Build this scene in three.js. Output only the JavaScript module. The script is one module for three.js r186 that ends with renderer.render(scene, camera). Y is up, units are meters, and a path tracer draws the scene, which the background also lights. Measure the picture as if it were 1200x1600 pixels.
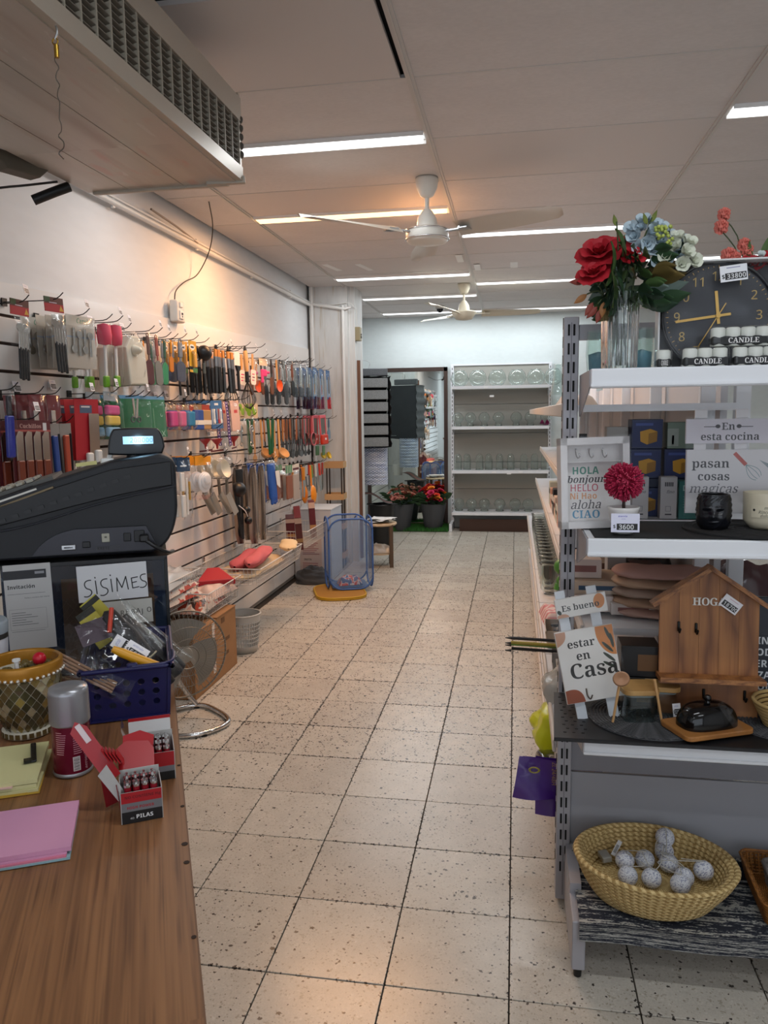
import * as THREE from 'three';
import { RoundedBoxGeometry } from 'three/addons/geometries/RoundedBoxGeometry.js';
import { mergeGeometries } from 'three/addons/utils/BufferGeometryUtils.js';
import { RectAreaLightUniformsLib } from 'three/addons/lights/RectAreaLightUniformsLib.js';
import { TextGeometry } from 'three/addons/geometries/TextGeometry.js';
import { FontLoader } from 'three/addons/loaders/FontLoader.js';

// ---------------------------------------------------------------- camera, light, exposure
const scene = new THREE.Scene();
const camera = new THREE.PerspectiveCamera(67.69, 0.75, 0.05, 40);
camera.position.set(0, 1.4514, 0);
camera.rotation.order = 'YXZ';
camera.rotation.set(-0.12724, 0.17071, -0.0140);
scene.add(camera);
const renderer = new THREE.WebGLRenderer({ antialias: true });
renderer.toneMapping = THREE.LinearToneMapping;
renderer.toneMappingExposure = 1.0;
renderer.shadowMap.enabled = true;
renderer.shadowMap.type = THREE.PCFSoftShadowMap;
scene.background = new THREE.Color().setRGB(1.5, 1.65, 1.85);   // bright overcast street outside the shop window behind the camera
RectAreaLightUniformsLib.init();
const CEIL = 2.66, WALL_L = -1.95, WALL_B = -9.75, WALL_R = 3.3, WALL_F = 2.3;
const COOL = new THREE.Color(0.90, 0.96, 1.0), WARM = new THREE.Color(1.0, 0.52, 0.24);
// [x centre, z, length, colour, strength]: the fluorescent fittings let into the ceiling grid
const FITTINGS = [
  [-0.995, -3.505, 1.18, COOL, 1.0], [-0.995, -4.715, 1.18, WARM, 3.7], [-0.995, -6.86, 1.18, COOL, 0.9], [-0.995, -8.07, 1.18, COOL, 1.0], [-0.995, -9.29, 1.18, COOL, 1.0],
  [0.225, -5.385, 1.18, COOL, 1.0], [0.225, -7.37, 1.18, COOL, 1.0], [0.225, -9.28, 1.18, COOL, 1.0],
  [1.445, -3.475, 1.18, COOL, 1.0], [1.445, -6.6, 1.18, COOL, 0.9],
  [0.225, -0.95, 1.18, COOL, 1.0], [-0.995, 0.9, 1.18, COOL, 1.0], [1.445, 0.3, 1.18, COOL, 1.0],
];
const LAMP = 33;

// ---------------------------------------------------------------- helpers
let seed = 20240611;
const rnd = () => { seed = (seed * 1664525 + 1013904223) >>> 0; return seed / 4294967296; };
const rr = (a, b) => a + (b - a) * rnd();
const V = (x, y, z) => new THREE.Vector3(x, y, z);
const taken = {};
const numbered = (n) => { const k = taken[n] = (taken[n] ?? -1) + 1; return k ? n + '_' + String(k).padStart(3, '0') : n; };
function M(color, roughness = 0.6, extra = {}) {
  return new THREE.MeshPhysicalMaterial({ color, roughness, metalness: 0, side: THREE.DoubleSide, ...extra });
}
function shade(o) { o.castShadow = true; o.receiveShadow = true; return o; }
function clean(g) {
  g = g.index ? g.toNonIndexed() : g.clone();
  if (!g.attributes.normal) g.computeVertexNormals();
  if (!g.attributes.uv) g.setAttribute('uv', new THREE.BufferAttribute(new Float32Array(g.attributes.position.count * 2), 2));
  for (const k of Object.keys(g.attributes)) if (!['position', 'normal', 'uv'].includes(k)) g.deleteAttribute(k);
  g.clearGroups();
  return g;
}
const join = (gs) => { gs = [].concat(gs).flat(Infinity); return gs.length === 1 ? gs[0] : mergeGeometries(gs.map(clean)); };
function part(parent, name, gs, m, label) {
  const o = shade(new THREE.Mesh(join(gs), m));
  o.name = name;
  if (label) o.userData.label = label;
  parent.add(o);
  return o;
}
function thing(name, label, category, pos = [0, 0, 0], ry = 0, group) {
  const o = new THREE.Group(); o.name = numbered(name); scene.add(o);
  o.position.set(...pos); o.rotation.y = ry; o.userData = { label, category };
  if (group) o.userData.group = group;
  return o;
}
function solo(name, label, category, gs, m, pos = [0, 0, 0], ry = 0, group) {
  const o = shade(new THREE.Mesh(join(gs), m)); o.name = numbered(name); scene.add(o);
  o.position.set(...pos); o.rotation.y = ry; o.userData = { label, category };
  if (group) o.userData.group = group;
  return o;
}
function copy(o, pos, ry, label, group) {
  const c = o.clone(); c.userData = { ...o.userData }; c.name = numbered(o.name.replace(/_\d{3}$/, '')); scene.add(c);
  c.position.set(...pos); if (ry !== undefined) c.rotation.y = ry;
  if (label) c.userData.label = label;
  if (group) c.userData.group = group;
  return c;
}
function struct(name, gs, m, parent = scene) {
  const o = shade(new THREE.Mesh(join(gs), m)); o.name = name; parent.add(o);
  if (parent === scene) o.userData = { kind: 'structure' };
  return o;
}
const T = (g, x = 0, y = 0, z = 0, rx = 0, ry = 0, rz = 0) => { g.applyMatrix4(new THREE.Matrix4().compose(V(x, y, z), new THREE.Quaternion().setFromEuler(new THREE.Euler(rx, ry, rz)), V(1, 1, 1))); return g; };
const box = (w, h, d, x = 0, y = 0, z = 0, rx = 0, ry = 0, rz = 0) => T(new THREE.BoxGeometry(w, h, d), x, y, z, rx, ry, rz);
const rbox = (w, h, d, x = 0, y = 0, z = 0, r = 0.004, s = 2, rx = 0, ry = 0, rz = 0) => T(new RoundedBoxGeometry(w, h, d, s, Math.min(r, w / 2.01, h / 2.01, d / 2.01)), x, y, z, rx, ry, rz);
const cyl = (r1, r2, h, x = 0, y = 0, z = 0, seg = 20, open = false, rx = 0, ry = 0, rz = 0) => T(new THREE.CylinderGeometry(r1, r2, h, seg, 1, open), x, y, z, rx, ry, rz);
const ball = (r, x = 0, y = 0, z = 0, a = 14, b = 10) => T(new THREE.SphereGeometry(r, a, b), x, y, z);
const lathe = (pts, seg = 28) => new THREE.LatheGeometry(pts.map((p) => new THREE.Vector2(p[0], p[1])), seg);
function bar(a, b, r, seg = 6) { // straight rod between two points
  const A = V(...a), B = V(...b), d = B.clone().sub(A), g = new THREE.CylinderGeometry(r, r, d.length(), seg);
  g.applyQuaternion(new THREE.Quaternion().setFromUnitVectors(V(0, 1, 0), d.normalize()));
  return g.translate((A.x + B.x) / 2, (A.y + B.y) / 2, (A.z + B.z) / 2);
}
const tube = (pts, r, n = 24, seg = 6, closed = false) => new THREE.TubeGeometry(new THREE.CatmullRomCurve3(pts.map((p) => V(...p)), closed, 'catmullrom', 0.5), n, r, seg, closed);
function ext(pts, depth, bevel = 0, holes = []) { // outline in xy pulled along z
  const s = pts instanceof THREE.Shape ? pts : new THREE.Shape(pts.map((p) => new THREE.Vector2(p[0], p[1])));
  for (const h of holes) s.holes.push(new THREE.Path(h.map((p) => new THREE.Vector2(p[0], p[1]))));
  return new THREE.ExtrudeGeometry(s, { depth, bevelEnabled: bevel > 0, bevelSize: bevel, bevelThickness: bevel, bevelSegments: 2, curveSegments: 10 });
}
function rrect(w, h, r) {
  const s = new THREE.Shape(), x = -w / 2, y = -h / 2;
  s.moveTo(x + r, y); s.lineTo(x + w - r, y); s.quadraticCurveTo(x + w, y, x + w, y + r); s.lineTo(x + w, y + h - r); s.quadraticCurveTo(x + w, y + h, x + w - r, y + h);
  s.lineTo(x + r, y + h); s.quadraticCurveTo(x, y + h, x, y + h - r); s.lineTo(x, y + r); s.quadraticCurveTo(x, y, x + r, y);
  return s;
}
function grid(nx, ny, f) { // surface from f(u, v)
  const g = new THREE.PlaneGeometry(1, 1, nx, ny), p = g.attributes.position, uv = g.attributes.uv;
  for (let i = 0; i < p.count; i++) { const q = f(uv.getX(i), uv.getY(i)); p.setXYZ(i, q[0], q[1], q[2]); }
  g.computeVertexNormals();
  return g;
}
// a canvas print
function print(w, h, px, draw, extra = {}) {
  const c = document.createElement('canvas'); c.width = Math.round(w * px); c.height = Math.round(h * px);
  const g = c.getContext('2d'); draw(g, c.width, c.height);
  const t = new THREE.CanvasTexture(c); t.colorSpace = THREE.SRGBColorSpace; t.magFilter = THREE.LinearFilter;
  return M(0xffffff, 0.5, { map: t, ...extra });
}
// value noise
const NT = new Float32Array(65536); for (let i = 0; i < 65536; i++) NT[i] = rnd();
const nz = (x, y) => {
  const xi = Math.floor(x), yi = Math.floor(y); let fx = x - xi, fy = y - yi; fx = fx * fx * (3 - 2 * fx); fy = fy * fy * (3 - 2 * fy);
  const a = (i, j) => NT[((i & 255) + (j & 255) * 256)];
  return (a(xi, yi) * (1 - fx) + a(xi + 1, yi) * fx) * (1 - fy) + (a(xi, yi + 1) * (1 - fx) + a(xi + 1, yi + 1) * fx) * fy;
};
const fbm = (x, y, o = 4) => { let s = 0, a = 0.5; for (let i = 0; i < o; i++) { s += a * nz(x, y); x *= 2.03; y *= 2.03; a *= 0.5; } return s / (1 - Math.pow(0.5, o)); };
function tex(n, m, f, repeat) { // f(u, v) -> sRGB 0..255 triple
  const d = new Uint8Array(n * m * 4);
  for (let j = 0; j < m; j++) for (let i = 0; i < n; i++) { const c = f(i / n, j / m), k = (j * n + i) * 4; d[k] = c[0]; d[k + 1] = c[1]; d[k + 2] = c[2]; d[k + 3] = 255; }
  const t = new THREE.DataTexture(d, n, m); t.colorSpace = THREE.SRGBColorSpace; t.magFilter = THREE.LinearFilter; t.wrapS = t.wrapT = THREE.RepeatWrapping; t.needsUpdate = true;
  if (repeat) t.repeat.set(...repeat);
  return t;
}
const mixc = (a, b, t) => a.map((v, i) => v + (b[i] - v) * t);
const clamp = (x, a = 0, b = 1) => Math.max(a, Math.min(b, x));
// common materials
const white = M(0xe9e8e6, 0.45), chrome = M(0xd8d8d8, 0.18, { metalness: 1 }), steel = M(0xb9bbbd, 0.3, { metalness: 1 }), black = M(0x0d0d0f, 0.4), blackGloss = M(0x08080a, 0.12);
const wireWhite = M(0xcfcdc9, 0.4), clearBag = M(0xffffff, 0.12, { transmission: 1, thickness: 0, ior: 1.3 }), glass = M(0xf4fbf9, 0.03, { transmission: 1, thickness: 0, ior: 1.45 });
const greenGlass = M(0xf6faf9, 0.03, { transmission: 1, thickness: 0, ior: 1.5 });
const solidGlass = M(0xf3f8f6, 0.02, { transmission: 1, thickness: 0.004, ior: 1.46 });
const shelfWhite = M(0xe4e6ea, 0.35), greyMetal = M(0xa9a8ae, 0.45, { metalness: 0.15 }), plasticWhite = M(0xe6e4df, 0.35);
// ---------------------------------------------------------------- the shell: floor
const TILE = 0.316, GX = -0.0044, GZ = -1.759;
function terrazzo(k, dens, base) { // cement tile with stone chips and dark pits
  const N = 384, d = new Float32Array(N * N), pit = new Float32Array(N * N);
  const blot = (arr, x, y, r, v) => { const el = rr(0.5, 1.6), an = rr(0, 3.14), c = Math.cos(an), s = Math.sin(an); const R = Math.ceil(r * 2);
    for (let j = -R; j <= R; j++) for (let i = -R; i <= R; i++) { const X = Math.round(x + i), Y = Math.round(y + j); if (X < 0 || Y < 0 || X >= N || Y >= N) continue;
      const a = (i * c + j * s) / el, b = -i * s + j * c, q = Math.hypot(a, b) + (nz(X * 0.35 + k * 17, Y * 0.35) - 0.5) * r; if (q < r) arr[Y * N + X] = v; } };
  for (let i = 0; i < 900; i++) blot(d, rnd() * N, rnd() * N, rr(1.2, 4), rr(-0.5, 0.2));
  for (let i = 0; i < 120; i++) blot(d, rnd() * N, rnd() * N, rr(1, 2.2), -0.55);
  for (let i = 0; i < dens; i++) blot(pit, rnd() * N, rnd() * N, rr(1.2, 4.2) * (rnd() < 0.12 ? 1.6 : 1), rr(0.75, 1));
  for (let i = 0; i < dens * 0.9; i++) { const e = Math.abs(rnd() + rnd() - 1) * 9, s = rnd() * N; const q = [[e, s], [N - e, s], [s, e], [s, N - e]][Math.floor(rnd() * 4)]; blot(pit, q[0], q[1], rr(1.2, 4.6), rr(0.75, 1)); }
  return tex(N, N, (u, v) => {
    const i = Math.min(N - 1, Math.round(u * N)) + Math.min(N - 1, Math.round(v * N)) * N;
    let c = base.map((x) => x * (0.93 + 0.1 * fbm(u * 5 + k * 9, v * 5)) * (0.97 + 0.06 * nz(u * 120, v * 120)));
    c = c.map((x, n) => x * (1 + d[i] * [0.34, 0.38, 0.45][n]));
    return mixc(c, [46, 40, 36], pit[i] * 0.92);
  });
}
const tileMats = [];
for (let k = 0; k < 9; k++) {
  const base = [[207, 199, 186], [203, 194, 180], [199, 190, 177]][k % 3], dens = [45, 110, 230][Math.floor(k / 3)];
  tileMats.push(M(0xffffff, 0.27, { map: terrazzo(k, dens, base), clearcoat: 0.15, clearcoatRoughness: 0.2 }));
}
const floor = struct('floor', box(WALL_R - WALL_L + 0.3, 0.1, WALL_F - WALL_B + 0.3, (WALL_R + WALL_L) / 2, -0.0615, (WALL_F + WALL_B) / 2), M(0x3c352e, 0.9));
{
  const tg = rbox(TILE - 0.0035, 0.012, TILE - 0.0035, 0, 0, 0, 0.0012, 1);
  { const p = tg.attributes.position, u = tg.attributes.uv; for (let i = 0; i < p.count; i++) u.setXY(i, p.getX(i) / TILE + 0.5, p.getZ(i) / TILE + 0.5); }
  const rest = [];
  for (let i = -7; i < 11; i++) for (let j = -13; j < 26; j++) {
    const x = GX + (i + 0.5) * TILE, z = GZ - (j + 0.5) * TILE;
    if (x < WALL_L + 0.02 || z < WALL_B || x > WALL_R || z > WALL_F) continue;
    const seen = z < -1.3 && (x < 0.35 || (z > -2.4 && x < 1.1)) && x > -2 && z > -9.8 && !(x < -1.1 && z > -2.6);
    const heavy = z < -3 && z > -7.6 && x > -1.7 ? (rnd() < 0.75 ? 2 : 1) : z < -2.4 ? (rnd() < 0.5 ? 1 : 0) + (rnd() < 0.12 ? 1 : 0) : (rnd() < 0.25 ? 1 : 0);
    const ry = Math.floor(rnd() * 4) * Math.PI / 2, dy = rr(-0.0006, 0.0006);
    if (seen) { const o = shade(new THREE.Mesh(tg, tileMats[heavy * 3 + Math.floor(rnd() * 3)])); o.name = 'floor_tile'; o.position.set(x, -0.006 + dy, z); o.rotation.y = ry; floor.add(o); }
    else rest.push(T(tg.clone(), x, -0.006, z, 0, ry));
  }
  const o = part(floor, 'hidden_floor_tiles', rest, tileMats[1]); o.userData.kind = 'stuff';
}
// ---------------------------------------------------------------- ceiling
const ceilMat = M(0xffffff, 0.75, { map: tex(256, 256, (u, v) => { const n = fbm(u * 4, v * 4) * 0.05 + nz(u * 90, v * 90) * 0.03; return [206, 200, 197].map((c) => c * (0.95 + n)); }) });
const ceilMat2 = M(0xcac3bf, 0.75), barMat = M(0xc4bfba, 0.5), darkGap = M(0x17181c, 0.9);
const ceiling = struct('ceiling', box(WALL_R - WALL_L + 0.3, 0.08, WALL_F - WALL_B + 0.3, (WALL_R + WALL_L) / 2, CEIL + 0.09, (WALL_F + WALL_B) / 2), M(0x2a2a2e, 0.9));
const CX = [-1.605, -0.385, 0.836, 2.057, 3.278], CZ = (k) => -2.92 - 0.633 * k;
{
  const pane = (x0, x1, z0, z1, m) => part(ceiling, 'ceiling_panel', rbox(x1 - x0, 0.016, z1 - z0, (x0 + x1) / 2, CEIL + 0.008, (z0 + z1) / 2, 0.002, 1), m);
  const lampAt = (x, z) => FITTINGS.find((f) => Math.abs(f[0] - x) < 0.3 && Math.abs(f[1] - z) < 0.06);
  const cols = [[WALL_L, CX[0]], [CX[0], CX[1]], [CX[1], CX[2]], [CX[2], CX[3]], [CX[3], WALL_R]];
  for (const [x0, x1] of cols) for (let k = -8; k < 11; k++) {
    let z1 = CZ(k), z0 = CZ(k + 1); if (z0 < WALL_B) z0 = WALL_B; if (z1 - z0 < 0.05 || z1 > WALL_F) continue;
    const gap = 0.004, segs = [[z0 + gap, z1 - gap]];
    const mx = (x0 + x1) / 2;
    for (const f of FITTINGS) if (Math.abs(f[0] - mx) < 0.3) for (let q = 0; q < segs.length; q++) { // leave the slot of a fitting open
      const [a, b] = segs[q], l = f[1] - 0.055, h = f[1] + 0.055;
      if (h > a && l < b) { segs.splice(q, 1); if (l - a > 0.02) segs.push([a, l]); if (b - h > 0.02) segs.push([h, b]); break; }
    }
    for (const [a, b] of segs) {
      const inset = k === -1 && x0 === CX[0] ? 0.035 : 0.012;   // the panel that has slipped and shows a dark slit
      if (k === -2 && x0 === CX[0]) { part(ceiling, 'ceiling_panel', box(x1 - x0 - 0.03, 0.016, b - a, mx, CEIL + 0.03, (a + b) / 2 + 0.06), ceilMat2); continue; }
      pane(x0 + 0.012, x1 - inset, a, b, (k * 7 + Math.round(x0 * 3)) % 3 ? ceilMat : ceilMat2);
    }
  }
  for (const x of CX) if (x < WALL_R - 0.03) { part(ceiling, 'ceiling_rail', [box(0.03, 0.006, WALL_F - WALL_B, x, CEIL - 0.003, (WALL_F + WALL_B) / 2), box(0.008, 0.012, WALL_F - WALL_B, x, CEIL - 0.006, (WALL_F + WALL_B) / 2)], barMat); }
  for (let k = -7; k < 11; k++) if (k !== -1) for (let c = 0; c < 4; c++) part(ceiling, 'ceiling_cross_rail', box(c ? 1.19 : 0.33, 0.003, 0.012, c ? CX[c] - 0.61 : -1.775, CEIL - 0.0005, CZ(k)), barMat);
  // strips of mending tape by the column
  part(ceiling, 'tape', [box(0.05, 0.002, 0.3, -1.5, CEIL - 0.001, -6.35, 0, -0.2), box(0.05, 0.002, 0.3, -1.24, CEIL - 0.001, -6.4, 0, -0.2), box(0.05, 0.002, 0.28, -0.44, CEIL - 0.007, -6.2), box(0.05, 0.002, 0.25, -0.32, CEIL - 0.007, -6.6), box(0.06, 0.002, 0.25, -0.02, CEIL - 0.001, -6.6)], M(0xdedcd8, 0.4));
}
// fluorescent fittings
const LIGHTS = { 2: 'cool white ceiling tube light touching the column', 3: 'cool white ceiling tube light just past the column', 4: 'cool white ceiling tube light over the mirror along the back wall', 5: 'cool white ceiling tube light right of the near ceiling fan', 6: 'cool white ceiling tube light level with the far ceiling fan', 7: 'cool white ceiling tube light over the glassware shelf', 8: 'cool white ceiling tube light in the panel row beyond the end bay', 9: 'cool white ceiling tube light above the gondola far side', 10: 'cool white ceiling tube light above the end bay shelves', 11: 'cool white ceiling tube light above the sales counter back', 12: 'cool white ceiling tube light near the shop window' };
const lampWhite = M(0xf1f0ee, 0.4);
FITTINGS.forEach(([x, z, len, col, k], i) => {
  const warm = col === WARM;
  const where = warm ? 'warm orange ceiling tube light by the near ceiling fan' : i === 0 ? 'cool white ceiling tube light next to the air conditioner' : null;
  const t = thing('ceiling_light', where ?? LIGHTS[i], 'ceiling light', [x, CEIL, z], 0);
  const glow = M(0xffffff, 0.5, { emissive: warm ? new THREE.Color(1, 0.6, 0.26) : new THREE.Color(0.93, 0.97, 1), emissiveIntensity: warm ? 2.3 : 2.2 });
  part(t, 'housing', [box(len, 0.03, 0.108, 0, 0.032, 0), box(len + 0.01, 0.035, 0.004, 0, 0.0, 0.055), box(len + 0.01, 0.035, 0.004, 0, 0.0, -0.055)], lampWhite);
  part(t, 'diffuser', rbox(len - 0.01, 0.03, 0.085, 0, -0.006, 0, 0.008, 2), glow);
  const l = new THREE.RectAreaLight(col, LAMP * k, len - 0.02, 0.08); l.position.set(0, -0.024, 0); l.rotation.x = -Math.PI / 2; l.castShadow = true; l.name = 'lamp_light'; t.add(l);
});
// ---------------------------------------------------------------- walls
const plaster = (r, g, b, s) => M(0xffffff, 0.6, { map: tex(256, 256, (u, v) => { const n = fbm(u * 3 * s, v * 3 * s, 5), p = nz(u * 160, v * 160); return [r, g, b].map((c) => c * (0.93 + 0.08 * n + 0.02 * p)); }) });
const wallMat = plaster(226, 227, 228, 1);
const wl = struct('wall_left', box(0.12, CEIL + 0.1, WALL_F - WALL_B, WALL_L - 0.08, (CEIL + 0.1) / 2, (WALL_F + WALL_B) / 2), wallMat);
struct('wall_back', box(WALL_R - WALL_L + 0.4, CEIL + 0.1, 0.12, (WALL_R + WALL_L) / 2, (CEIL + 0.1) / 2, WALL_B - 0.06), plaster(214, 222, 222, 1));
struct('wall_right', box(0.12, CEIL + 0.1, WALL_F - WALL_B, WALL_R + 0.06, (CEIL + 0.1) / 2, (WALL_F + WALL_B) / 2), wallMat);
struct('wall_front', [box(0.5, CEIL + 0.1, 0.12, -1.9, (CEIL + 0.1) / 2, WALL_F + 0.06), box(0.5, CEIL + 0.1, 0.12, WALL_R - 0.05, (CEIL + 0.1) / 2, WALL_F + 0.06), box(4.7, 0.35, 0.12, 0.67, 0.175, WALL_F + 0.06), box(4.7, 0.3, 0.12, 0.67, CEIL - 0.05, WALL_F + 0.06)], wallMat);
const shopWindow = struct('window_1', [box(4.7, 0.05, 0.08, 0.67, 0.37, WALL_F + 0.05), box(4.7, 0.05, 0.08, 0.67, 2.44, WALL_F + 0.05), ...[-1.63, -0.5, 0.67, 1.84, 2.98].map((x) => box(0.05, 2.1, 0.08, x, 1.4, WALL_F + 0.05))], M(0x9a9da0, 0.4, { metalness: 0.5 }));
for (const x of [-1.065, 0.085, 1.255, 2.41]) part(shopWindow, 'pane', box(1.12, 2.05, 0.006, x, 1.4, WALL_F + 0.05), M(0xffffff, 0.02, { transmission: 1, thickness: 0 }));
// slatwall boards on the left wall: grooves every 107 mm, dark inside
const slatMat = M(0xe7e3df, 0.22, { clearcoat: 0.3, clearcoatRoughness: 0.12 }), slatMat2 = M(0xe2deda, 0.24, { clearcoat: 0.3, clearcoatRoughness: 0.12 });
const GROOVE = (k) => 0.139 + 0.107 * k;
{
  const z0 = -7.2, joints = [-7.2, -5.93, -4.71, -3.49, -2.27, -1.05, 0.2];
  part(wl, 'groove_backing', box(0.012, 1.85, 7.3, WALL_L - 0.014, 0.955, -3.6), M(0x35231a, 0.85));
  for (let j = 0; j < joints.length - 1; j++) for (let k = -1; k < 17; k++) {
    const a = joints[j], b = joints[j + 1], yb = k < 0 ? 0.03 : GROOVE(k) + 0.006, yt = k === 16 ? 0 : GROOVE(k + 1) - 0.006;
    if (k === 16) { const h = (z) => 1.915 + -0.0227 * z; const g = ext([[-b, yb], [-a, yb], [-a, h(a)], [-b, h(b)]], 0.016, 0); part(wl, 'slat_board', T(g, WALL_L - 0.016, 0, 0, 0, Math.PI / 2), slatMat); }
    else part(wl, 'slat_board', rbox(0.018, yt - yb, b - a - 0.004, WALL_L - 0.007, (yb + yt) / 2, (a + b) / 2, 0.003, 1), (j + k) % 2 ? slatMat : slatMat2);
  }
  part(wl, 'plinth', box(0.012, 0.03, 7.2, WALL_L - 0.013, 0.016, -3.6), M(0x8d857b, 0.8));
  // further slatwall past the column
  part(wl, 'groove_backing', box(0.01, 1.86, 2.0, WALL_L - 0.013, 0.97, -8.72), M(0x35231a, 0.85));
  for (let k = -1; k < 16; k++) { const yb = k < 0 ? 0.03 : GROOVE(k) + 0.005, yt = GROOVE(k + 1) - 0.005; part(wl, 'slat_board', rbox(0.018, yt - yb, 1.98, WALL_L - 0.007, (yb + yt) / 2, -8.71, 0.003, 1), slatMat); }
}
// column, its pipes and the wooden edge strip
const colMat = M(0xffffff, 0.65, { map: tex(256, 512, (u, v) => { const n = fbm(u * 6, v * 14, 5), s = fbm(u * 25 + 4, v * 9, 3); const c = [216, 216, 214].map((q) => q * (0.9 + 0.12 * n)); return s > 0.66 ? mixc(c, [186, 176, 160], (s - 0.66) * 4) : c; }) });
const col = struct('wall_column', [box(0.37, CEIL, 0.42, -1.765, CEIL / 2, -7.47), box(0.06, CEIL, 0.36, -1.55, CEIL / 2, -7.5)], colMat); 
const pipeMat = M(0xdcdad6, 0.4);
part(col, 'conduit', [bar([-1.62, 0.05, -7.245], [-1.62, CEIL - 0.18, -7.245], 0.014, 10)], pipeMat);
part(col, 'conduit', [bar([-1.93, CEIL - 0.155, -7.243], [-1.6, CEIL - 0.215, -7.243], 0.016, 10), bar([-1.6, CEIL - 0.215, -7.243], [-1.54, CEIL - 0.2, -7.25], 0.012, 8), tube([[-1.93, CEIL - 0.13, -7.245], [-1.75, CEIL - 0.17, -7.245], [-1.56, CEIL - 0.16, -7.255], [-1.515, CEIL - 0.2, -7.3]], 0.004, 16, 5)], pipeMat);
part(col, 'conduit', [bar([-1.925, 0.05, -7.245], [-1.925, CEIL, -7.245], 0.02, 10)], pipeMat);
part(col, 'edge_strip', box(0.03, 1.95, 0.02, -1.505, 1.0, -7.4), M(0x6b4632, 0.5));
part(wl, 'conduit', [bar([-1.93, 2.49, 0.5], [-1.93, 2.49, -7.22], 0.014, 10), bar([-1.933, 2.52, 0.5], [-1.933, 2.515, -7.22], 0.008, 8)], pipeMat);
part(wl, 'conduit_clip', [-3.6, -4.6, -5.6, -6.6].map((z) => box(0.012, 0.065, 0.02, -1.938, 2.5, z)), pipeMat);
part(wl, 'conduit', tube([[-1.935, 2.56, -4.0], [-1.93, 2.54, -4.3], [-1.93, 2.51, -4.6]], 0.006, 12, 5), M(0x9c8f84, 0.5));
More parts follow.
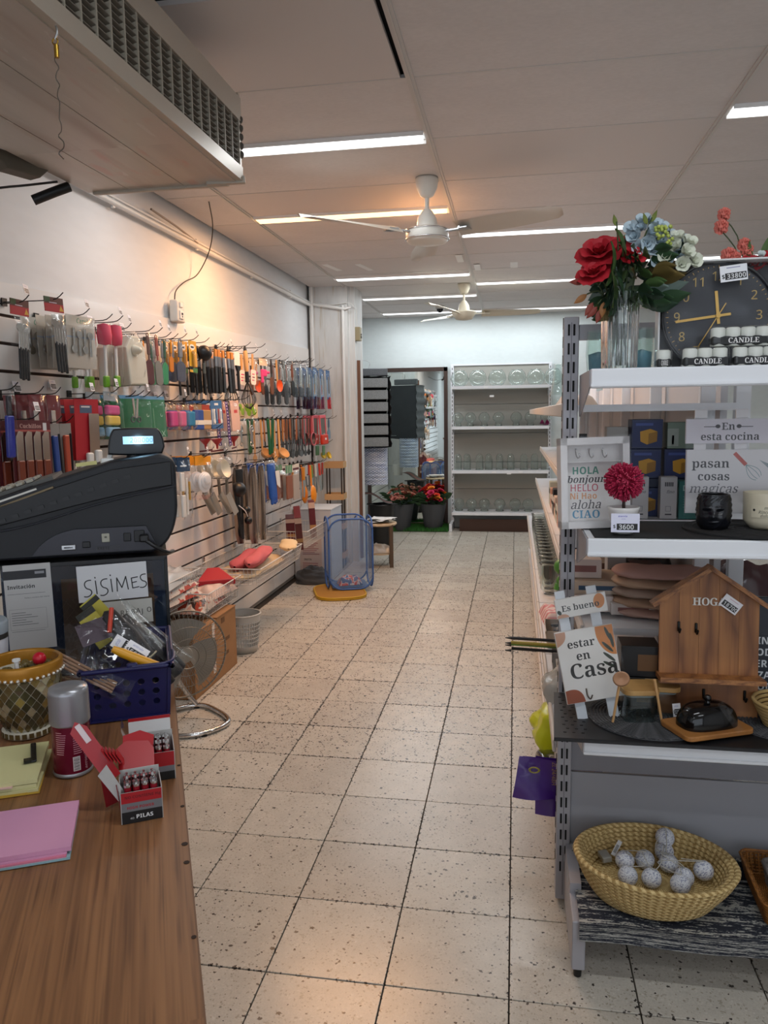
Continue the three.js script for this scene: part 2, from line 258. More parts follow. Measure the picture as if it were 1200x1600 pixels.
// ---------------------------------------------------------------- air conditioner hung under the ceiling
{
  const t = thing('air_conditioner', 'large beige metal air conditioner with side louvres hanging under the ceiling', 'air conditioner', [0, 2.24, 0]);
  const x0 = -1.49, x1 = -0.92, zf = -2.6, zn = 0.6, D = zn - zf, zc = (zn + zf) / 2;
  const skin = M(0xffffff, 0.3, { metalness: 0.25, map: tex(512, 512, (u, v) => {
    let c = [190, 180, 168].map((q) => q * (0.9 + 0.16 * fbm(u * 14, v * 2, 4)));
    const s = fbm(u * 12 + 3, v * 3 + 1, 5); if (s > 0.6) c = mixc(c, [148, 122, 106], clamp((s - 0.6) * 5) * 0.4);
    const r = fbm(u * 14 + 40, v * 11 + 9, 3); if (r > 0.68) c = mixc(c, [196, 140, 128], clamp((r - 0.68) * 8) * 0.5);
    const w = fbm(u * 30 + 9, v * 18, 3); if (w > 0.8) c = mixc(c, [206, 200, 192], 0.5);
    return c; }) });
  const pan = (a, b, n = 'bottom_panel') => { const g = box(b - a, 0.012, D, (a + b) / 2, 0.006, zc); const p = g.attributes.position, u = g.attributes.uv; for (let i = 0; i < p.count; i++) u.setXY(i, (p.getX(i) + 2) / 0.9, p.getZ(i) / 2.2); return part(t, n, g, skin); };
  pan(x0, -1.335); pan(-1.332, -1.13); pan(-1.127, x1 - 0.02);
  const edge = M(0xb5ab9d, 0.35, { metalness: 0.3 });
  part(t, 'casing', [box(x1 - x0 - 0.06, 0.28, D - 0.02, (x0 + x1) / 2 - 0.03, 0.152, zc)], M(0x8f877c, 0.5));
  part(t, 'lower_trim', [box(0.03, 0.046, D, x1 - 0.012, 0.026, zc), rbox(0.5, 0.022, 0.02, -1.22, 0.002, zf, 0.005), box(0.13, 0.022, 0.02, -0.955 - 0.02, 0.005, zf + 0.012, 0, 0.25, 0.06)], edge);
  part(t, 'end_panel', box(x1 - x0, 0.27, 0.015, (x0 + x1) / 2, 0.147, zf + 0.01), edge);
  part(t, 'upper_trim', box(0.03, 0.075, D, x1 - 0.012, 0.232, zc), edge);
  part(t, 'grille_back', box(0.01, 0.14, D, x1 - 0.05, 0.13, zc), M(0x15130f, 0.9));
  const barM = M(0x9b9486, 0.5), finM = M(0x6e675c, 0.55), fin = box(0.03, 0.003, 0.058, 0, 0, 0, 0, 0, 0.22), post = box(0.03, 0.15, 0.006);
  for (let z = zf + 0.02; z < -0.9; z += 0.064) {
    const v = part(t, 'louvre_bar', post, barM); v.position.set(x1 - 0.014, 0.122, z);
    for (let k = 0; k < 9; k++) { const f = part(v, 'louvre_fin', fin, finM); f.position.set(-0.002, -0.066 + k * 0.0163, 0.032); }
  }
  part(t, 'end_cap', [0, 1, 2, 3, 4].map((k) => ball(0.014, x1 - 0.005, 0.09 + k * 0.028, zf + 0.0, 8, 6)), M(0x4a453e, 0.6));
  part(t, 'drain_pan', ext([[-0.11, 0], [0.11, 0], [0.06, -0.045], [-0.05, -0.045]], 0.05, 0.004).rotateY(1.2).translate(-1.56, 0.02, -2.28), M(0x5c5448, 0.6));
  part(t, 'rubber_hose', tube([[-1.5, -0.005, -2.5], [-1.545, -0.03, -2.47], [-1.6, -0.06, -2.44]], 0.017, 10, 8), M(0x0c0c0e, 0.5));
  part(t, 'cable', tube([[-1.52, 0.0, -2.46], [-1.62, -0.04, -2.35], [-1.75, -0.05, -2.3], [-1.93, 0.03, -2.2]], 0.004, 20, 5), M(0x2a2623, 0.6));
  const w = thing('hanging_wire', 'thin twisted wire with a small brass clip hanging below the air conditioner', 'wire', [-0.93, 2.23, -1.53]);
  const pts = []; for (let i = 0; i <= 20; i++) pts.push([Math.sin(i * 1.9) * 0.003 * (i > 15 ? 2 : 1), -0.02 - i * 0.0112, Math.cos(i * 2.3) * 0.003]);
  part(w, 'wire', tube(pts, 0.0011, 60, 4), M(0x4f473e, 0.5));
  part(w, 'clip', [cyl(0.005, 0.005, 0.024, 0.002, -0.035, 0, 10), T(new THREE.TorusGeometry(0.006, 0.0015, 6, 14), 0, -0.016, 0)], M(0xb08d3c, 0.3, { metalness: 1 }));
  part(w, 'hook', tube([[0, -0.012, 0], [0.006, 0.004, 0], [0.0, 0.02, 0.0], [-0.006, 0.03, 0]], 0.0022, 14, 6), steel);
}
// ---------------------------------------------------------------- ceiling fans
function ceilingFan(label, pos, turn, old) {
  const t = thing('ceiling_fan', label, 'ceiling fan', pos, turn);
  const body = M(old ? 0xc9c1ad : 0xddd9d0, 0.35), blade = M(old ? 0xc5bda9 : 0xbfb7ab, 0.35);
  part(t, 'canopy', lathe([[0.0, 0], [0.058, 0], [0.06, -0.012], [0.054, -0.05], [0.036, -0.088], [0.018, -0.1], [0, -0.1]]), body);
  part(t, 'down_rod', cyl(0.011, 0.011, 0.11, 0, -0.14, 0, 14), body);
  part(t, 'upper_cover', lathe([[0.016, -0.155], [0.03, -0.17], [0.048, -0.2], [0.055, -0.24], [0.055, -0.25]]), body);
  part(t, 'motor', old ? lathe([[0.05, -0.25], [0.112, -0.258], [0.118, -0.27], [0.075, -0.33], [0.03, -0.338], [0, -0.338]]) : lathe([[0.055, -0.25], [0.1, -0.255], [0.112, -0.265], [0.112, -0.31], [0.1, -0.322], [0.085, -0.326], [0, -0.333]], 36), body);
  if (!old) part(t, 'motor_ring', [T(new THREE.TorusGeometry(0.112, 0.004, 6, 36), 0, -0.265, 0, Math.PI / 2), T(new THREE.TorusGeometry(0.112, 0.004, 6, 36), 0, -0.308, 0, Math.PI / 2)], chrome);
  for (let k = 0; k < 3; k++) {
    const b = part(t, 'blade', grid(14, 4, (u, v) => { const r = 0.17 + 0.55 * u, w = (0.052 + 0.026 * Math.sin(u * 2.6)) * (u > 0.93 ? Math.sqrt(clamp(1 - ((u - 0.93) / 0.075) ** 2, 0.02, 1)) : 1), y = -0.275 + 0.008 * u * u + (v - 0.5) * 0.05 * (1 - 0.5 * u) + 0.012 * Math.cos((v - 0.5) * 3); return [r, y, (v - 0.5) * 2 * w]; }), blade);
    part(b, 'blade_arm', [box(0.11, 0.006, 0.03, 0.15, -0.278, 0), bar([0.19, -0.274, -0.02], [0.19, -0.27, 0.02], 0.005), box(0.05, 0.005, 0.07, 0.215, -0.279, 0)], old ? body : steel);
    b.rotation.y = k * Math.PI * 2 / 3;
  }
  return t;
}
ceilingFan('white three-bladed ceiling fan hanging nearest the orange tube light', [-0.46, CEIL, -4.113], -0.374, false);
ceilingFan('yellowed three-bladed ceiling fan hanging in front of the back wall', [-0.485, CEIL, -7.41], 0.15, true);
{
  const t = thing('security_camera', 'small black dome camera under the ceiling near the back wall', 'camera', [-0.85, CEIL, -8.85]);
  part(t, 'base', cyl(0.055, 0.05, 0.035, 0, -0.018, 0, 20), M(0xbab7b0, 0.4)); part(t, 'dome', T(new THREE.SphereGeometry(0.04, 18, 10, 0, 6.3, 1.57, 1.57), 0, -0.035, 0), blackGloss);
  const s = thing('wall_socket', 'white surface power socket with a black cable on the left wall', 'socket', [WALL_L + 0.001, 2.055, -4.25]);
  part(s, 'body', rbox(0.05, 0.125, 0.11, 0.023, 0, 0, 0.012, 3), M(0xd9d6cf, 0.35));
  part(s, 'outlet', [rbox(0.012, 0.05, 0.05, 0.05, -0.02, 0.005, 0.006), rbox(0.012, 0.03, 0.04, 0.05, 0.035, 0.005, 0.006)], M(0xe6e3dc, 0.3));
  part(s, 'outlet_slot', [box(0.004, 0.012, 0.004, 0.057, -0.015, 0), box(0.004, 0.012, 0.004, 0.057, -0.015, 0.012), box(0.004, 0.01, 0.004, 0.057, -0.03, 0.006)], black);
  part(s, 'cable', tube([[0.01, 0.06, 0.0], [0.012, 0.12, -0.02], [0.015, 0.19, -0.14], [0.03, 0.26, -0.3], [0.09, 0.4, -0.35], [0.16, 0.52, -0.25], [0.235, 0.6, -0.02]], 0.0035, 40, 5), M(0x2a2422, 0.5));
  const b = thing('wall_box', 'small olive beige switch box on the side of the column', 'switch box', [-1.52, 2.22, -7.36]);
  part(b, 'body', rbox(0.05, 0.13, 0.085, 0.025, 0, 0, 0.006), M(0x8f8466, 0.45)); part(b, 'switch', [box(0.01, 0.02, 0.014, 0.053, -0.03, 0), box(0.01, 0.014, 0.014, 0.053, -0.005, 0)], black);
  part(b, 'cable', tube([[0.02, 0.065, 0], [0.01, 0.12, 0.0], [0.014, 0.2, 0.01], [0.004, 0.24, 0.03]], 0.003, 14, 5), M(0xd8d5cf, 0.5));
}
// ---------------------------------------------------------------- goods hanging on the slatwall
// Every builder returns a thing hung from its origin (the hook point); it faces +x, widths run along z.
const priceMat = (txt, head = 1) => print(0.05, 0.034, 2600, (g, w, h) => { g.fillStyle = '#eeecf0'; g.fillRect(0, 0, w, h); g.fillStyle = '#8f8fc0'; if (head) { g.font = 'italic ' + h * 0.2 + 'px serif'; g.fillText('artículo', w * 0.22, h * 0.26); } g.fillStyle = '#111'; g.font = 'bold ' + h * 0.36 + 'px sans-serif'; g.fillText('$', w * 0.06, h * 0.78); g.fillStyle = '#15151a'; g.fillRect(w * 0.2, h * 0.42, w * 0.74, h * 0.46); g.fillStyle = '#d9dadc'; g.font = 'bold ' + h * 0.42 + 'px monospace'; g.fillText(txt, w * 0.24, h * 0.8); });
const PRICE = ['5600', '4800', '3200', '1950', '6400'].map((s) => priceMat(s));
const tagGeo = box(0.001, 0.034, 0.05);
const tagMats = (m) => [m, white, white, white, white, white];
const hookMat = M(0x2b2927, 0.35, { metalness: 0.6 }), hookGeo = join([tube([[0.0, 0, 0], [0.1, 0.0, 0], [0.2, 0.0, 0], [0.235, 0.006, 0], [0.262, 0.026, 0]], 0.0022, 14, 5), box(0.006, 0.03, 0.03, 0.003, 0, 0)]);
function hook(y, z, len = 1, tagged = -1) {
  const t = thing('display_hook', tagged < 0 ? 'dark wire display hook plugged into the white slatwall' : 'dark wire display hook with a white price tag on the slatwall', 'hook', [WALL_L + 0.004, y, z], 0, tagged < 0 ? 'bare wire hooks on the slatwall' : 'price tagged wire hooks on the slatwall');
  const a = part(t, 'hook_wire', hookGeo, hookMat); a.scale.x = len;
  if (tagged >= 0) { const p = part(t, 'price_tag', tagGeo, PRICE[tagged % 5]); p.position.set(0.25 * len, 0.045, 0); p.rotation.set(0, 0.25, 0.2); p.material = PRICE[tagged % 5]; }
  return t;
}
// hang n copies of a built thing along one hook, front one last
function hang(make, y, z, n = 1, o = {}) {
  const { x0 = -1.9, x1 = -1.745, tag = -1, drop = 0.004, len = (x1 - WALL_L + 0.012) / 0.235, jit = 0.006, lean = 0.05 } = o;
  if (o.hook !== false) hook(y, z, len, tag);
  let first;
  for (let k = 0; k < n; k++) {
    const x = n === 1 ? x1 : x0 + (x1 - x0) * k / (n - 1), p = [x, y - drop, z + rr(-jit, jit)];
    const c = first ? copy(first, p) : make();
    c.position.set(...p); c.rotation.set(rr(-lean, lean) * 0.7, (o.turn ?? -0.15) + rr(-lean, lean) * 2, rr(-0.03, 0.06));
    c.scale.z = o.wide ?? 1.1; first ??= c;
  }
}
const pouch = (w, h, th = 0.012, top = 0) => grid(8, 10, (u, v) => { const e = Math.min(u, 1 - u, v, 1 - v) * 6, b = clamp(e) * th * (0.8 + 0.4 * nz(u * 6, v * 6)); return [b, top - h + h * v, (0.5 - u) * w]; });
const card = (w, h, top = 0, th = 0.0016, x = 0) => box(th, h, w, x, top - h / 2, 0);
const HOLE = M(0x222222, 0.8);
const P = {};
const colorMats = {};
const cm = (c, r = 0.45, e = {}) => colorMats[c + '_' + r + (e.metalness ?? '')] ??= M(c, r, e);
const metalShiny = M(0xc9c8c4, 0.2, { metalness: 1 }), woodLight = M(0xd0a26d, 0.55), woodDark = M(0x6b4027, 0.55);
// cutlery: spoon, fork, knife outlines as thin extrusions, hanging down -y, facing +x
function spoonG(len, bw, y = 0, z = 0, th = 0.0025) { const s = new THREE.Shape(); s.moveTo(-bw * 0.16, 0); s.lineTo(-bw * 0.14, -len * 0.68); s.bezierCurveTo(-bw * 0.6, -len * 0.74, -bw * 0.6, -len, 0, -len); s.bezierCurveTo(bw * 0.6, -len, bw * 0.6, -len * 0.74, bw * 0.14, -len * 0.68); s.lineTo(bw * 0.16, 0); return T(ext(s, th, 0.0008), 0, y, z, 0, Math.PI / 2); }
function bladeG(len, w, y, z, th = 0.0015) { return T(ext([[-w / 2, 0], [w / 2, 0], [w / 2, -len * 0.8], [w * 0.1, -len], [-w / 2, -len * 0.97]], th, 0.0004), 0, y, z, 0, Math.PI / 2); }
function headerPack(name, label, group, w, h, hdr, hc, inner) { // clear bag with a printed header card
  const t = thing(name, label, 'packet', [0, 0, 0], 0, group);
  part(t, 'bag', pouch(w, h - hdr, 0.016, -hdr + 0.006), clearBag);
  part(t, 'header_card', [card(w, hdr, 0.014, 0.003)], hc);
  inner(t); return t;
}
const redHeader = print(0.1, 0.06, 1500, (g, w, h) => { g.fillStyle = '#5a2a22'; g.fillRect(0, 0, w, h); g.fillStyle = '#b3232e'; g.fillRect(0, h * 0.45, w, h * 0.55); g.fillStyle = '#37502c'; g.fillRect(0, 0, w * 0.3, h * 0.35); g.fillStyle = '#d9a436'; g.beginPath(); g.moveTo(w * 0.75, h * 0.9); g.lineTo(w * 0.85, h * 0.5); g.lineTo(w, h * 0.9); g.fill(); g.fillStyle = '#dcd'; g.fillRect(w * 0.25, h * 0.35, w * 0.4, h * 0.05); });
const packLabel = (s) => s;
function blackCutlery(label, group, fork) {
  return headerPack('cutlery_packet', label, group, 0.085, 0.27, 0.055, redHeader, (t) => {
    for (let k = 0; k < 4; k++) { const z = -0.03 + k * 0.02; const c = part(t, 'spoon', [spoonG(0.09, 0.028, 0, 0)], metalShiny); c.rotation.x = Math.PI; c.position.set(0.006 + k * 0.004, -0.165 + (k % 2) * 0.004, z * 0.8); part(c, 'handle', [rbox(0.009, 0.115, 0.0105, 0, 0, 0, 0.004, 3)].map((g) => g.translate(0, 0.05, 0)), black).position.set(0, 0, 0); }
  });
}
hang(() => blackCutlery('black-handled cutlery packet with a red header hanging clear of the pearl grey cards'), 1.868, -2.56, 1, { x1: -1.76, tag: 0 });
hang(() => blackCutlery('black-handled cutlery packet with a red header hanging in front of the pearl grey cards'), 1.9, -2.73, 1, { x1: -1.735 });
const pearl = print(0.18, 0.2, 1100, (g, w, h) => { g.fillStyle = '#b5afa4'; g.fillRect(0, 0, w, h); g.fillStyle = '#c9c5ba'; g.fillRect(0, 0, w, h * 0.2); g.fillStyle = '#3c8066'; g.font = 'italic bold ' + h * 0.13 + 'px serif'; g.fillText('Carol', w * 0.34, h * 0.14); g.fillStyle = '#93a9c8'; g.fillRect(0, h * 0.4, w, h * 0.02); });
hang(() => { const t = thing('cutlery_card', 'wide pearl grey card of shiny steel forks and spoons in clear film', 'packet', [0, 0, 0], 0, 'steel cutlery cards');
  part(t, 'backing_card', card(0.17, 0.21), pearl); part(t, 'film', pouch(0.172, 0.212, 0.012), clearBag);
  for (let k = 0; k < 4; k++) { const c = part(t, k < 2 ? 'fork' : 'spoon', spoonG(0.1, 0.03), metalShiny); c.position.set(0.005, -0.05 - (k % 2) * 0.03, 0.05 - k * 0.032); if (k % 2) { c.rotation.x = Math.PI; c.position.y = -0.16; } } return t; }, 1.868, -2.93, 5, { x0: -1.93, tag: 1, jit: 0.012 });
hang(() => { const t = thing('bottle_brush', 'pink bottle brush with a white and green handle in a clear sleeve', 'brush', [0, 0, 0], 0, 'pink bottle brushes');
  part(t, 'bristles', lathe([[0.004, -0.1], [0.026, -0.095], [0.03, -0.06], [0.026, -0.015], [0.004, -0.008]], 14), cm(0xe0566d, 0.8)); part(t, 'handle', rbox(0.01, 0.14, 0.014, 0, -0.17, 0, 0.004), plasticWhite); part(t, 'grip', rbox(0.016, 0.05, 0.03, 0, -0.255, 0, 0.006), cm(0x6fb023, 0.4)); part(t, 'sleeve', pouch(0.07, 0.285, 0.02), clearBag); return t; }, 1.868, -3.11, 3, { tag: -1 });
hang(() => copy(scene.getObjectByName('bottle_brush'), [0, 0, 0]), 1.872, -3.2, 2, { tag: 2 });
hang(() => { const t = thing('plastic_jug', 'cream plastic funnel jug in a clear bag on the slatwall', 'jug', [0, 0, 0], 0, 'cream funnel jugs');
  part(t, 'body', T(ext([[-0.055, 0], [0.055, 0], [0.058, 0.16], [0.02, 0.21], [-0.02, 0.21], [-0.06, 0.16]], 0.04, 0.008), 0, -0.25, 0, 0, Math.PI / 2), cm(0xcfc8b6, 0.5)); part(t, 'spout', T(lathe([[0.026, 0], [0.02, 0.012], [0.012, 0.03], [0, 0.034]], 18), 0.05, -0.1, 0.01, 0, 0, -1.57), cm(0xd8d0ba, 0.45)); part(t, 'bag', pouch(0.13, 0.27, 0.06), clearBag); return t; }, 1.862, -3.37, 2, { x0: -1.88, x1: -1.79, tag: 3 });
function strip(name, label, cat, group, w, h, top, bottom, th = 0.008, sleeve = true) { // narrow two-coloured utensil packs
  const t = thing(name, label, cat, [0, 0, 0], 0, group);
  part(t, 'handle', [rbox(th, h * 0.34, w * 0.42, 0, -h * 0.24, 0, 0.004, 3), T(new THREE.TorusGeometry(w * 0.16, th * 0.3, 6, 14), 0, -h * 0.045, 0, 0, 1.57), rbox(th * 0.6, h * 0.16, w * 0.22, 0, -h * 0.46, 0, 0.003)], top);
  const bs = new THREE.Shape(); bs.moveTo(-w * 0.12, 0); bs.quadraticCurveTo(-w * 0.5, -h * 0.06, -w * 0.5, -h * 0.14); bs.lineTo(-w * 0.46, -h * 0.42); bs.quadraticCurveTo(0, -h * 0.5, w * 0.46, -h * 0.42); bs.lineTo(w * 0.5, -h * 0.14); bs.quadraticCurveTo(w * 0.5, -h * 0.06, w * 0.12, 0);
  part(t, 'blade', T(ext(bs, th * 0.5, 0.001), -th * 0.25, -h * 0.5, 0, 0, Math.PI / 2), bottom);
  if (sleeve) part(t, 'sleeve', pouch(w * 1.15, h * 1.03, th + 0.004), clearBag);
  return t;
}
hang(() => strip('basting_spatula', 'dark red spatula in a clear sleeve beside the cream jugs', 'spatula', 'dark red spatulas', 0.045, 0.26, cm(0x5a3a33), cm(0x531d23)), 1.862, -3.5, 3, { tag: -1 });
hang(() => strip('basting_spatula', 'grey and red striped spatula in a clear sleeve', 'spatula', 'grey and red spatulas', 0.045, 0.26, cm(0x9b4a3f), cm(0x7d7a72)), 1.862, -3.585, 2, { tag: 4 });
hang(() => strip('basting_spatula', 'green-handled spatula in a clear sleeve beside the grey packets', 'spatula', 'green spatulas', 0.04, 0.24, cm(0x2e5a45), cm(0x2f8f5c)), 1.85, -3.68, 3, { tag: 2 });
hang(() => strip('peeler', 'orange plastic peeler hanging on the slatwall', 'peeler', 'orange peelers', 0.03, 0.17, cm(0xe08a1e), cm(0xd07818), 0.01, false), 1.85, -3.76, 2, {});
hang(() => strip('utensil_packet', 'dark blue and grey kitchen tongs in a clear packet', 'tongs', 'blue and grey tongs packets', 0.07, 0.23, cm(0x7b7f86), cm(0x434a5c), 0.012), 1.862, -3.87, 4, { tag: 1 });
const yellowCard = print(0.075, 0.17, 1300, (g, w, h) => { g.fillStyle = '#e0a81f'; g.fillRect(0, 0, w, h); g.fillStyle = '#15161a'; g.fillRect(0, h * 0.82, w, h * 0.1); g.fillStyle = '#3d7a3a'; g.fillRect(w * 0.4, h * 0.86, w * 0.6, h * 0.14); g.fillStyle = '#f2efe6'; g.beginPath(); g.ellipse(w * 0.45, h * 0.2, w * 0.33, h * 0.09, 0, 0, 7); g.fill(); g.fillStyle = '#333'; g.fillRect(w * 0.25, h * 0.17, w * 0.4, h * 0.06); });
hang(() => { const t = thing('blister_card', 'yellow blister card with a small kitchen tool', 'blister pack', [0, 0, 0], 0, 'yellow blister cards'); part(t, 'card', card(0.075, 0.17), yellowCard); part(t, 'tool', rbox(0.012, 0.09, 0.016, 0.008, -0.1, 0.005, 0.005), cm(0xb8851c)); part(t, 'blister', pouch(0.05, 0.1, 0.022, -0.05), clearBag); return t; }, 1.868, -4.02, 4, { tag: 0 });
hang(() => { const t = thing('ladle', 'black nylon ladle hanging bowl up on the slatwall', 'ladle', [0, 0, 0], 0, 'black nylon ladles'); part(t, 'bowl', T(new THREE.SphereGeometry(0.045, 16, 8, 0, 6.3, 0, 1.6), 0, -0.055, 0, 0, 0, -1.4), black); part(t, 'handle', rbox(0.008, 0.2, 0.014, -0.005, -0.19, 0, 0.003), black); part(t, 'grip', rbox(0.012, 0.06, 0.02, -0.005, -0.14, 0, 0.004), M(0x4d5552, 0.3)); return t; }, 1.868, -4.17, 4, { tag: -1 });
hang(() => { const t = thing('pastry_brush', 'pastry brush with a black handle, grey ferrule and orange bristles', 'brush', [0, 0, 0], 0, 'orange pastry brushes'); part(t, 'bristles', rbox(0.012, 0.045, 0.026, 0, -0.03, 0, 0.004), cm(0xd08a45, 0.8)); part(t, 'ferrule', rbox(0.013, 0.06, 0.028, 0, -0.08, 0, 0.003), M(0x8f9399, 0.3, { metalness: 0.8 })); part(t, 'handle', rbox(0.012, 0.15, 0.03, 0, -0.185, 0, 0.004), black); return t; }, 1.858, -4.34, 4, { jit: 0.01 });
for (const z of [-4.4, -4.47, -4.54, -4.61]) hang(() => copy(scene.getObjectByName('pastry_brush'), [0, 0, 0]), 1.858, z, 3, { tag: z === -4.54 ? 3 : -1 });
hang(() => { const t = thing('flat_brush', 'black-handled flat brush with a white guard card', 'brush', [0, 0, 0], 0, 'flat brushes with white cards'); part(t, 'card', card(0.06, 0.09), white); part(t, 'head', ext([[-0.025, 0], [0.025, 0], [0.01, -0.03], [-0.01, -0.03]], 0.01, 0.002).rotateY(Math.PI / 2).translate(0, -0.09, 0), black); part(t, 'handle', rbox(0.012, 0.13, 0.02, 0.005, -0.18, 0, 0.004), black); return t; }, 1.862, -4.7, 2, {});
hang(() => { const t = thing('whisk', 'balloon whisk with a wooden grip and black wires', 'whisk', [0, 0, 0], 0, 'wooden whisks'); part(t, 'grip', lathe([[0.004, -0.02], [0.014, -0.03], [0.016, -0.08], [0.014, -0.15], [0.01, -0.16]], 14), woodLight); part(t, 'collar', [cyl(0.012, 0.014, 0.07, 0, -0.195, 0, 12), cyl(0.006, 0.012, 0.03, 0, -0.008, 0, 10)], black); part(t, 'wires', [0, 1, 2, 3].map((k) => T(tube([[0, -0.22, 0], [0.03, -0.29, 0], [0.045, -0.35, 0], [0.0, -0.4, 0], [-0.045, -0.35, 0], [-0.03, -0.29, 0], [0, -0.22, 0]], 0.0024, 28, 5), 0, 0, 0, 0, k * 0.785)), black); return t; }, 1.905, -4.86, 2, { x0: -1.86 });
hang(() => { const t = thing('slotted_turner', 'white slotted turner with a pale wooden handle', 'turner', [0, 0, 0], 0, 'white slotted turners'); const s = rrect(0.075, 0.1, 0.02); for (const z of [-0.02, 0, 0.02]) { const h = new THREE.Path(); h.moveTo(-0.02, z - 0.004); h.lineTo(0.02, z - 0.004); h.lineTo(0.02, z + 0.004); h.lineTo(-0.02, z + 0.004); s.holes.push(h); } part(t, 'head', T(new THREE.ExtrudeGeometry(s, { depth: 0.003, bevelEnabled: false }), 0.004, -0.155, 0, 0, Math.PI / 2), plasticWhite); part(t, 'handle', rbox(0.01, 0.11, 0.02, 0, -0.055, 0, 0.004), woodLight); return t; }, 1.87, -5.0, 3, { tag: 4 });
hang(() => { const t = thing('icing_tool', 'hot pink plastic pastry tool in a clear packet', 'pastry tool', [0, 0, 0], 0, 'pink pastry tools'); part(t, 'tool', [rbox(0.02, 0.05, 0.06, 0, -0.1, 0, 0.008), rbox(0.02, 0.02, 0.09, 0, -0.095, -0.02, 0.008), rbox(0.015, 0.06, 0.02, 0, -0.14, 0.02, 0.006)], cm(0xe33a86, 0.4)); part(t, 'header', card(0.1, 0.05), cm(0xd9c7ae)); part(t, 'bag', pouch(0.1, 0.19, 0.03), clearBag); return t; }, 1.855, -5.22, 3, { tag: 0 });
hang(() => strip('wooden_turner', 'dark turner with a wooden lower grip hanging by the pink tools', 'turner', 'dark turners with wooden grips', 0.04, 0.27, cm(0x2a221e), woodDark, 0.01, false), 1.868, -5.4, 3, {});
hang(() => { const t = thing('skimmer', 'orange plastic skimmer on a tan handle', 'skimmer', [0, 0, 0], 0, 'orange skimmers'); part(t, 'head', T(lathe([[0.045, 0.012], [0.035, 0], [0, -0.006]], 20), 0.006, -0.19, 0, 0, 0, -1.57), cm(0xf26022, 0.4)); part(t, 'handle', rbox(0.01, 0.16, 0.018, 0, -0.08, 0, 0.004), cm(0xc99a62)); return t; }, 1.866, -5.52, 2, {});
hang(() => strip('nylon_turner', 'slate blue nylon turner with a black lower end', 'turner', 'slate nylon turners', 0.06, 0.345, cm(0x5f7079), cm(0x23252a), 0.01), 1.87, -5.72, 4, { tag: 1 });
hang(() => strip('nylon_spoon', 'brown and black serving spoon hanging by the steel packets', 'spoon', 'brown serving spoons', 0.05, 0.26, cm(0x7a4a35), black, 0.012, false), 1.86, -5.93, 4, { tag: 2 });
hang(() => { const t = thing('steel_utensil_packet', 'steel utensil in a blue-tinted clear packet with a dark rim', 'utensil', [0, 0, 0], 0, 'steel utensil packets'); part(t, 'handle', rbox(0.006, 0.16, 0.02, 0.004, -0.1, 0, 0.003), metalShiny); part(t, 'head', rbox(0.01, 0.08, 0.055, 0.004, -0.22, 0, 0.01), cm(0x2c3846)); part(t, 'ring', T(new THREE.TorusGeometry(0.02, 0.003, 6, 18), 0, 0.02, 0, 0, 1.57), chrome); part(t, 'sleeve', pouch(0.07, 0.285, 0.014), clearBag); return t; }, 1.868, -6.15, 4, { tag: -1 });
hang(() => copy(scene.getObjectByName('steel_utensil_packet'), [0, 0, 0]), 1.868, -6.35, 4, { tag: 3 });
const blueCard = (low, mid) => print(0.09, 0.36, 700, (g, w, h) => { g.fillStyle = '#4a6a92'; g.fillRect(0, 0, w, h); g.fillStyle = '#7d93ab'; g.fillRect(0, h * 0.25, w, h * 0.45); g.fillStyle = mid; g.fillRect(w * 0.3, h * 0.4, w * 0.14, h * 0.25); g.fillStyle = '#d8d2be'; g.fillRect(w * 0.55, h * 0.35, w * 0.12, h * 0.3); g.fillStyle = low; g.fillRect(0, h * 0.76, w, h * 0.24); });
const knifeCards = [['#3c2a4d', '#d89b2c', 'blue knife card with a dark purple lower end'], ['#6e2746', '#d2622a', 'blue knife card with a plum lower end'], ['#b0232f', '#8f99a5', 'blue knife card with a red lower end next to the column']];
knifeCards.forEach(([c, m, l], i) => hang(() => { const mm = blueCard(c, m), t = thing('knife_card', l, 'blister pack', [0, 0, 0], 0, l + 's'); part(t, 'card', card(0.085, 0.36), mm); part(t, 'knife_blade', bladeG(0.16, 0.022, -0.06, 0), metalShiny).position.x = 0.004; part(t, 'knife_grip', rbox(0.012, 0.1, 0.022, 0.007, -0.3, 0, 0.005), cm(parseInt(c.slice(1), 16))); part(t, 'blister', pouch(0.07, 0.33, 0.02, -0.02), clearBag); return t; }, 1.872, [-6.62, -6.85, -7.1][i], 4, { tag: i }));
// row at 1.54 m: knives, mats, packets
hang(() => { const t = thing('gas_lighter', 'long blue gas lighter hanging in a clear sleeve', 'lighter', [0, 0, 0], 0); part(t, 'barrel', rbox(0.014, 0.07, 0.016, 0, -0.05, 0, 0.004), cm(0x33343a, 0.3)); part(t, 'body', rbox(0.018, 0.15, 0.03, 0, -0.16, 0, 0.007), cm(0x1d2f9b, 0.3)); part(t, 'sleeve', pouch(0.04, 0.25, 0.022), clearBag); return t; }, 1.555, -2.46, 1, { x1: -1.76 });
const redBack = print(0.17, 0.29, 800, (g, w, h) => { g.fillStyle = '#5d2228'; g.fillRect(0, 0, w, h); g.fillStyle = '#b4564e'; g.fillRect(0, h * 0.12, w, h * 0.025); g.fillStyle = '#c9a79c'; g.font = 'bold ' + h * 0.07 + 'px serif'; g.fillText('Cuchillos', w * 0.2, h * 0.1); g.fillStyle = '#ddd'; g.fillRect(w * 0.8, h * 0.03, w * 0.1, h * 0.1); });
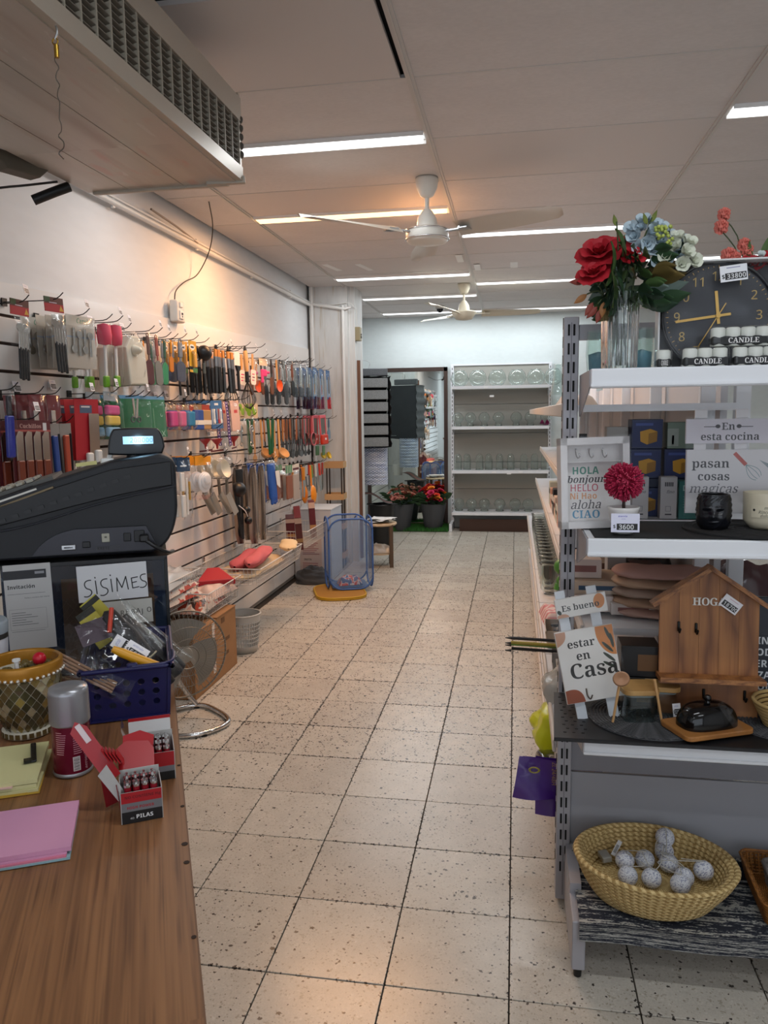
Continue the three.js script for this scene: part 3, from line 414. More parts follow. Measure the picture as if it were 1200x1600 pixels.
hang(() => { const t = thing('knife_set', 'set of four kitchen knives with marbled brown grips on a dark red card', 'knife set', [0, 0, 0], 0, 'four-knife sets on dark red cards'); part(t, 'card', card(0.165, 0.29), redBack); for (let k = 0; k < 4; k++) { const b = part(t, 'knife', bladeG(0.105, 0.03, 0, 0), metalShiny); b.rotation.x = Math.PI; b.position.set(0.006, -0.145, 0.058 - k * 0.037); part(b, 'grip', rbox(0.014, 0.13, 0.03, 0, 0.065, 0, 0.006), M(0x7b3a28, 0.35)); } return t; }, 1.452, -2.55, 3, { x0: -1.86, tag: 1 });
for (const [z, n] of [[-2.4, 2], [-2.66, 3], [-2.77, 3]]) hang(() => { const t = z === -2.4 ? thing('knife_blister', 'dark red blister with a long steel knife', 'blister pack', [0, 0, 0], 0, 'dark red knife blisters') : copy(scene.getObjectByName('knife_blister'), [0, 0, 0]); if (z === -2.4) { part(t, 'card', card(0.065, 0.22), cm(0x6d1420, 0.4)); part(t, 'blade', bladeG(0.15, 0.02, -0.06, 0.01), metalShiny).position.x = 0.005; part(t, 'blister', pouch(0.066, 0.22, 0.016), clearBag); } return t; }, 1.548, z, n, { x0: -1.9, x1: -1.79 });
[[0x26468f, 'blue', -2.715], [0xb04a33, 'rust red', -2.79], [0xa8741d, 'ochre', -2.65]].forEach(([c, n, z], i) => hang(() => { const t = thing('carving_knife', `carving knife with a ${n} grip on a grey card`, 'knife', [0, 0, 0], 0, `${n} carving knives`); part(t, 'card', card(0.062, 0.25), cm(0x8d8a86, 0.4)); part(t, 'grip', rbox(0.014, 0.19, 0.026, 0.008, -0.14, 0.008, 0.005), cm(c, 0.35)); part(t, 'steel', rbox(0.006, 0.2, 0.008, 0.006, -0.14, -0.02, 0.002), M(0x2c2c30, 0.3, { metalness: 0.5 })); return t; }, 1.437, z, 2, { x0: i === 2 ? -1.86 : -1.8, x1: i === 2 ? -1.84 : -1.76 }));
hang(() => { const t = thing('butcher_knife', 'large white-handled butcher knife on a bright red card', 'knife', [0, 0, 0], 0, 'white-handled butcher knives'); part(t, 'card', card(0.12, 0.25), print(0.12, 0.25, 800, (g, w, h) => { g.fillStyle = '#b81f2c'; g.fillRect(0, 0, w, h); g.fillStyle = '#52637c'; g.fillRect(w * 0.22, h * 0.1, w * 0.5, h * 0.13); g.fillStyle = '#e8dcd8'; g.fillRect(w * 0.28, h * 0.115, w * 0.36, h * 0.025); })); part(t, 'blade', bladeG(0.22, 0.05, 0, 0), metalShiny).position.set(0.006, -0.06, -0.03); part(t, 'grip', rbox(0.018, 0.13, 0.032, 0.01, -0.285, 0.0, 0.008), plasticWhite); part(t, 'grip_end', rbox(0.018, 0.12, 0.03, 0.01, -0.27, -0.045, 0.008), plasticWhite); return t; }, 1.535, -2.93, 3, { x0: -1.84, tag: 3 });
hang(() => { const t = thing('cleaning_pads', 'clear pouch of pink, yellow and blue scouring pads', 'scouring pads', [0, 0, 0], 0, 'coloured scouring pad pouches'); [[0xd45b8f, -0.07], [0xe0c05a, -0.115], [0x7fa9c4, -0.165]].forEach(([c, y]) => part(t, 'pad', rbox(0.022, 0.042, 0.085, 0.004, y, 0, 0.01, 2), cm(c, 0.9))); part(t, 'pouch', pouch(0.1, 0.205, 0.034), clearBag); part(t, 'header', card(0.09, 0.04, 0.01), cm(0x98a2a8, 0.3)); return t; }, 1.56, -3.13, 2, { x0: -1.83, tag: 0 });
const greenMat = print(0.115, 0.2, 900, (g, w, h) => { g.fillStyle = '#1f6d46'; g.fillRect(0, 0, w, h); g.fillStyle = '#5e90b4'; g.fillRect(0, 0, w, h * 0.08); g.fillStyle = '#cfe2d2'; for (let i = 0; i < 22; i++) g.fillRect(w * 0.12, h * (0.3 + i * 0.03), w * 0.035, h * 0.012); g.strokeStyle = '#e6efe6'; g.lineWidth = w * 0.02; g.beginPath(); g.moveTo(w * 0.6, h * 0.84); g.lineTo(w * 0.85, h * 0.98); g.moveTo(w * 0.85, h * 0.84); g.lineTo(w * 0.6, h * 0.98); g.stroke(); g.beginPath(); g.arc(w * 0.7, h * 0.45, w * 0.07, 0, 4); g.stroke(); });
[-3.28, -3.42, -3.56].forEach((z, i) => hang(() => { const t = thing('measuring_packet', 'green packet with a white measuring scale down its edge', 'packet', [0, 0, 0], 0, 'green measuring packets'); part(t, 'packet', rbox(0.008, 0.2, 0.115, 0, -0.09, 0, 0.003, 1), cm(0x1f6d46, 0.35)); part(t, 'print', box(0.0006, 0.2, 0.115, 0.0046, -0.09, 0), greenMat); part(t, 'film', pouch(0.12, 0.205, 0.012), clearBag); return t; }, 1.548, z, 4, { tag: i === 1 ? 2 : -1 }));
hang(() => { const t = thing('scissors_packet', 'pair of steel scissors hanging open in front of the green packets', 'scissors', [0, 0, 0], 0); part(t, 'blades', [box(0.002, 0.09, 0.012, 0, -0.05, 0.008, 0.12), box(0.002, 0.09, 0.012, 0.003, -0.05, -0.008, -0.12)], metalShiny); part(t, 'finger_rings', [T(new THREE.TorusGeometry(0.012, 0.003, 6, 14), 0, -0.1, 0.018, 0, 1.57), T(new THREE.TorusGeometry(0.012, 0.003, 6, 14), 0.003, -0.1, -0.018, 0, 1.57)], M(0x54565a, 0.4)); return t; }, 1.548, -3.26, 1, { x1: -1.7 });
for (const [z, c, n] of [[-3.73, 0xc2407e, 'magenta'], [-3.84, 0xd0648c, 'rose pink'], [-3.95, 0x2a7fa8, 'sky blue']]) hang(() => { const t = thing('sponge_pack', `${n} sponge in a clear packet`, 'sponge', [0, 0, 0], 0, `${n} sponge packets`); part(t, 'sponge', rbox(0.03, 0.08, 0.065, 0, -0.09, 0, 0.01, 2), cm(c, 0.9)); part(t, 'packet', pouch(0.085, 0.15, 0.036), clearBag); return t; }, 1.536, z, 3, { tag: n === 'rose pink' ? 4 : -1 });
for (const [z, c, d, n] of [[-4.06, 0x2c4f95, 0x9a7a55, 'blue and tan'], [-4.17, 0xb08a5d, 0xa9432f, 'tan and red']]) hang(() => { const t = thing('scrub_brush_pack', `${n} scrubbing cloth folded on a card`, 'cloth', [0, 0, 0], 0, `${n} scrubbing cloths`); part(t, 'cloth', rbox(0.022, 0.11, 0.075, 0, -0.085, 0, 0.006), cm(c, 0.85)); part(t, 'card', card(0.07, 0.05), cm(d)); part(t, 'band', box(0.026, 0.025, 0.077, 0, -0.1, 0), cm(0xe8e0d2)); return t; }, 1.524, z, 3, {});
hang(() => { const t = thing('tool_card', 'blue header card holding small red, white and blue kitchen tools', 'blister pack', [0, 0, 0], 0, 'blue header tool cards'); part(t, 'card', card(0.12, 0.165), print(0.12, 0.165, 800, (g, w, h) => { g.fillStyle = '#33679e'; g.fillRect(0, 0, w, h); g.fillStyle = '#c9cfd4'; g.fillRect(w * 0.08, h * 0.3, w * 0.84, h * 0.55); g.fillStyle = '#e8ecef'; g.fillRect(w * 0.33, h * 0.09, w * 0.34, h * 0.08); })); [[0xf2f2f2, 0.035], [0x2f6aa5, 0.012], [0xb0242e, -0.012], [0xf0f0f0, -0.036]].forEach(([c, z]) => part(t, 'tool', spoonG(0.085, 0.02, -0.05, z), cm(c, 0.35)).position.x = 0.004); part(t, 'blister', pouch(0.11, 0.12, 0.02, -0.04), clearBag); return t; }, 1.55, -4.33, 4, {});
hang(() => { const t = thing('funnel_packet', 'red plastic funnel in a clear packet with a maroon edge', 'funnel', [0, 0, 0], 0, 'red funnel packets'); part(t, 'funnel', T(lathe([[0.035, 0.03], [0.034, 0.026], [0.008, -0.005], [0.005, -0.03]], 18), 0, -0.09, 0), cm(0xb01822, 0.35)); part(t, 'edge', card(0.13, 0.01, -0.125), cm(0x5f1a25)); part(t, 'packet', pouch(0.13, 0.13, 0.04), clearBag); return t; }, 1.385, -4.31, 2, { x0: -1.82 });
copy(scene.getObjectByName('funnel_packet'), [-1.76, 1.385, -4.62], 0.15);
hang(() => { const t = thing('ribbon_strip', 'long purple ribbon strip with white dots', 'ribbon', [0, 0, 0], 0, 'purple dotted ribbon strips'); part(t, 'ribbon', grid(3, 14, (u, v) => [0.006 * Math.sin(v * 5), -0.27 * v, (u - 0.5) * 0.035 - v * v * 0.04]), M(0xffffff, 0.5, { map: tex(32, 256, (u, v) => { const q = (v * 14) % 1; return Math.hypot((u - 0.5), (q - 0.5) * 0.6) < 0.14 ? [235, 230, 240] : [66, 38, 110]; }) })); return t; }, 1.548, -4.48, 2, { x0: -1.8 });
hang(() => { const t = thing('pastry_bag_pack', 'pale pink pastry packet with a red print', 'packet', [0, 0, 0], 0, 'pale pink pastry packets'); part(t, 'packet', rbox(0.012, 0.19, 0.11, 0, -0.09, 0, 0.004), print(0.11, 0.19, 400, (g, w, h) => { g.fillStyle = '#d9b5a8'; g.fillRect(0, 0, w, h); g.fillStyle = '#c22c2c'; g.fillRect(w * 0.35, h * 0.3, w * 0.4, h * 0.1); })); part(t, 'film', pouch(0.115, 0.2, 0.02), clearBag); return t; }, 1.548, -4.62, 3, { tag: 1 });
hang(() => { const t = thing('corkscrew_packet', 'clear packet with a steel opener and green kiwi picture header', 'packet', [0, 0, 0], 0, 'kiwi header packets'); part(t, 'header', card(0.15, 0.1, 0.09, 0.004), print(0.15, 0.1, 700, (g, w, h) => { g.fillStyle = '#c8b79c'; g.fillRect(0, 0, w, h); g.fillStyle = '#7fae2e'; for (const [x, y] of [[0.2, 0.3], [0.55, 0.25], [0.35, 0.6], [0.75, 0.55]]) { g.beginPath(); g.arc(w * x, h * y, h * 0.24, 0, 7); g.fill(); } g.fillStyle = '#3c2b27'; g.fillRect(w * 0.4, h * 0.2, w * 0.15, h * 0.2); })); part(t, 'opener', [rbox(0.01, 0.1, 0.02, 0, -0.12, 0, 0.004), T(new THREE.TorusGeometry(0.022, 0.005, 8, 18), 0, -0.08, 0, 0, 1.57), T(new THREE.TorusGeometry(0.014, 0.004, 8, 18), 0, -0.18, 0, 0, 1.57)], metalShiny); part(t, 'packet', pouch(0.14, 0.32, 0.03), clearBag); return t; }, 1.45, -4.93, 3, { tag: 2 });
hang(() => { const t = thing('green_tongs', 'pair of dark green plastic salad tongs', 'tongs', [0, 0, 0], 0, 'dark green salad tongs'); part(t, 'arm', rbox(0.012, 0.26, 0.03, 0, -0.13, 0.02, 0.005, 2, 0.06), cm(0x10542f, 0.4)); part(t, 'arm', rbox(0.012, 0.25, 0.03, 0.004, -0.125, -0.022, 0.005, 2, -0.12), cm(0x10542f, 0.4)); return t; }, 1.436, -5.33, 2, { tag: 0 });
hang(() => { const t = thing('wooden_ladle', 'pale wooden ladle with a deep round bowl', 'ladle', [0, 0, 0], 0, 'pale wooden ladles'); part(t, 'handle', lathe([[0.008, 0], [0.009, -0.12], [0.007, -0.23]], 10), woodLight); part(t, 'bowl', T(lathe([[0.0, -0.03], [0.03, -0.024], [0.044, 0.0], [0.046, 0.012], [0.041, 0.012], [0.036, -0.006], [0, -0.022]], 22), 0.03, -0.255, 0, 0.3, 0, -0.9), woodLight); return t; }, 1.43, -5.52, 3, { x0: -1.88, tag: 3 });
for (const [z, c, d, n, k] of [[-5.42, 0xc79a64, 0xb98550, 'plain wooden', 2], [-5.64, 0xb07848, 0x55585c, 'brown', 3], [-5.76, 0x7d5238, 0x6b6f74, 'walnut', 3], [-5.88, 0x4c4845, 0x7e8287, 'charcoal', 4], [-6.0, 0xa2684a, 0x5e5b58, 'copper brown', 4], [-6.12, 0x35302e, 0x8a8d90, 'black', 4], [-6.24, 0x6d7478, 0x707477, 'grey', 4], [-6.38, 0x8f4a45, 0x4e4a49, 'brick red', 4]]) hang(() => { const t = thing('cooking_spoon', `${n} handled cooking spoon with a long narrow head`, 'spoon', [0, 0, 0], 0, `${n} handled cooking spoons`); part(t, 'handle', rbox(0.01, 0.17, 0.016, 0, -0.085, 0, 0.004), cm(c, 0.5)); part(t, 'head', spoonG(0.16, 0.05, -0.15), n === 'plain wooden' ? woodLight : M(d, 0.25, { metalness: 0.9 })); return t; }, 1.428, z, k, { jit: 0.012, tag: z === -6.0 ? 4 : -1 });
hang(() => { const t = thing('pink_grater', 'pink framed grater with an orange red tray', 'grater', [0, 0, 0], 0, 'pink framed graters'); const fr = cm(0xd9606c, 0.4); part(t, 'frame', [rbox(0.018, 0.03, 0.13, 0, -0.02, 0, 0.006), rbox(0.014, 0.2, 0.014, 0, -0.11, 0.058, 0.005), rbox(0.014, 0.2, 0.014, 0, -0.11, -0.058, 0.005)], fr); part(t, 'grater_plate', box(0.003, 0.14, 0.11, 0, -0.1, 0), M(0x8c8780, 0.35, { metalness: 0.7 })); part(t, 'tray', rbox(0.03, 0.09, 0.13, 0.005, -0.225, 0, 0.01), cm(0xc7361f, 0.35)); part(t, 'label', box(0.001, 0.018, 0.03, 0.021, -0.22, 0), white); return t; }, 1.462, -6.75, 3, { x0: -1.86, x1: -1.72, tag: 1 });
hang(() => { const t = thing('strainer', 'round wire strainer with a pink rim', 'strainer', [0, 0, 0], 0, 'pink rimmed strainers'); part(t, 'rim', T(new THREE.TorusGeometry(0.055, 0.005, 8, 26), 0, -0.2, 0, 0, 1.57), cm(0xc25a63)); part(t, 'mesh_bowl', T(new THREE.SphereGeometry(0.052, 18, 8, 0, 6.3, 0, 1.57), 0, -0.2, 0, 0, 0, 1.57), M(0x6d5a5a, 0.5, { metalness: 0.5 })); part(t, 'handle', rbox(0.012, 0.14, 0.018, 0, -0.07, 0, 0.004), cm(0xd0737c)); return t; }, 1.45, -6.52, 3, { x0: -1.88 });
hang(() => { const t = thing('small_sieve', 'small sieve with a yellow cup and a green handle', 'sieve', [0, 0, 0], 0, 'yellow cup sieves'); part(t, 'cup', T(lathe([[0.034, 0.02], [0.03, 0], [0, -0.012]], 18), 0.02, -0.1, -0.02, 0, 0, -1.2), cm(0xe3c234, 0.35)); part(t, 'handle', rbox(0.012, 0.09, 0.06, 0, -0.05, 0.04, 0.006), cm(0x5c8560, 0.5)); return t; }, 1.18, -6.95, 2, { x0: -1.8 });
hang(() => strip('blue_scraper', 'slate blue scraper hanging at the end of the slatwall', 'scraper', 'slate blue scrapers', 0.06, 0.2, cm(0x516c80), cm(0x6c8ba0), 0.012, false), 1.42, -7.1, 3, { tag: 2 });
// row at 1.2 m and below
hang(() => { const t = thing('cleaning_brush_set', 'white bottle brush set in a long clear packet with a navy header', 'brush', [0, 0, 0], 0, 'navy header brush sets'); part(t, 'header', card(0.1, 0.075, 0.01, 0.004), print(0.1, 0.075, 800, (g, w, h) => { g.fillStyle = '#123a5c'; g.fillRect(0, 0, w, h); g.fillStyle = '#d5dfe6'; g.fillRect(w * 0.25, h * 0.55, w * 0.5, h * 0.1); g.fillRect(w * 0.46, h * 0.2, w * 0.08, h * 0.18); })); part(t, 'brush', [rbox(0.014, 0.1, 0.03, 0, -0.12, 0.014, 0.005), rbox(0.01, 0.2, 0.012, 0, -0.2, -0.02, 0.004), rbox(0.016, 0.12, 0.03, 0, -0.25, 0.012, 0.006)], plasticWhite); part(t, 'stripe', rbox(0.012, 0.1, 0.008, 0.004, -0.17, -0.036, 0.003), cm(0xc9a04a)); part(t, 'packet', pouch(0.1, 0.33, 0.03), clearBag); return t; }, 1.232, -3.84, 4, { x0: -1.87, tag: 1 });
hang(() => { const t = thing('lid_pack', 'round white plastic lids in a clear packet with an orange yellow header', 'lids', [0, 0, 0], 0, 'white lid packets'); part(t, 'header', card(0.15, 0.05, 0.012, 0.006), cm(0xe79b1c, 0.4)); for (let k = 0; k < 3; k++) part(t, 'lid', T(lathe([[0.06 - k * 0.014, 0], [0.058 - k * 0.014, 0.008], [0.03 - k * 0.006, 0.012], [0, 0.012]], 26), 0.006 + k * 0.008, -0.135 + k * 0.008, -0.005, 0, 0, -1.57), M(0xe8e8ea, 0.3)); part(t, 'packet', pouch(0.16, 0.215, 0.04, -0.02), clearBag); return t; }, 1.222, -4.1, 4, { x0: -1.92, tag: 2 });
hang(() => { const t = thing('bowl_pack', 'small pale plastic bowl in a clear packet', 'bowl', [0, 0, 0], 0, 'pale bowl packets'); part(t, 'bowl', T(lathe([[0, -0.02], [0.035, -0.018], [0.055, 0.02], [0.058, 0.02], [0.04, -0.022]], 26), 0.005, -0.09, 0, 0, 0, -1.35), M(0xe0dccb, 0.4)); part(t, 'packet', pouch(0.14, 0.16, 0.05), clearBag); return t; }, 1.23, -4.38, 3, { x0: -1.86, tag: 3 });
hang(() => { const t = thing('cheese_slicer', 'bent clear plastic scraper with a dark stem', 'scraper', [0, 0, 0], 0, 'bent clear scrapers'); part(t, 'stem', rbox(0.012, 0.1, 0.02, 0, -0.05, 0, 0.004), M(0x6a655c, 0.4)); part(t, 'blade', box(0.004, 0.14, 0.055, 0.02, -0.155, -0.02, 0.35, 0, 0.2), M(0xb7b5ae, 0.2, { metalness: 0.6 })); return t; }, 1.075, -4.45, 4, { x0: -1.9 });
hang(() => { const t = thing('black_utensil_bundle', 'bundle of black kitchen utensils tied together on the slatwall', 'utensils', [0, 0, 0], 0); part(t, 'ladle', [T(new THREE.SphereGeometry(0.05, 16, 8, 0, 6.3, 0, 1.6), 0.02, -0.16, 0.02, 0, 0, -1.3), rbox(0.01, 0.36, 0.016, 0.01, -0.3, 0.03, 0.004, 2, 0.1)], black); part(t, 'turner', [rbox(0.008, 0.14, 0.07, 0, -0.1, -0.03, 0.004), rbox(0.01, 0.34, 0.018, 0, -0.32, -0.03, 0.004, 2, -0.08)], black); part(t, 'spoon', [spoonG(0.3, 0.06, -0.18, 0), ball(0.026, 0.02, -0.3, -0.05), ball(0.026, 0.02, -0.37, -0.06)], black); part(t, 'tie', tube([[0.03, -0.26, 0.04], [0.045, -0.3, 0.0], [0.04, -0.34, -0.03]], 0.003, 12, 5), white); return t; }, 1.145, -4.7, 1, { x1: -1.78 });
hang(() => { const t = thing('garment_sleeve', 'long brown grey garment sleeve hanging folded', 'sleeve', [0, 0, 0], 0, 'long garment sleeves'); part(t, 'sleeve', grid(8, 16, (u, v) => { const w = 0.095 * (v < 0.12 ? 0.5 + v * 4 : 1) * (v > 0.9 ? 1 - (v - 0.9) * 4 : 1); return [0.018 * Math.sin(u * Math.PI) + 0.006 * Math.sin(u * 9 + v * 3), -0.52 * v, (u - 0.5) * w]; }), M(0xffffff, 0.25, { map: tex(64, 64, (u, v) => { const q = fbm(u * 7, v * 1.5, 3); return mixc([52, 48, 46], [150, 138, 124], clamp((q - 0.3) * 2)); }) })); part(t, 'film', pouch(0.1, 0.53, 0.03), clearBag); part(t, 'hanger', T(new THREE.TorusGeometry(0.014, 0.002, 6, 14), 0, 0.0, 0, 0, 1.57), steel); return t; }, 1.115, -4.9, 2, { x0: -1.86 });
hang(() => copy(scene.getObjectByName('garment_sleeve'), [0, 0, 0]), 1.115, -5.07, 2, { x0: -1.86 });
hang(() => { const t = thing('rubber_gloves', 'bright blue rubber gloves in a packet with a white card', 'gloves', [0, 0, 0], 0, 'blue rubber glove packets'); part(t, 'glove', [rbox(0.03, 0.26, 0.09, 0, -0.15, 0.02, 0.014, 3), ...[0, 1, 2, 3].map((k) => rbox(0.02, 0.07, 0.018, 0.004, -0.285 + (k % 2) * 0.008, 0.052 - k * 0.021, 0.008))], cm(0x1a52ad, 0.4)); part(t, 'card', ext([[-0.03, 0], [0.03, 0], [0.025, -0.13], [-0.02, -0.1]], 0.003).rotateY(Math.PI / 2).translate(0.02, -0.08, -0.03), white); part(t, 'packet', pouch(0.14, 0.32, 0.04), clearBag); return t; }, 1.135, -5.34, 3, { tag: 4 });
hang(() => { const t = thing('lunch_bag_packet', 'clear zip packet with a reddish brown cloth and a green striped header', 'packet', [0, 0, 0], 0, 'green striped header packets'); part(t, 'header', card(0.2, 0.06, 0.01, 0.005), print(0.2, 0.06, 400, (g, w, h) => { g.fillStyle = '#d9d2c8'; g.fillRect(0, 0, w, h); g.fillStyle = '#23824f'; for (let i = 0; i < 4; i++) g.fillRect(w * (0.02 + i * 0.12), 0, w * 0.08, h); g.fillStyle = '#5d2b2f'; g.fillRect(w * 0.52, h * 0.5, w * 0.45, h * 0.3); })); part(t, 'cloth', rbox(0.015, 0.18, 0.08, 0, -0.16, 0.05, 0.005), cm(0x8d5b49, 0.8)); part(t, 'lining', rbox(0.01, 0.2, 0.09, 0, -0.17, -0.05, 0.004), cm(0xb0a39a, 0.6)); part(t, 'packet', pouch(0.23, 0.33, 0.035, -0.03), clearBag); return t; }, 1.07, -5.7, 3, { x0: -1.86, x1: -1.7 });
hang(() => { const t = thing('orange_ladle', 'orange plastic serving ladle with an oval bowl', 'ladle', [0, 0, 0], 0, 'orange serving ladles'); part(t, 'bowl', T(new THREE.SphereGeometry(0.05, 18, 8, 0, 6.3, 0, 1.57).scale(1, 0.5, 1.6), 0.01, -0.25, 0, 1.57, 0, -1.57), cm(0xf0931a, 0.35)); part(t, 'handle', rbox(0.012, 0.18, 0.02, 0, -0.09, 0, 0.005), cm(0xe8861a, 0.35)); return t; }, 1.035, -6.3, 2, { x0: -1.8, x1: -1.72, tag: 0 });
for (const [z, c, n] of [[-6.08, 0x3b2c24, 'dark brown'], [-6.18, 0xd08a2a, 'amber'], [-6.45, 0x6c8f4f, 'moss green'], [-6.56, 0xc9c4bc, 'ivory'], [-6.7, 0xc23a2a, 'tomato red'], [-6.82, 0x9f3a2c, 'rust']]) hang(() => { const t = thing('kitchen_knife', `kitchen knife with ${n} grip hanging blade down`, 'knife', [0, 0, 0], 0, `${n} grip kitchen knives`); part(t, 'grip', rbox(0.014, 0.11, 0.024, 0, -0.06, 0, 0.005), cm(c, 0.4)); part(t, 'blade', bladeG(0.15, 0.03, -0.11, 0), metalShiny); return t; }, 1.03, z, 2, { x0: -1.84 });
// bare hooks and price cards slotted in the boards
for (const [y, z] of [[1.915, -5.1], [1.9, -6.25], [1.9, -6.32], [1.9, -6.4], [1.56, -4.75], [1.2, -4.95], [1.2, -7.0], [1.42, -7.18]]) hook(y, z);
[[1.58, -2.76, 0], [1.46, -2.62, 1], [1.595, -3.0, 2], [1.56, -3.78, 3], [1.57, -3.95, 4], [1.58, -4.08, 0], [1.28, -3.1, 1], [1.98, -2.5, 2], [1.9, -3.33, 3], [1.9, -3.62, 4], [1.6, -4.75, 0], [1.35, -4.66, 1]].forEach(([y, z, k]) => { const c = thing('price_card', 'small white price card with a black number strip on the slatwall', 'price card', [WALL_L + 0.012, y, z], 0.12, 'price cards on the slatwall'); part(c, 'holder', box(0.012, 0.02, 0.03, -0.006, 0, 0), wireWhite); part(c, 'card', box(0.0015, 0.042, 0.056, 0.002, 0, 0, 0, 0, 0.2), PRICE[k]); });
// ---------------------------------------------------------------- wire baskets on the slatwall and what lies in them
function wireBasket(label, pos, w, d, h, step = 0.025) { // back edge at x = 0, runs along z
  const t = thing('wire_basket', label, 'basket', pos), X0 = 0.01, X1 = d, I = 0.02;
  part(t, 'rim', [bar([X0, 0, -w / 2], [X1, 0, -w / 2], 0.004), bar([X1, 0, -w / 2], [X1, 0, w / 2], 0.004), bar([X1, 0, w / 2], [X0, 0, w / 2], 0.004), bar([X0, 0, w / 2], [X0, 0, -w / 2], 0.004)], wireWhite);
  const v = [], r = 0.0016, ny = 3;
  for (let z = -w / 2; z <= w / 2 + 1e-6; z += step) { const zz = z * (1 - 2 * I / w); v.push(bar([X0, 0, z], [X0 + I * 0.3, -h, zz], r, 4), bar([X1, 0, z], [X1 - I, -h, zz], r, 4), bar([X0, -h, zz], [X1 - I, -h, zz], r, 4)); }
  for (let x = X0; x <= X1; x += step) { v.push(bar([x, 0, -w / 2], [Math.min(x, X1 - I), -h, -w / 2 + I], r, 4), bar([x, 0, w / 2], [Math.min(x, X1 - I), -h, w / 2 - I], r, 4)); }
  for (let k = 1; k <= ny; k++) { const y = -h * k / ny, i = I * k / ny; v.push(bar([X0, y, -w / 2 + i], [X1 - i, y, -w / 2 + i], r, 4), bar([X1 - i, y, -w / 2 + i], [X1 - i, y, w / 2 - i], r, 4), bar([X1 - i, y, w / 2 - i], [X0, y, w / 2 - i], r, 4)); }
  for (let x = X0 + 0.05; x < X1 - I; x += 0.05) v.push(bar([x, -h, -w / 2 + I], [x, -h, w / 2 - I], r, 4));
  part(t, 'wire_mesh', v, wireWhite).userData.kind = 'stuff';
  part(t, 'bracket', [box(0.01, 0.05, 0.02, 0.004, 0.01, -w * 0.3), box(0.01, 0.05, 0.02, 0.004, 0.01, w * 0.3)], steel);
  return t;
}
wireBasket('long white wire basket holding pink and cream cloths on the slatwall', [WALL_L + 0.004, 0.535, -4.78], 0.92, 0.44, 0.1);
wireBasket('white wire basket with printed packets and a red pad above the cardboard box', [WALL_L + 0.004, 0.5, -4.06], 0.5, 0.32, 0.13);
wireBasket('white wire basket of wrapped cloth packets next to the sales counter', [WALL_L + 0.004, 0.605, -3.72], 0.55, 0.2, 0.16);
wireBasket('white wire basket holding maroon boxes at the end of the slatwall', [WALL_L + 0.004, 0.56, -5.95], 0.62, 0.37, 0.13);
function roll(label, group, len, r, c, pos, ry, flat = 0.6) { // folded textile bundle with soft ripples
  const g = grid(16, 28, (u, v) => { const a = u * Math.PI * 2, q = 1 + 0.12 * Math.sin(a * 3 + v * 7) + 0.1 * (nz(u * 8, v * 16) - 0.5), e = Math.sqrt(clamp(1 - Math.pow(Math.abs(v * 2 - 1), 6), 0.02, 1)); return [Math.cos(a) * r * q * e, Math.sin(a) * r * flat * q * e + r * flat, (v - 0.5) * len]; });
  return solo('folded_cloth', label, 'cloth', g, M(c, 0.9, { sheen: 0.3 }), pos, ry, group);
}
roll('rolled pink cloth lying on top in the long wire basket', undefined, 0.56, 0.05, 0xc9666c, [-1.63, 0.515, -4.66], 0.12, 0.75);
roll('second pink folded cloth under the rolled one in the long wire basket', undefined, 0.54, 0.055, 0xb9575f, [-1.73, 0.49, -4.68], 0.1, 0.7);
roll('cream folded cloth at the bottom of the long wire basket', undefined, 0.8, 0.15, 0xcbb694, [-1.72, 0.437, -4.74], 0.02, 0.2);
roll('cream pouch sticking out over the far end of the long wire basket', undefined, 0.36, 0.06, 0xe0c79c, [-1.58, 0.52, -5.15], 0.3, 0.4);
const floral = M(0xffffff, 0.35, { map: tex(256, 256, (u, v) => { const n = fbm(u * 9, v * 9, 4), m = fbm(u * 7 + 20, v * 7 + 8, 4); let c = [214, 200, 188]; if (n > 0.6) c = [176, 66, 44]; else if (m > 0.62) c = [60, 44, 42]; else if (n < 0.36) c = [196, 150, 132]; return c.map((q) => q * (0.92 + 0.12 * nz(u * 60, v * 60))); }) });
const packet = (w, d, h, seedv) => grid(16, 12, (u, v) => { const e = clamp(Math.min(u, 1 - u, v, 1 - v) * 7); return [(u - 0.5) * w, e * h * (0.7 + 0.7 * nz(u * 6 + seedv, v * 5)), (v - 0.5) * d]; });
solo('wrapped_cloth', 'orange and white floral cloth packet in the wire basket above the cardboard box', 'cloth packet', [packet(0.26, 0.42, 0.05, 3)], floral, [-1.78, 0.4, -3.97], 0.05);
solo('wrapped_cloth', 'pale pink cloth packet under the red pad in the wire basket', 'cloth packet', [packet(0.25, 0.3, 0.045, 9)], M(0xd7bdb2, 0.5), [-1.77, 0.43, -4.15], -0.1);
solo('red_pad', 'small red triangular pad lying in the wire basket', 'pad', [ext([[-0.1, 0], [0.1, 0], [0.03, 0.13], [-0.03, 0.13]], 0.02, 0.01).rotateX(-1.2)], M(0xb3202f, 0.5), [-1.72, 0.48, -4.15], 0.5);
for (let k = 0; k < 3; k++) { const o = solo('cloth_packet', ['lower patterned cloth packet in the basket next to the counter', 'middle patterned cloth packet in the basket next to the counter', 'topmost silvery patterned cloth packet in the basket next to the counter'][k], 'cloth packet', [packet(0.18, 0.5, 0.05, k * 5)], k === 2 ? M(0xc2c6c8, 0.25, { clearcoat: 0.6 }) : floral, [-1.83, 0.475 + k * 0.05, -3.72], 0.1 * k - 0.1); }
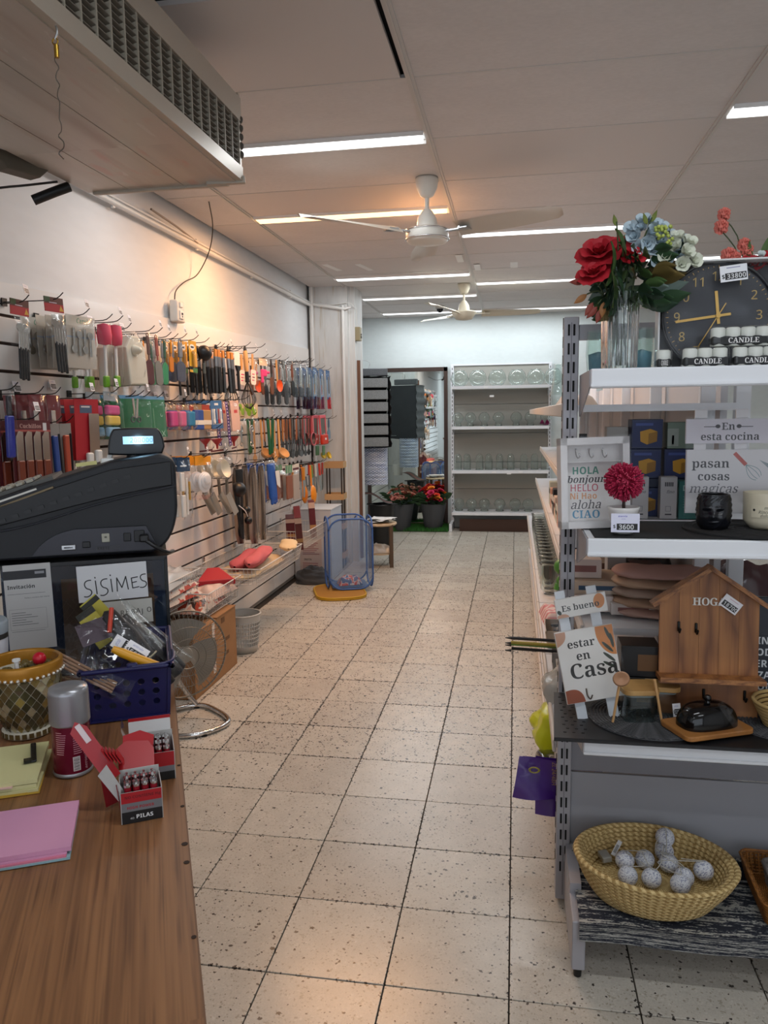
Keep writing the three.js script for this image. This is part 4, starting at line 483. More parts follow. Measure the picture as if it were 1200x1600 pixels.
{
  const maroon = (w, h, d, pos, rx, rz, label) => { const t = thing('maroon_box', label, 'box', pos); t.rotation.set(rx, 0.3, rz); part(t, 'carton', rbox(w, h, d, 0, h / 2, 0, 0.002, 1), M(0x5a1420, 0.45)); part(t, 'gold_band', box(w + 0.001, h * 0.12, d + 0.001, 0, h * 0.3, 0), M(0xb08655, 0.4)); part(t, 'pale_band', box(w + 0.001, h * 0.16, d + 0.001, 0, h * 0.9, 0), M(0xc9aea2, 0.5)); part(t, 'lid_edge', box(w + 0.0015, 0.002, d + 0.0015, 0, h * 0.8, 0), M(0x3d0d16, 0.5)); };
  maroon(0.05, 0.3, 0.16, [-1.65, 0.45, -6.1], 0, 0.05, 'upright maroon box with a gold band in the wire basket');
  maroon(0.05, 0.32, 0.15, [-1.66, 0.45, -5.72], 0.55, -0.1, 'tilted maroon box with a gold band leaning in the wire basket');
  maroon(0.07, 0.2, 0.16, [-1.8, 0.44, -5.95], 0.1, 0, 'short maroon box behind the other boxes in the wire basket');
}
// ---------------------------------------------------------------- things on the floor along the left wall
{
  const t = thing('floor_fan', 'grey wire cage floor fan with a chrome ring stand beside the cardboard box', 'fan', [-1.52, 0, -3.33]);
  t.rotation.y = 0.75; t.scale.setScalar(0.9); t.position.x = -1.56;
  const r = 0.235, cy = 0.36, wire = M(0x8a857c, 0.35, { metalness: 0.7 });
  const cage = [];
  for (let k = 0; k < 60; k++) { const a = k / 60 * Math.PI * 2, c = Math.cos(a), s = Math.sin(a); cage.push(tube([[c * 0.06, cy + s * 0.06, 0.075], [c * 0.15, cy + s * 0.15, 0.07], [c * r, cy + s * r, 0.02]], 0.0013, 6, 4)); }
  for (let k = 0; k < 40; k++) { const a = k / 40 * Math.PI * 2, c = Math.cos(a), s = Math.sin(a); cage.push(tube([[c * 0.06, cy + s * 0.06, -0.085], [c * 0.16, cy + s * 0.16, -0.075], [c * r, cy + s * r, -0.01]], 0.0013, 5, 4)); }
  part(t, 'cage_wires', cage, wire).userData.kind = 'stuff';
  part(t, 'cage_rings', [T(new THREE.TorusGeometry(r, 0.005, 8, 60), 0, cy, 0.005), T(new THREE.TorusGeometry(0.16, 0.002, 6, 50), 0, cy, 0.066), T(new THREE.TorusGeometry(0.1, 0.002, 6, 40), 0, cy, 0.075), T(new THREE.TorusGeometry(0.06, 0.004, 6, 30), 0, cy, 0.076)], wire);
  part(t, 'hub', lathe([[0, 0.02], [0.04, 0.015], [0.045, 0], [0.045, -0.06]], 24).rotateX(Math.PI / 2).translate(0, cy, 0.02), M(0xa39d92, 0.4));
  for (let k = 0; k < 3; k++) part(t, 'fan_blade', grid(8, 8, (u, v) => { const R = 0.03 + 0.165 * v, a = (u - 0.5) * 1.5 + 0.35 * v; return [Math.sin(a) * R, Math.cos(a) * R, (u - 0.5) * 0.05]; }), M(0x8c867c, 0.4)).position.set(0, cy, 0.0);
  t.children.filter((c) => c.name === 'fan_blade').forEach((b, k) => { b.rotation.z = k * 2.094 + 0.4; });
  part(t, 'motor', lathe([[0.06, 0], [0.065, -0.05], [0.05, -0.1], [0, -0.11]], 24).rotateX(Math.PI / 2).translate(0, cy, -0.06).scale(1, 1, 1), M(0x6f6a61, 0.5));
  part(t, 'ring_stand', [tube([[-0.16, 0.016, 0.06], [-0.16, 0.016, 0.2], [0, 0.016, 0.27], [0.16, 0.016, 0.2], [0.16, 0.016, 0.0], [0.1, 0.016, -0.12], [-0.1, 0.016, -0.12], [-0.16, 0.016, -0.02]], 0.013, 60, 10, true), tube([[0.1, 0.02, -0.12], [0.06, 0.08, -0.13], [0, 0.2, -0.13], [0, 0.34, -0.13]], 0.013, 24, 10)], chrome);
  part(t, 'rubber_foot', [[-0.1, -0.12], [0.1, -0.12], [0, 0.27]].map(([x, z]) => cyl(0.016, 0.016, 0.01, x, 0.004, z, 12)), black);
}
{
  const kraft = M(0xffffff, 0.85, { map: tex(256, 256, (u, v) => { const n = 0.92 + 0.12 * fbm(u * 5, v * 5) + 0.03 * Math.sin(v * 500); return [160 * n, 118 * n, 78 * n]; }) });
  const t = thing('cardboard_box', 'brown cardboard carton on the floor under the wire baskets', 'box', [-1.77, 0, -3.86]);
  part(t, 'carton', rbox(0.32, 0.35, 0.6, 0, 0.176, 0, 0.004, 1), kraft);
  part(t, 'flap', box(0.33, 0.004, 0.29, 0.0, 0.355, -0.15, 0.0), kraft);
  part(t, 'tape', box(0.0015, 0.28, 0.035, 0.161, 0.2, 0.04), print(0.035, 0.28, 900, (g, w, h) => { g.fillStyle = '#d8cfc6'; g.fillRect(0, 0, w, h); g.fillStyle = '#9a3d38'; g.save(); g.translate(w * 0.72, h * 0.12); g.rotate(Math.PI / 2); g.font = 'bold ' + w * 0.6 + 'px sans-serif'; g.fillText('FRAGIL', 0, 0); g.restore(); g.fillRect(w * 0.3, h * 0.85, w * 0.3, h * 0.04); }));
  part(t, 'stamp', [box(0.001, 0.03, 0.05, 0.161, 0.32, -0.1), box(0.001, 0.02, 0.06, 0.161, 0.2, -0.16), box(0.001, 0.02, 0.06, 0.161, 0.12, -0.14)], M(0x6d4f33, 0.9));
  const b = thing('laundry_basket', 'grey white plastic laundry basket with a lattice side and loop handle', 'basket', [-1.655, 0, -4.4]);
  const pm = M(0xbdbcb7, 0.4), R = (y) => 0.082 + 0.027 * y / 0.26, H = 0.24;
  const ring = (y, k = 0.006, sx = 1) => T(new THREE.TorusGeometry(R(y), k, 6, 40).scale(1, 1, 1), 0, y, 0, Math.PI / 2);
  part(b, 'lower_wall', lathe([[0, 0.004], [R(0), 0.004], [R(0.045), 0.045], [R(0.045) - 0.004, 0.045], [R(0) - 0.004, 0.008], [0, 0.008]], 36), pm);
  part(b, 'lattice', [...Array(36)].map((_, k) => { const a = k / 36 * 6.2832, c = Math.cos(a), s = Math.sin(a); return bar([c * R(0.045), 0.045, s * R(0.045)], [c * R(0.2), 0.2, s * R(0.2)], 0.003, 5); }).concat([0.07, 0.095, 0.12, 0.145, 0.17, 0.195].map((y) => ring(y, 0.003))), pm).userData.kind = 'stuff';
  part(b, 'upper_wall', lathe([[R(0.2), 0.2], [R(H) + 0.002, H], [R(H) - 0.004, H], [R(0.2) - 0.003, 0.2]], 36), pm);
  part(b, 'rim', ring(H, 0.006), pm);
  part(b, 'handle', [tube([[-0.1, 0.235, 0.04], [-0.104, 0.31, 0.03], [-0.106, 0.335, 0], [-0.104, 0.31, -0.03], [-0.1, 0.235, -0.04]], 0.01, 24, 8)], pm);
  const p = solo('grey_bundle', 'dark grey crumpled fabric bundle on the floor at the end of the slatwall', 'fabric', [grid(26, 18, (u, v) => { const a = u * 6.2832, q = v * Math.PI / 2, n = 0.75 + 0.5 * fbm(u * 10, v * 8, 3); const edge = (u < 0.03 || u > 0.97) ? 1 : n; return [Math.cos(a) * Math.cos(q) * 0.15 * edge, Math.sin(q) * 0.14 * edge, Math.sin(a) * Math.cos(q) * 0.12 * edge]; })], M(0x4b4c4e, 0.9), [-1.74, 0.0, -6.36]);
  const w = thing('printed_carton', 'white printed carton standing behind the blue hamper', 'box', [-1.77, 0, -6.72]);
  part(w, 'carton', rbox(0.34, 0.62, 0.42, 0, 0.31, 0, 0.003, 1), M(0xc3c8cf, 0.5));
  part(w, 'print', box(0.2, 0.3, 0.001, -0.02, 0.22, 0.211), print(0.2, 0.3, 900, (g, W, h) => { g.fillStyle = '#c4b7b4'; g.fillRect(0, 0, W, h); g.fillStyle = '#8d4b52'; for (let i = 0; i < 8; i++) g.fillRect(W * 0.12, h * (0.1 + i * 0.055), W * (0.5 + 0.3 * ((i * 37) % 10) / 10), h * 0.018); g.fillStyle = '#33302f'; g.font = 'bold ' + h * 0.08 + 'px sans-serif'; g.fillText('INSTA', W * 0.18, h * 0.68); g.fillStyle = '#8d4b52'; for (let i = 0; i < 3; i++) g.fillRect(W * 0.12, h * (0.76 + i * 0.06), W * 0.7, h * 0.02); }));
  part(w, 'lid', box(0.35, 0.006, 0.43, 0, 0.623, 0), M(0xd2d3d4, 0.5));
}
{ // pop-up hamper of blue mesh, folded yellow one under it
  const t = thing('mesh_hamper', 'blue mesh pop-up laundry hamper standing on a folded yellow disc', 'hamper', [-1.37, 0.03, -6.16], 0.35);
  const net = M(0x6f93c2, 0.6, { transparent: true, opacity: 0.2 }), rib = M(0x3a63a8, 0.55), w = 0.36, d = 0.32, h = 0.58;
  const loop = (W, Hh, r, n = 10) => { const pts = []; for (const [cx, cy, a0] of [[W / 2 - r, r, -1.571], [W / 2 - r, Hh - r, 0], [-W / 2 + r, Hh - r, 1.571], [-W / 2 + r, r, 3.1416]]) for (let k = 0; k <= n; k++) { const a = a0 + k / n * 1.571; pts.push([cx + Math.cos(a) * r, cy + Math.sin(a) * r]); } return pts; };
  const F = loop(w, h, 0.11);
  for (const s of [-1, 1]) {
    part(t, 'net_panel', ext(F, 0.001).translate(0, 0, s * d / 2), net);
    part(t, 'net_panel', ext(loop(d, h, 0.11), 0.001).rotateY(Math.PI / 2).translate(s * w / 2, 0, 0), net);
    part(t, 'frame_loop', tube(F.map(([x, y]) => [x, y, s * d / 2]), 0.0075, 90, 8, true), rib);
    part(t, 'frame_loop', tube(loop(d, h, 0.11).map(([z, y]) => [s * w / 2, y, z]), 0.0075, 90, 8, true), rib);
  }
  part(t, 'base_panel', box(w - 0.06, 0.004, d - 0.04, 0, 0.01, 0), M(0x4d75ad, 0.6, { transparent: true, opacity: 0.6 }));
  part(t, 'carry_loop', tube([[0.05, h, d / 2], [0.06, h + 0.02, d / 2 - 0.05], [0.05, h, d / 2 - 0.1]], 0.005, 14, 6), rib);
  const l = solo('hamper_label', 'orange and blue printed packet lying inside the blue hamper', 'packet', [packet(0.2, 0.14, 0.05, 4)], M(0xffffff, 0.4, { map: tex(128, 128, (u, v) => { const n = fbm(u * 7, v * 7, 3); return n > 0.56 ? [205, 70, 40] : n > 0.46 ? [220, 210, 205] : [50, 88, 150]; }) }), [-1.36, 0.047, -6.14], 0.4);
  const o = thing('folded_hamper', 'folded yellow ochre hamper disc lying flat under the blue hamper', 'hamper', [-1.41, 0, -5.98], 0.35);
  const disc = rrect(0.4, 0.52, 0.16);
  part(o, 'folded_cloth', ext(disc, 0.016, 0.002).rotateX(-Math.PI / 2).translate(0, 0.003, 0), M(0xa8782a, 0.75));
  part(o, 'edge_band', [0.008, 0.02].map((y) => tube(disc.getPoints(6).slice(0, -1).map((p) => [p.x, y, p.y]), 0.007, 90, 6, true)), M(0xc29a1e, 0.55));
}
{ // slim wooden tower, stool
  const t = thing('tower_shelf', 'slim tiered wooden tower rack with dark posts in front of the column', 'rack', [-1.68, 0, -7.06], 0.05);
  const w = M(0xc19a6b, 0.5), m = M(0x3a2f28, 0.5), posts = [[-0.07, -0.07], [0.07, -0.07], [-0.07, 0.07], [0.07, 0.07]];
  for (const y of [0.1, 0.38, 0.66, 0.96]) { const s = part(t, 'tray', [box(0.18, 0.008, 0.18, 0, y, 0), box(0.18, 0.055, 0.008, 0, y + 0.025, 0.088), box(0.18, 0.055, 0.008, 0, y + 0.025, -0.088), box(0.008, 0.055, 0.18, 0.088, y + 0.025, 0), box(0.008, 0.055, 0.18, -0.088, y + 0.025, 0)], w); }
  for (const [x, z] of posts) part(t, 'post', cyl(0.007, 0.007, 0.96, x, 0.48, z, 8), m);
  const s = thing('stool', 'low brown stool with papers on its pale seat', 'stool', [-1.27, 0, -7.15], 0.2);
  part(s, 'seat', lathe([[0, 0.4], [0.15, 0.4], [0.16, 0.41], [0.155, 0.425], [0, 0.427]], 30), M(0xcdb391, 0.55));
  for (const [x, z] of [[-0.1, -0.1], [0.1, -0.1], [-0.1, 0.1], [0.1, 0.1]]) part(s, 'leg', rbox(0.036, 0.41, 0.036, x, 0.205, z, 0.004), M(0x564636, 0.55));
  part(s, 'shelf', cyl(0.13, 0.13, 0.012, 0, 0.13, 0, 24), M(0xb9a68c, 0.6));
  for (let k = 0; k < 3; k++) { const p = solo('paper_sheet', 'crumpled white paper sheet on the brown stool', 'paper', [grid(10, 10, (u, v) => [(u - 0.5) * 0.2, 0.006 + k * 0.012 + 0.018 * fbm(u * 3 + k * 4, v * 3), (v - 0.5) * 0.24])], M(0xdcdcda, 0.7), [-1.29 + 0.02 * k, 0.427, -7.14], 0.4 + k * 0.5, 'papers on the stool'); }
  solo('plastic_bag', 'clear crumpled plastic bag on the lower shelf of the stool', 'bag', [packet(0.2, 0.2, 0.06, 12)], M(0xd7d5d0, 0.25, { transmission: 0.5, thickness: 0 }), [-1.27, 0.14, -7.15], 0.3);
}
// ---------------------------------------------------------------- hanging organisers, mirror, plant pots at the back
{
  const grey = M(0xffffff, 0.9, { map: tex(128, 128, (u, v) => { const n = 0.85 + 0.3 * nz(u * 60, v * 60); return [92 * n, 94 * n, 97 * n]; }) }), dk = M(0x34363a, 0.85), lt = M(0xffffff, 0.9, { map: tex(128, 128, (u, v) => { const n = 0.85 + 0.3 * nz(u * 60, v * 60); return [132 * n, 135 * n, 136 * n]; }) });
  const t = thing('hanging_organizer', 'grey fabric hanging organiser with six open shelves by the column', 'organiser', [-1.56, 1.1, -8.25], 0.3); t.scale.x = 1.35;
  part(t, 'back_panel', box(0.3, 0.76, 0.006, 0, 0.38, -0.14), dk);
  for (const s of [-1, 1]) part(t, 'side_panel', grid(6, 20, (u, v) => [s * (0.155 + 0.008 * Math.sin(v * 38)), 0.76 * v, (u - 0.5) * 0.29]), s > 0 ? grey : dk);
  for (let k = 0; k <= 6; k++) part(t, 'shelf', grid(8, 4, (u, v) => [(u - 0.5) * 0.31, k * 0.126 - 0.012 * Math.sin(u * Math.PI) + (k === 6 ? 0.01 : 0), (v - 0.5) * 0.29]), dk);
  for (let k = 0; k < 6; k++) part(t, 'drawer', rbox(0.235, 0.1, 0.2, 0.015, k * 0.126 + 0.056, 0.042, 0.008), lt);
  part(t, 'top_flap', rbox(0.27, 0.08, 0.05, 0.02, 0.81, -0.1, 0.01), grey);
  part(t, 'hanger', [tube([[0, 0.85, -0.1], [0, 0.93, -0.12], [-0.2, 0.95, -0.1], [-0.4, 0.95, -0.05]], 0.003, 20, 5)], steel);
  const b = thing('net_bag', 'white and blue netted storage bag hanging below the grey organiser', 'bag', [-1.53, 0.68, -8.35]);
  part(b, 'netting', grid(24, 26, (u, v) => { const a = u * 6.2832; return [Math.cos(a) * 0.14, 0.42 * v, Math.sin(a) * 0.12 + 0.012 * Math.sin(v * 60)]; }), M(0xffffff, 0.5, { map: tex(256, 256, (u, v) => { const q = Math.sin(u * 130) * Math.sin(v * 100 + Math.sin(u * 30)); const n = fbm(u * 12, v * 12, 3); return q > 0.3 ? [225, 230, 238] : mixc([110, 128, 170], [200, 206, 216], n); }) }));
  part(b, 'cord', tube([[0, 0.42, 0], [0, 0.45, 0], [-0.2, 0.46, 0], [-0.41, 0.46, 0]], 0.003, 10, 5), steel);
  const pb = thing('white_bucket', 'white plastic bucket on a wall hook under the netted bag', 'bucket', [-1.72, 0.55, -8.2]);
  part(pb, 'pail', lathe([[0.06, 0], [0.08, 0.16], [0.086, 0.16], [0.086, 0.152], [0.066, 0]], 24), plasticWhite); part(pb, 'bail', tube([[-0.08, 0.15, 0], [-0.06, 0.21, 0], [0, 0.235, 0], [0.06, 0.21, 0], [0.08, 0.15, 0]], 0.003, 20, 5), steel); part(pb, 'bracket', box(0.16, 0.015, 0.02, -0.15, 0.14, 0), steel);
  solo('dark_mat', 'dark folded mat with a red stripe on top of the black crate', 'mat', [grid(12, 8, (u, v) => [(u - 0.5) * 0.3, 0.02 + 0.1 * (1 - u) + 0.02 * Math.sin(u * 6), (v - 0.5) * 0.26])], M(0xffffff, 0.9, { map: tex(64, 64, (u, v) => (v > 0.4 && v < 0.52 ? [150, 66, 60] : [66, 62, 58])) }), [-1.48, 0.47, -8.25], 0.2);
  const cr = thing('black_crate', 'black tall planter standing behind the brown stool', 'planter', [-1.44, 0, -8.25]);
  part(cr, 'wall', [lathe([[0.0, 0.004], [0.12, 0.004], [0.17, 0.47], [0.16, 0.47], [0.11, 0.02]], 4).rotateY(0.785)], M(0x17181a, 0.5)); part(cr, 'rim', T(new THREE.TorusGeometry(0.168, 0.008, 6, 4), 0, 0.468, 0, Math.PI / 2, 0, 0.0).rotateY(0.785 * 0), M(0x202124, 0.5));
  // mirror
  const m = thing('mirror', 'tall dark-framed mirror against the back wall', 'mirror', [0, 0, WALL_B + 0.02]);
  const fm = M(0x3a2a24, 0.4), x0 = -1.88, x1 = -0.845, y1 = 2.03;
  part(m, 'glass', box(x1 - x0 - 0.06, y1 - 0.08, 0.008, (x0 + x1) / 2, y1 / 2, 0), M(0xe6f0ec, 0.015, { metalness: 1 }));
  part(m, 'frame', [box(x1 - x0, 0.05, 0.035, (x0 + x1) / 2, y1 - 0.025, 0.005), box(x1 - x0, 0.05, 0.035, (x0 + x1) / 2, 0.03, 0.005), box(0.045, y1, 0.035, x0 + 0.02, y1 / 2, 0.005), box(0.045, y1, 0.035, x1 - 0.02, y1 / 2, 0.005)], fm);
  // artificial grass strip
  const g = thing('grass_mat', 'strip of green artificial grass in front of the mirror', 'grass mat', [-1.2, 0, -9.5]);
  part(g, 'backing', box(0.78, 0.008, 0.4, 0, 0.004, 0), M(0x1d3a1a, 0.95));
  const bg = new THREE.ConeGeometry(0.006, 0.06, 3), list = []; for (let i = 0; i < 2400; i++) list.push(T(bg.clone(), rr(-0.39, 0.39), 0.032, rr(-0.2, 0.2), rr(-0.5, 0.5), rr(0, 6), rr(-0.5, 0.5)));
  part(g, 'blades', list, M(0x2f6b23, 0.8)).userData.kind = 'stuff';
}
// flowers used for the pots: blooms are crossed petal shells
function bloom(r, petals = 3, per = 6) { const out = []; for (let l = 0; l < petals; l++) for (let k = 0; k < per; k++) { const a = k / per * 6.2832 + l * 0.5, op = 0.35 + l * 0.38, R = r * (0.5 + 0.25 * l); out.push(grid(3, 4, (u, v) => { const w = Math.pow(Math.sin(Math.PI * clamp(v * 0.76 + 0.1)), 0.6) * R * 0.6, th = (u - 0.5) * 2; const rad = R * v * Math.sin(op) + r * 0.06, y = R * v * Math.cos(op) * 1.1 - th * th * 0.1 * R; return [Math.cos(a) * rad - Math.sin(a) * th * w, y, Math.sin(a) * rad + Math.cos(a) * th * w]; })); } return join(out); }
const leafG = (l, w) => grid(4, 6, (u, v) => { const q = Math.sin(Math.PI * Math.pow(v, 0.8)) * w * 0.5; return [(u - 0.5) * 2 * q, l * v - 0.02 * l, l * 0.35 * v * v - Math.abs(u - 0.5) * w * 0.3]; });
const leafMat = M(0x2c4a2b, 0.6), leafMat2 = M(0x4f6b3a, 0.6), stemMat = M(0x3c4a2a, 0.7);
function planter(label, flowers, cat, pos, cols, n, spread) {
  const t = thing('planter_pot', label, 'planter', pos);
  part(t, 'pot', [lathe([[0, 0.004], [0.11, 0.004], [0.165, 0.33], [0.155, 0.33], [0.1, 0.02]], 10)], M(0x44464a, 0.75)); part(t, 'soil', cyl(0.15, 0.15, 0.02, 0, 0.3, 0, 14), M(0x221c16, 0.95));
  const b = thing('artificial_flowers', flowers, 'flowers', [pos[0], pos[1] + 0.3, pos[2]]);
  const G = cols.map(() => bloom(0.06)), L = leafG(0.12, 0.05);
  for (let i = 0; i < n; i++) { const a = rr(0, 6.28), r = Math.sqrt(rnd()) * spread, y = rr(0.06, 0.2) * (1.2 - r); const c = i % cols.length, o = part(b, 'bloom', G[c], M(cols[c], 0.75)); o.position.set(Math.cos(a) * r, y, Math.sin(a) * r); o.rotation.set(Math.sin(a) * r * 4, 0, -Math.cos(a) * r * 4); o.scale.setScalar(rr(0.5, 0.8)); }
  const ls = []; for (let i = 0; i < 50; i++) { const a = rr(0, 6.28), r = rr(0.02, spread); ls.push(T(L.clone(), Math.cos(a) * r, rr(0.0, 0.14), Math.sin(a) * r, Math.sin(a) * 1.1, 0, -Math.cos(a) * 1.1)); }
  part(b, 'leaves', ls, leafMat); 
}
planter('dark grey planter pot on the grass with red and orange flowers', 'bunch of red, crimson and orange artificial flowers in the dark planter', 'flowers', [-1.0, 0.01, -9.44], [0xb3163e, 0xd8361c, 0xe08324, 0xc22050], 34, 0.17);
planter('dark grey planter pot beside the black crate with salmon flowers', 'bunch of small salmon pink artificial flowers in the shaded planter', 'flowers', [-1.4, 0.01, -9.4], [0xb56a5c, 0xc98672, 0x8f6a4e], 32, 0.18);
// ---------------------------------------------------------------- glassware shelf against the back wall
{
  const t = thing('display_shelf', 'white metal display shelf unit of glassware against the back wall', 'shelf', [0, 0, WALL_B + 0.02]);
  const x0 = -0.78, x1 = 0.42, d = 0.38, pan = M(0xa09f97, 0.55), slot = M(0x3b3d3c, 0.7);
  for (const [a, b] of [[0.16, 0.5], [0.5, 0.84], [0.84, 1.2], [1.2, 1.56], [1.56, 2.05]]) part(t, 'back_panel', box(x1 - x0, b - a - 0.006, 0.012, (x0 + x1) / 2, (a + b) / 2, 0.0), pan);
  for (const x of [x0, x1]) { const u = part(t, 'upright', box(0.035, 2.06, 0.05, x, 1.03, 0.02), shelfWhite); part(u, 'slots', [...Array(38)].map((_, k) => box(0.008, 0.028, 0.002, x, 0.15 + k * 0.05, 0.0455)), slot); part(t, 'foot', box(0.035, 0.09, d, x, 0.045, d / 2), shelfWhite); }
  for (const y of [1.775, 1.29, 0.755, 0.24]) { const s = part(t, 'shelf_board', [rbox(x1 - x0 - 0.04, 0.022, d - 0.02, (x0 + x1) / 2, y - 0.011, d / 2 + 0.01, 0.003), box(x1 - x0 - 0.04, 0.035, 0.012, (x0 + x1) / 2, y - 0.017, d)], shelfWhite); for (const x of [x0 + 0.025, x1 - 0.025]) part(s, 'shelf_bracket', ext([[0, 0], [d - 0.03, 0], [d - 0.03, -0.03], [0.0, -0.1]], 0.004).rotateY(-Math.PI / 2).translate(x, y - 0.022, 0.02), shelfWhite); }
  part(t, 'top_edge', box(x1 - x0, 0.02, 0.02, (x0 + x1) / 2, 2.05, 0.01), shelfWhite);
  part(t, 'kick_board', box(x1 - x0 - 0.12, 0.15, 0.02, (x0 + x1) / 2 + 0.05, 0.077, d - 0.05), M(0x3d2418, 0.5));
  for (const [x, y] of [[-0.35, 1.755], [-0.28, 1.65], [-0.39, 1.27], [-0.25, 0.735], [0.07, 0.735], [-0.07, 0.72]]) part(t, 'price_strip', box(0.05, 0.022, 0.002, x, y, d + 0.008), M(0xeeeeee, 0.5));
  const px = (c, z = 0) => -0.775 + (540 + c / 3.53 - 706) * 0.00778;
  const zc = WALL_B + 0.02 + 0.22;
  const shell = (outer, th = 0.003) => { const inn = outer.slice().reverse().map(([r, y]) => [r < 0.001 ? 0 : Math.max(0.0005, r - th), r < 0.001 ? (y < 0.02 ? y + th : y - th) : y + (y < 0.005 ? th : 0)]); return lathe([...outer, ...inn], 30); };
  const row = (name, label, group, prof, y, xs, rim) => { let f; for (const c of xs) { const p = [px(c), y, zc + rr(-0.02, 0.03)]; if (f) { copy(f, p); continue; } f = thing(name, label, name.includes('jar') ? 'jar' : name.includes('bell') ? 'glass dome' : 'vase', p, 0, group); part(f, 'glass_body', shell(prof), solidGlass); part(f, 'glass_rim', rim, solidGlass); } };
  row('fishbowl_vase', 'round flat clear glass fishbowl on the top shelf of the back unit', 'fishbowls on the top back shelf', [[0, 0], [0.05, 0.0], [0.09, 0.03], [0.112, 0.09], [0.095, 0.15], [0.06, 0.185]], 1.777, [632, 731, 838, 945, 1047, 1140], T(new THREE.TorusGeometry(0.059, 0.004, 8, 30), 0, 0.186, 0, Math.PI / 2));
  row('candy_jar', 'clear glass globe on a narrow foot on the second back shelf', 'footed globes on the second back shelf', [[0.04, 0], [0.045, 0.01], [0.035, 0.03], [0.036, 0.045], [0.066, 0.075], [0.072, 0.11], [0.05, 0.15], [0.02, 0.168], [0, 0.17]], 1.292, [622, 690, 768, 846, 943, 1020, 1105], T(new THREE.TorusGeometry(0.042, 0.005, 8, 30), 0, 0.006, 0, Math.PI / 2));
  row('bell_dome', 'tall clear glass bell dome on the third back shelf', 'bell domes on the third back shelf', [[0.045, 0], [0.045, 0.14], [0.036, 0.175], [0.016, 0.193], [0, 0.196]], 0.757, [622, 672, 742, 793, 853, 914, 986, 1045, 1100], T(new THREE.TorusGeometry(0.045, 0.004, 8, 30), 0, 0.004, 0, Math.PI / 2));
  row('footed_jar', 'clear glass pumpkin jar with a foot on the lowest back shelf', 'footed jars on the lowest back shelf', [[0.045, 0], [0.05, 0.012], [0.035, 0.03], [0.06, 0.055], [0.074, 0.09], [0.055, 0.135], [0.02, 0.155], [0, 0.157]], 0.242, [626, 698, 770, 855, 940, 1012], T(new THREE.TorusGeometry(0.046, 0.006, 8, 30), 0, 0.008, 0, Math.PI / 2));
  const f = solo('glass_filler', 'magenta ribbon bow beside the last footed globe on the second back shelf', 'ribbon', [grid(10, 4, (u, v) => [(u - 0.5) * 0.12, 0.02 + 0.05 * Math.abs(Math.sin(u * 6.28)) * v, (v - 0.5) * 0.05]), grid(10, 4, (u, v) => [(u - 0.5) * 0.1, 0.005 + 0.03 * u * v, (v - 0.5) * 0.05])], M(0x8e1f5c, 0.5), [px(1095), 1.292, zc + 0.11]);
}
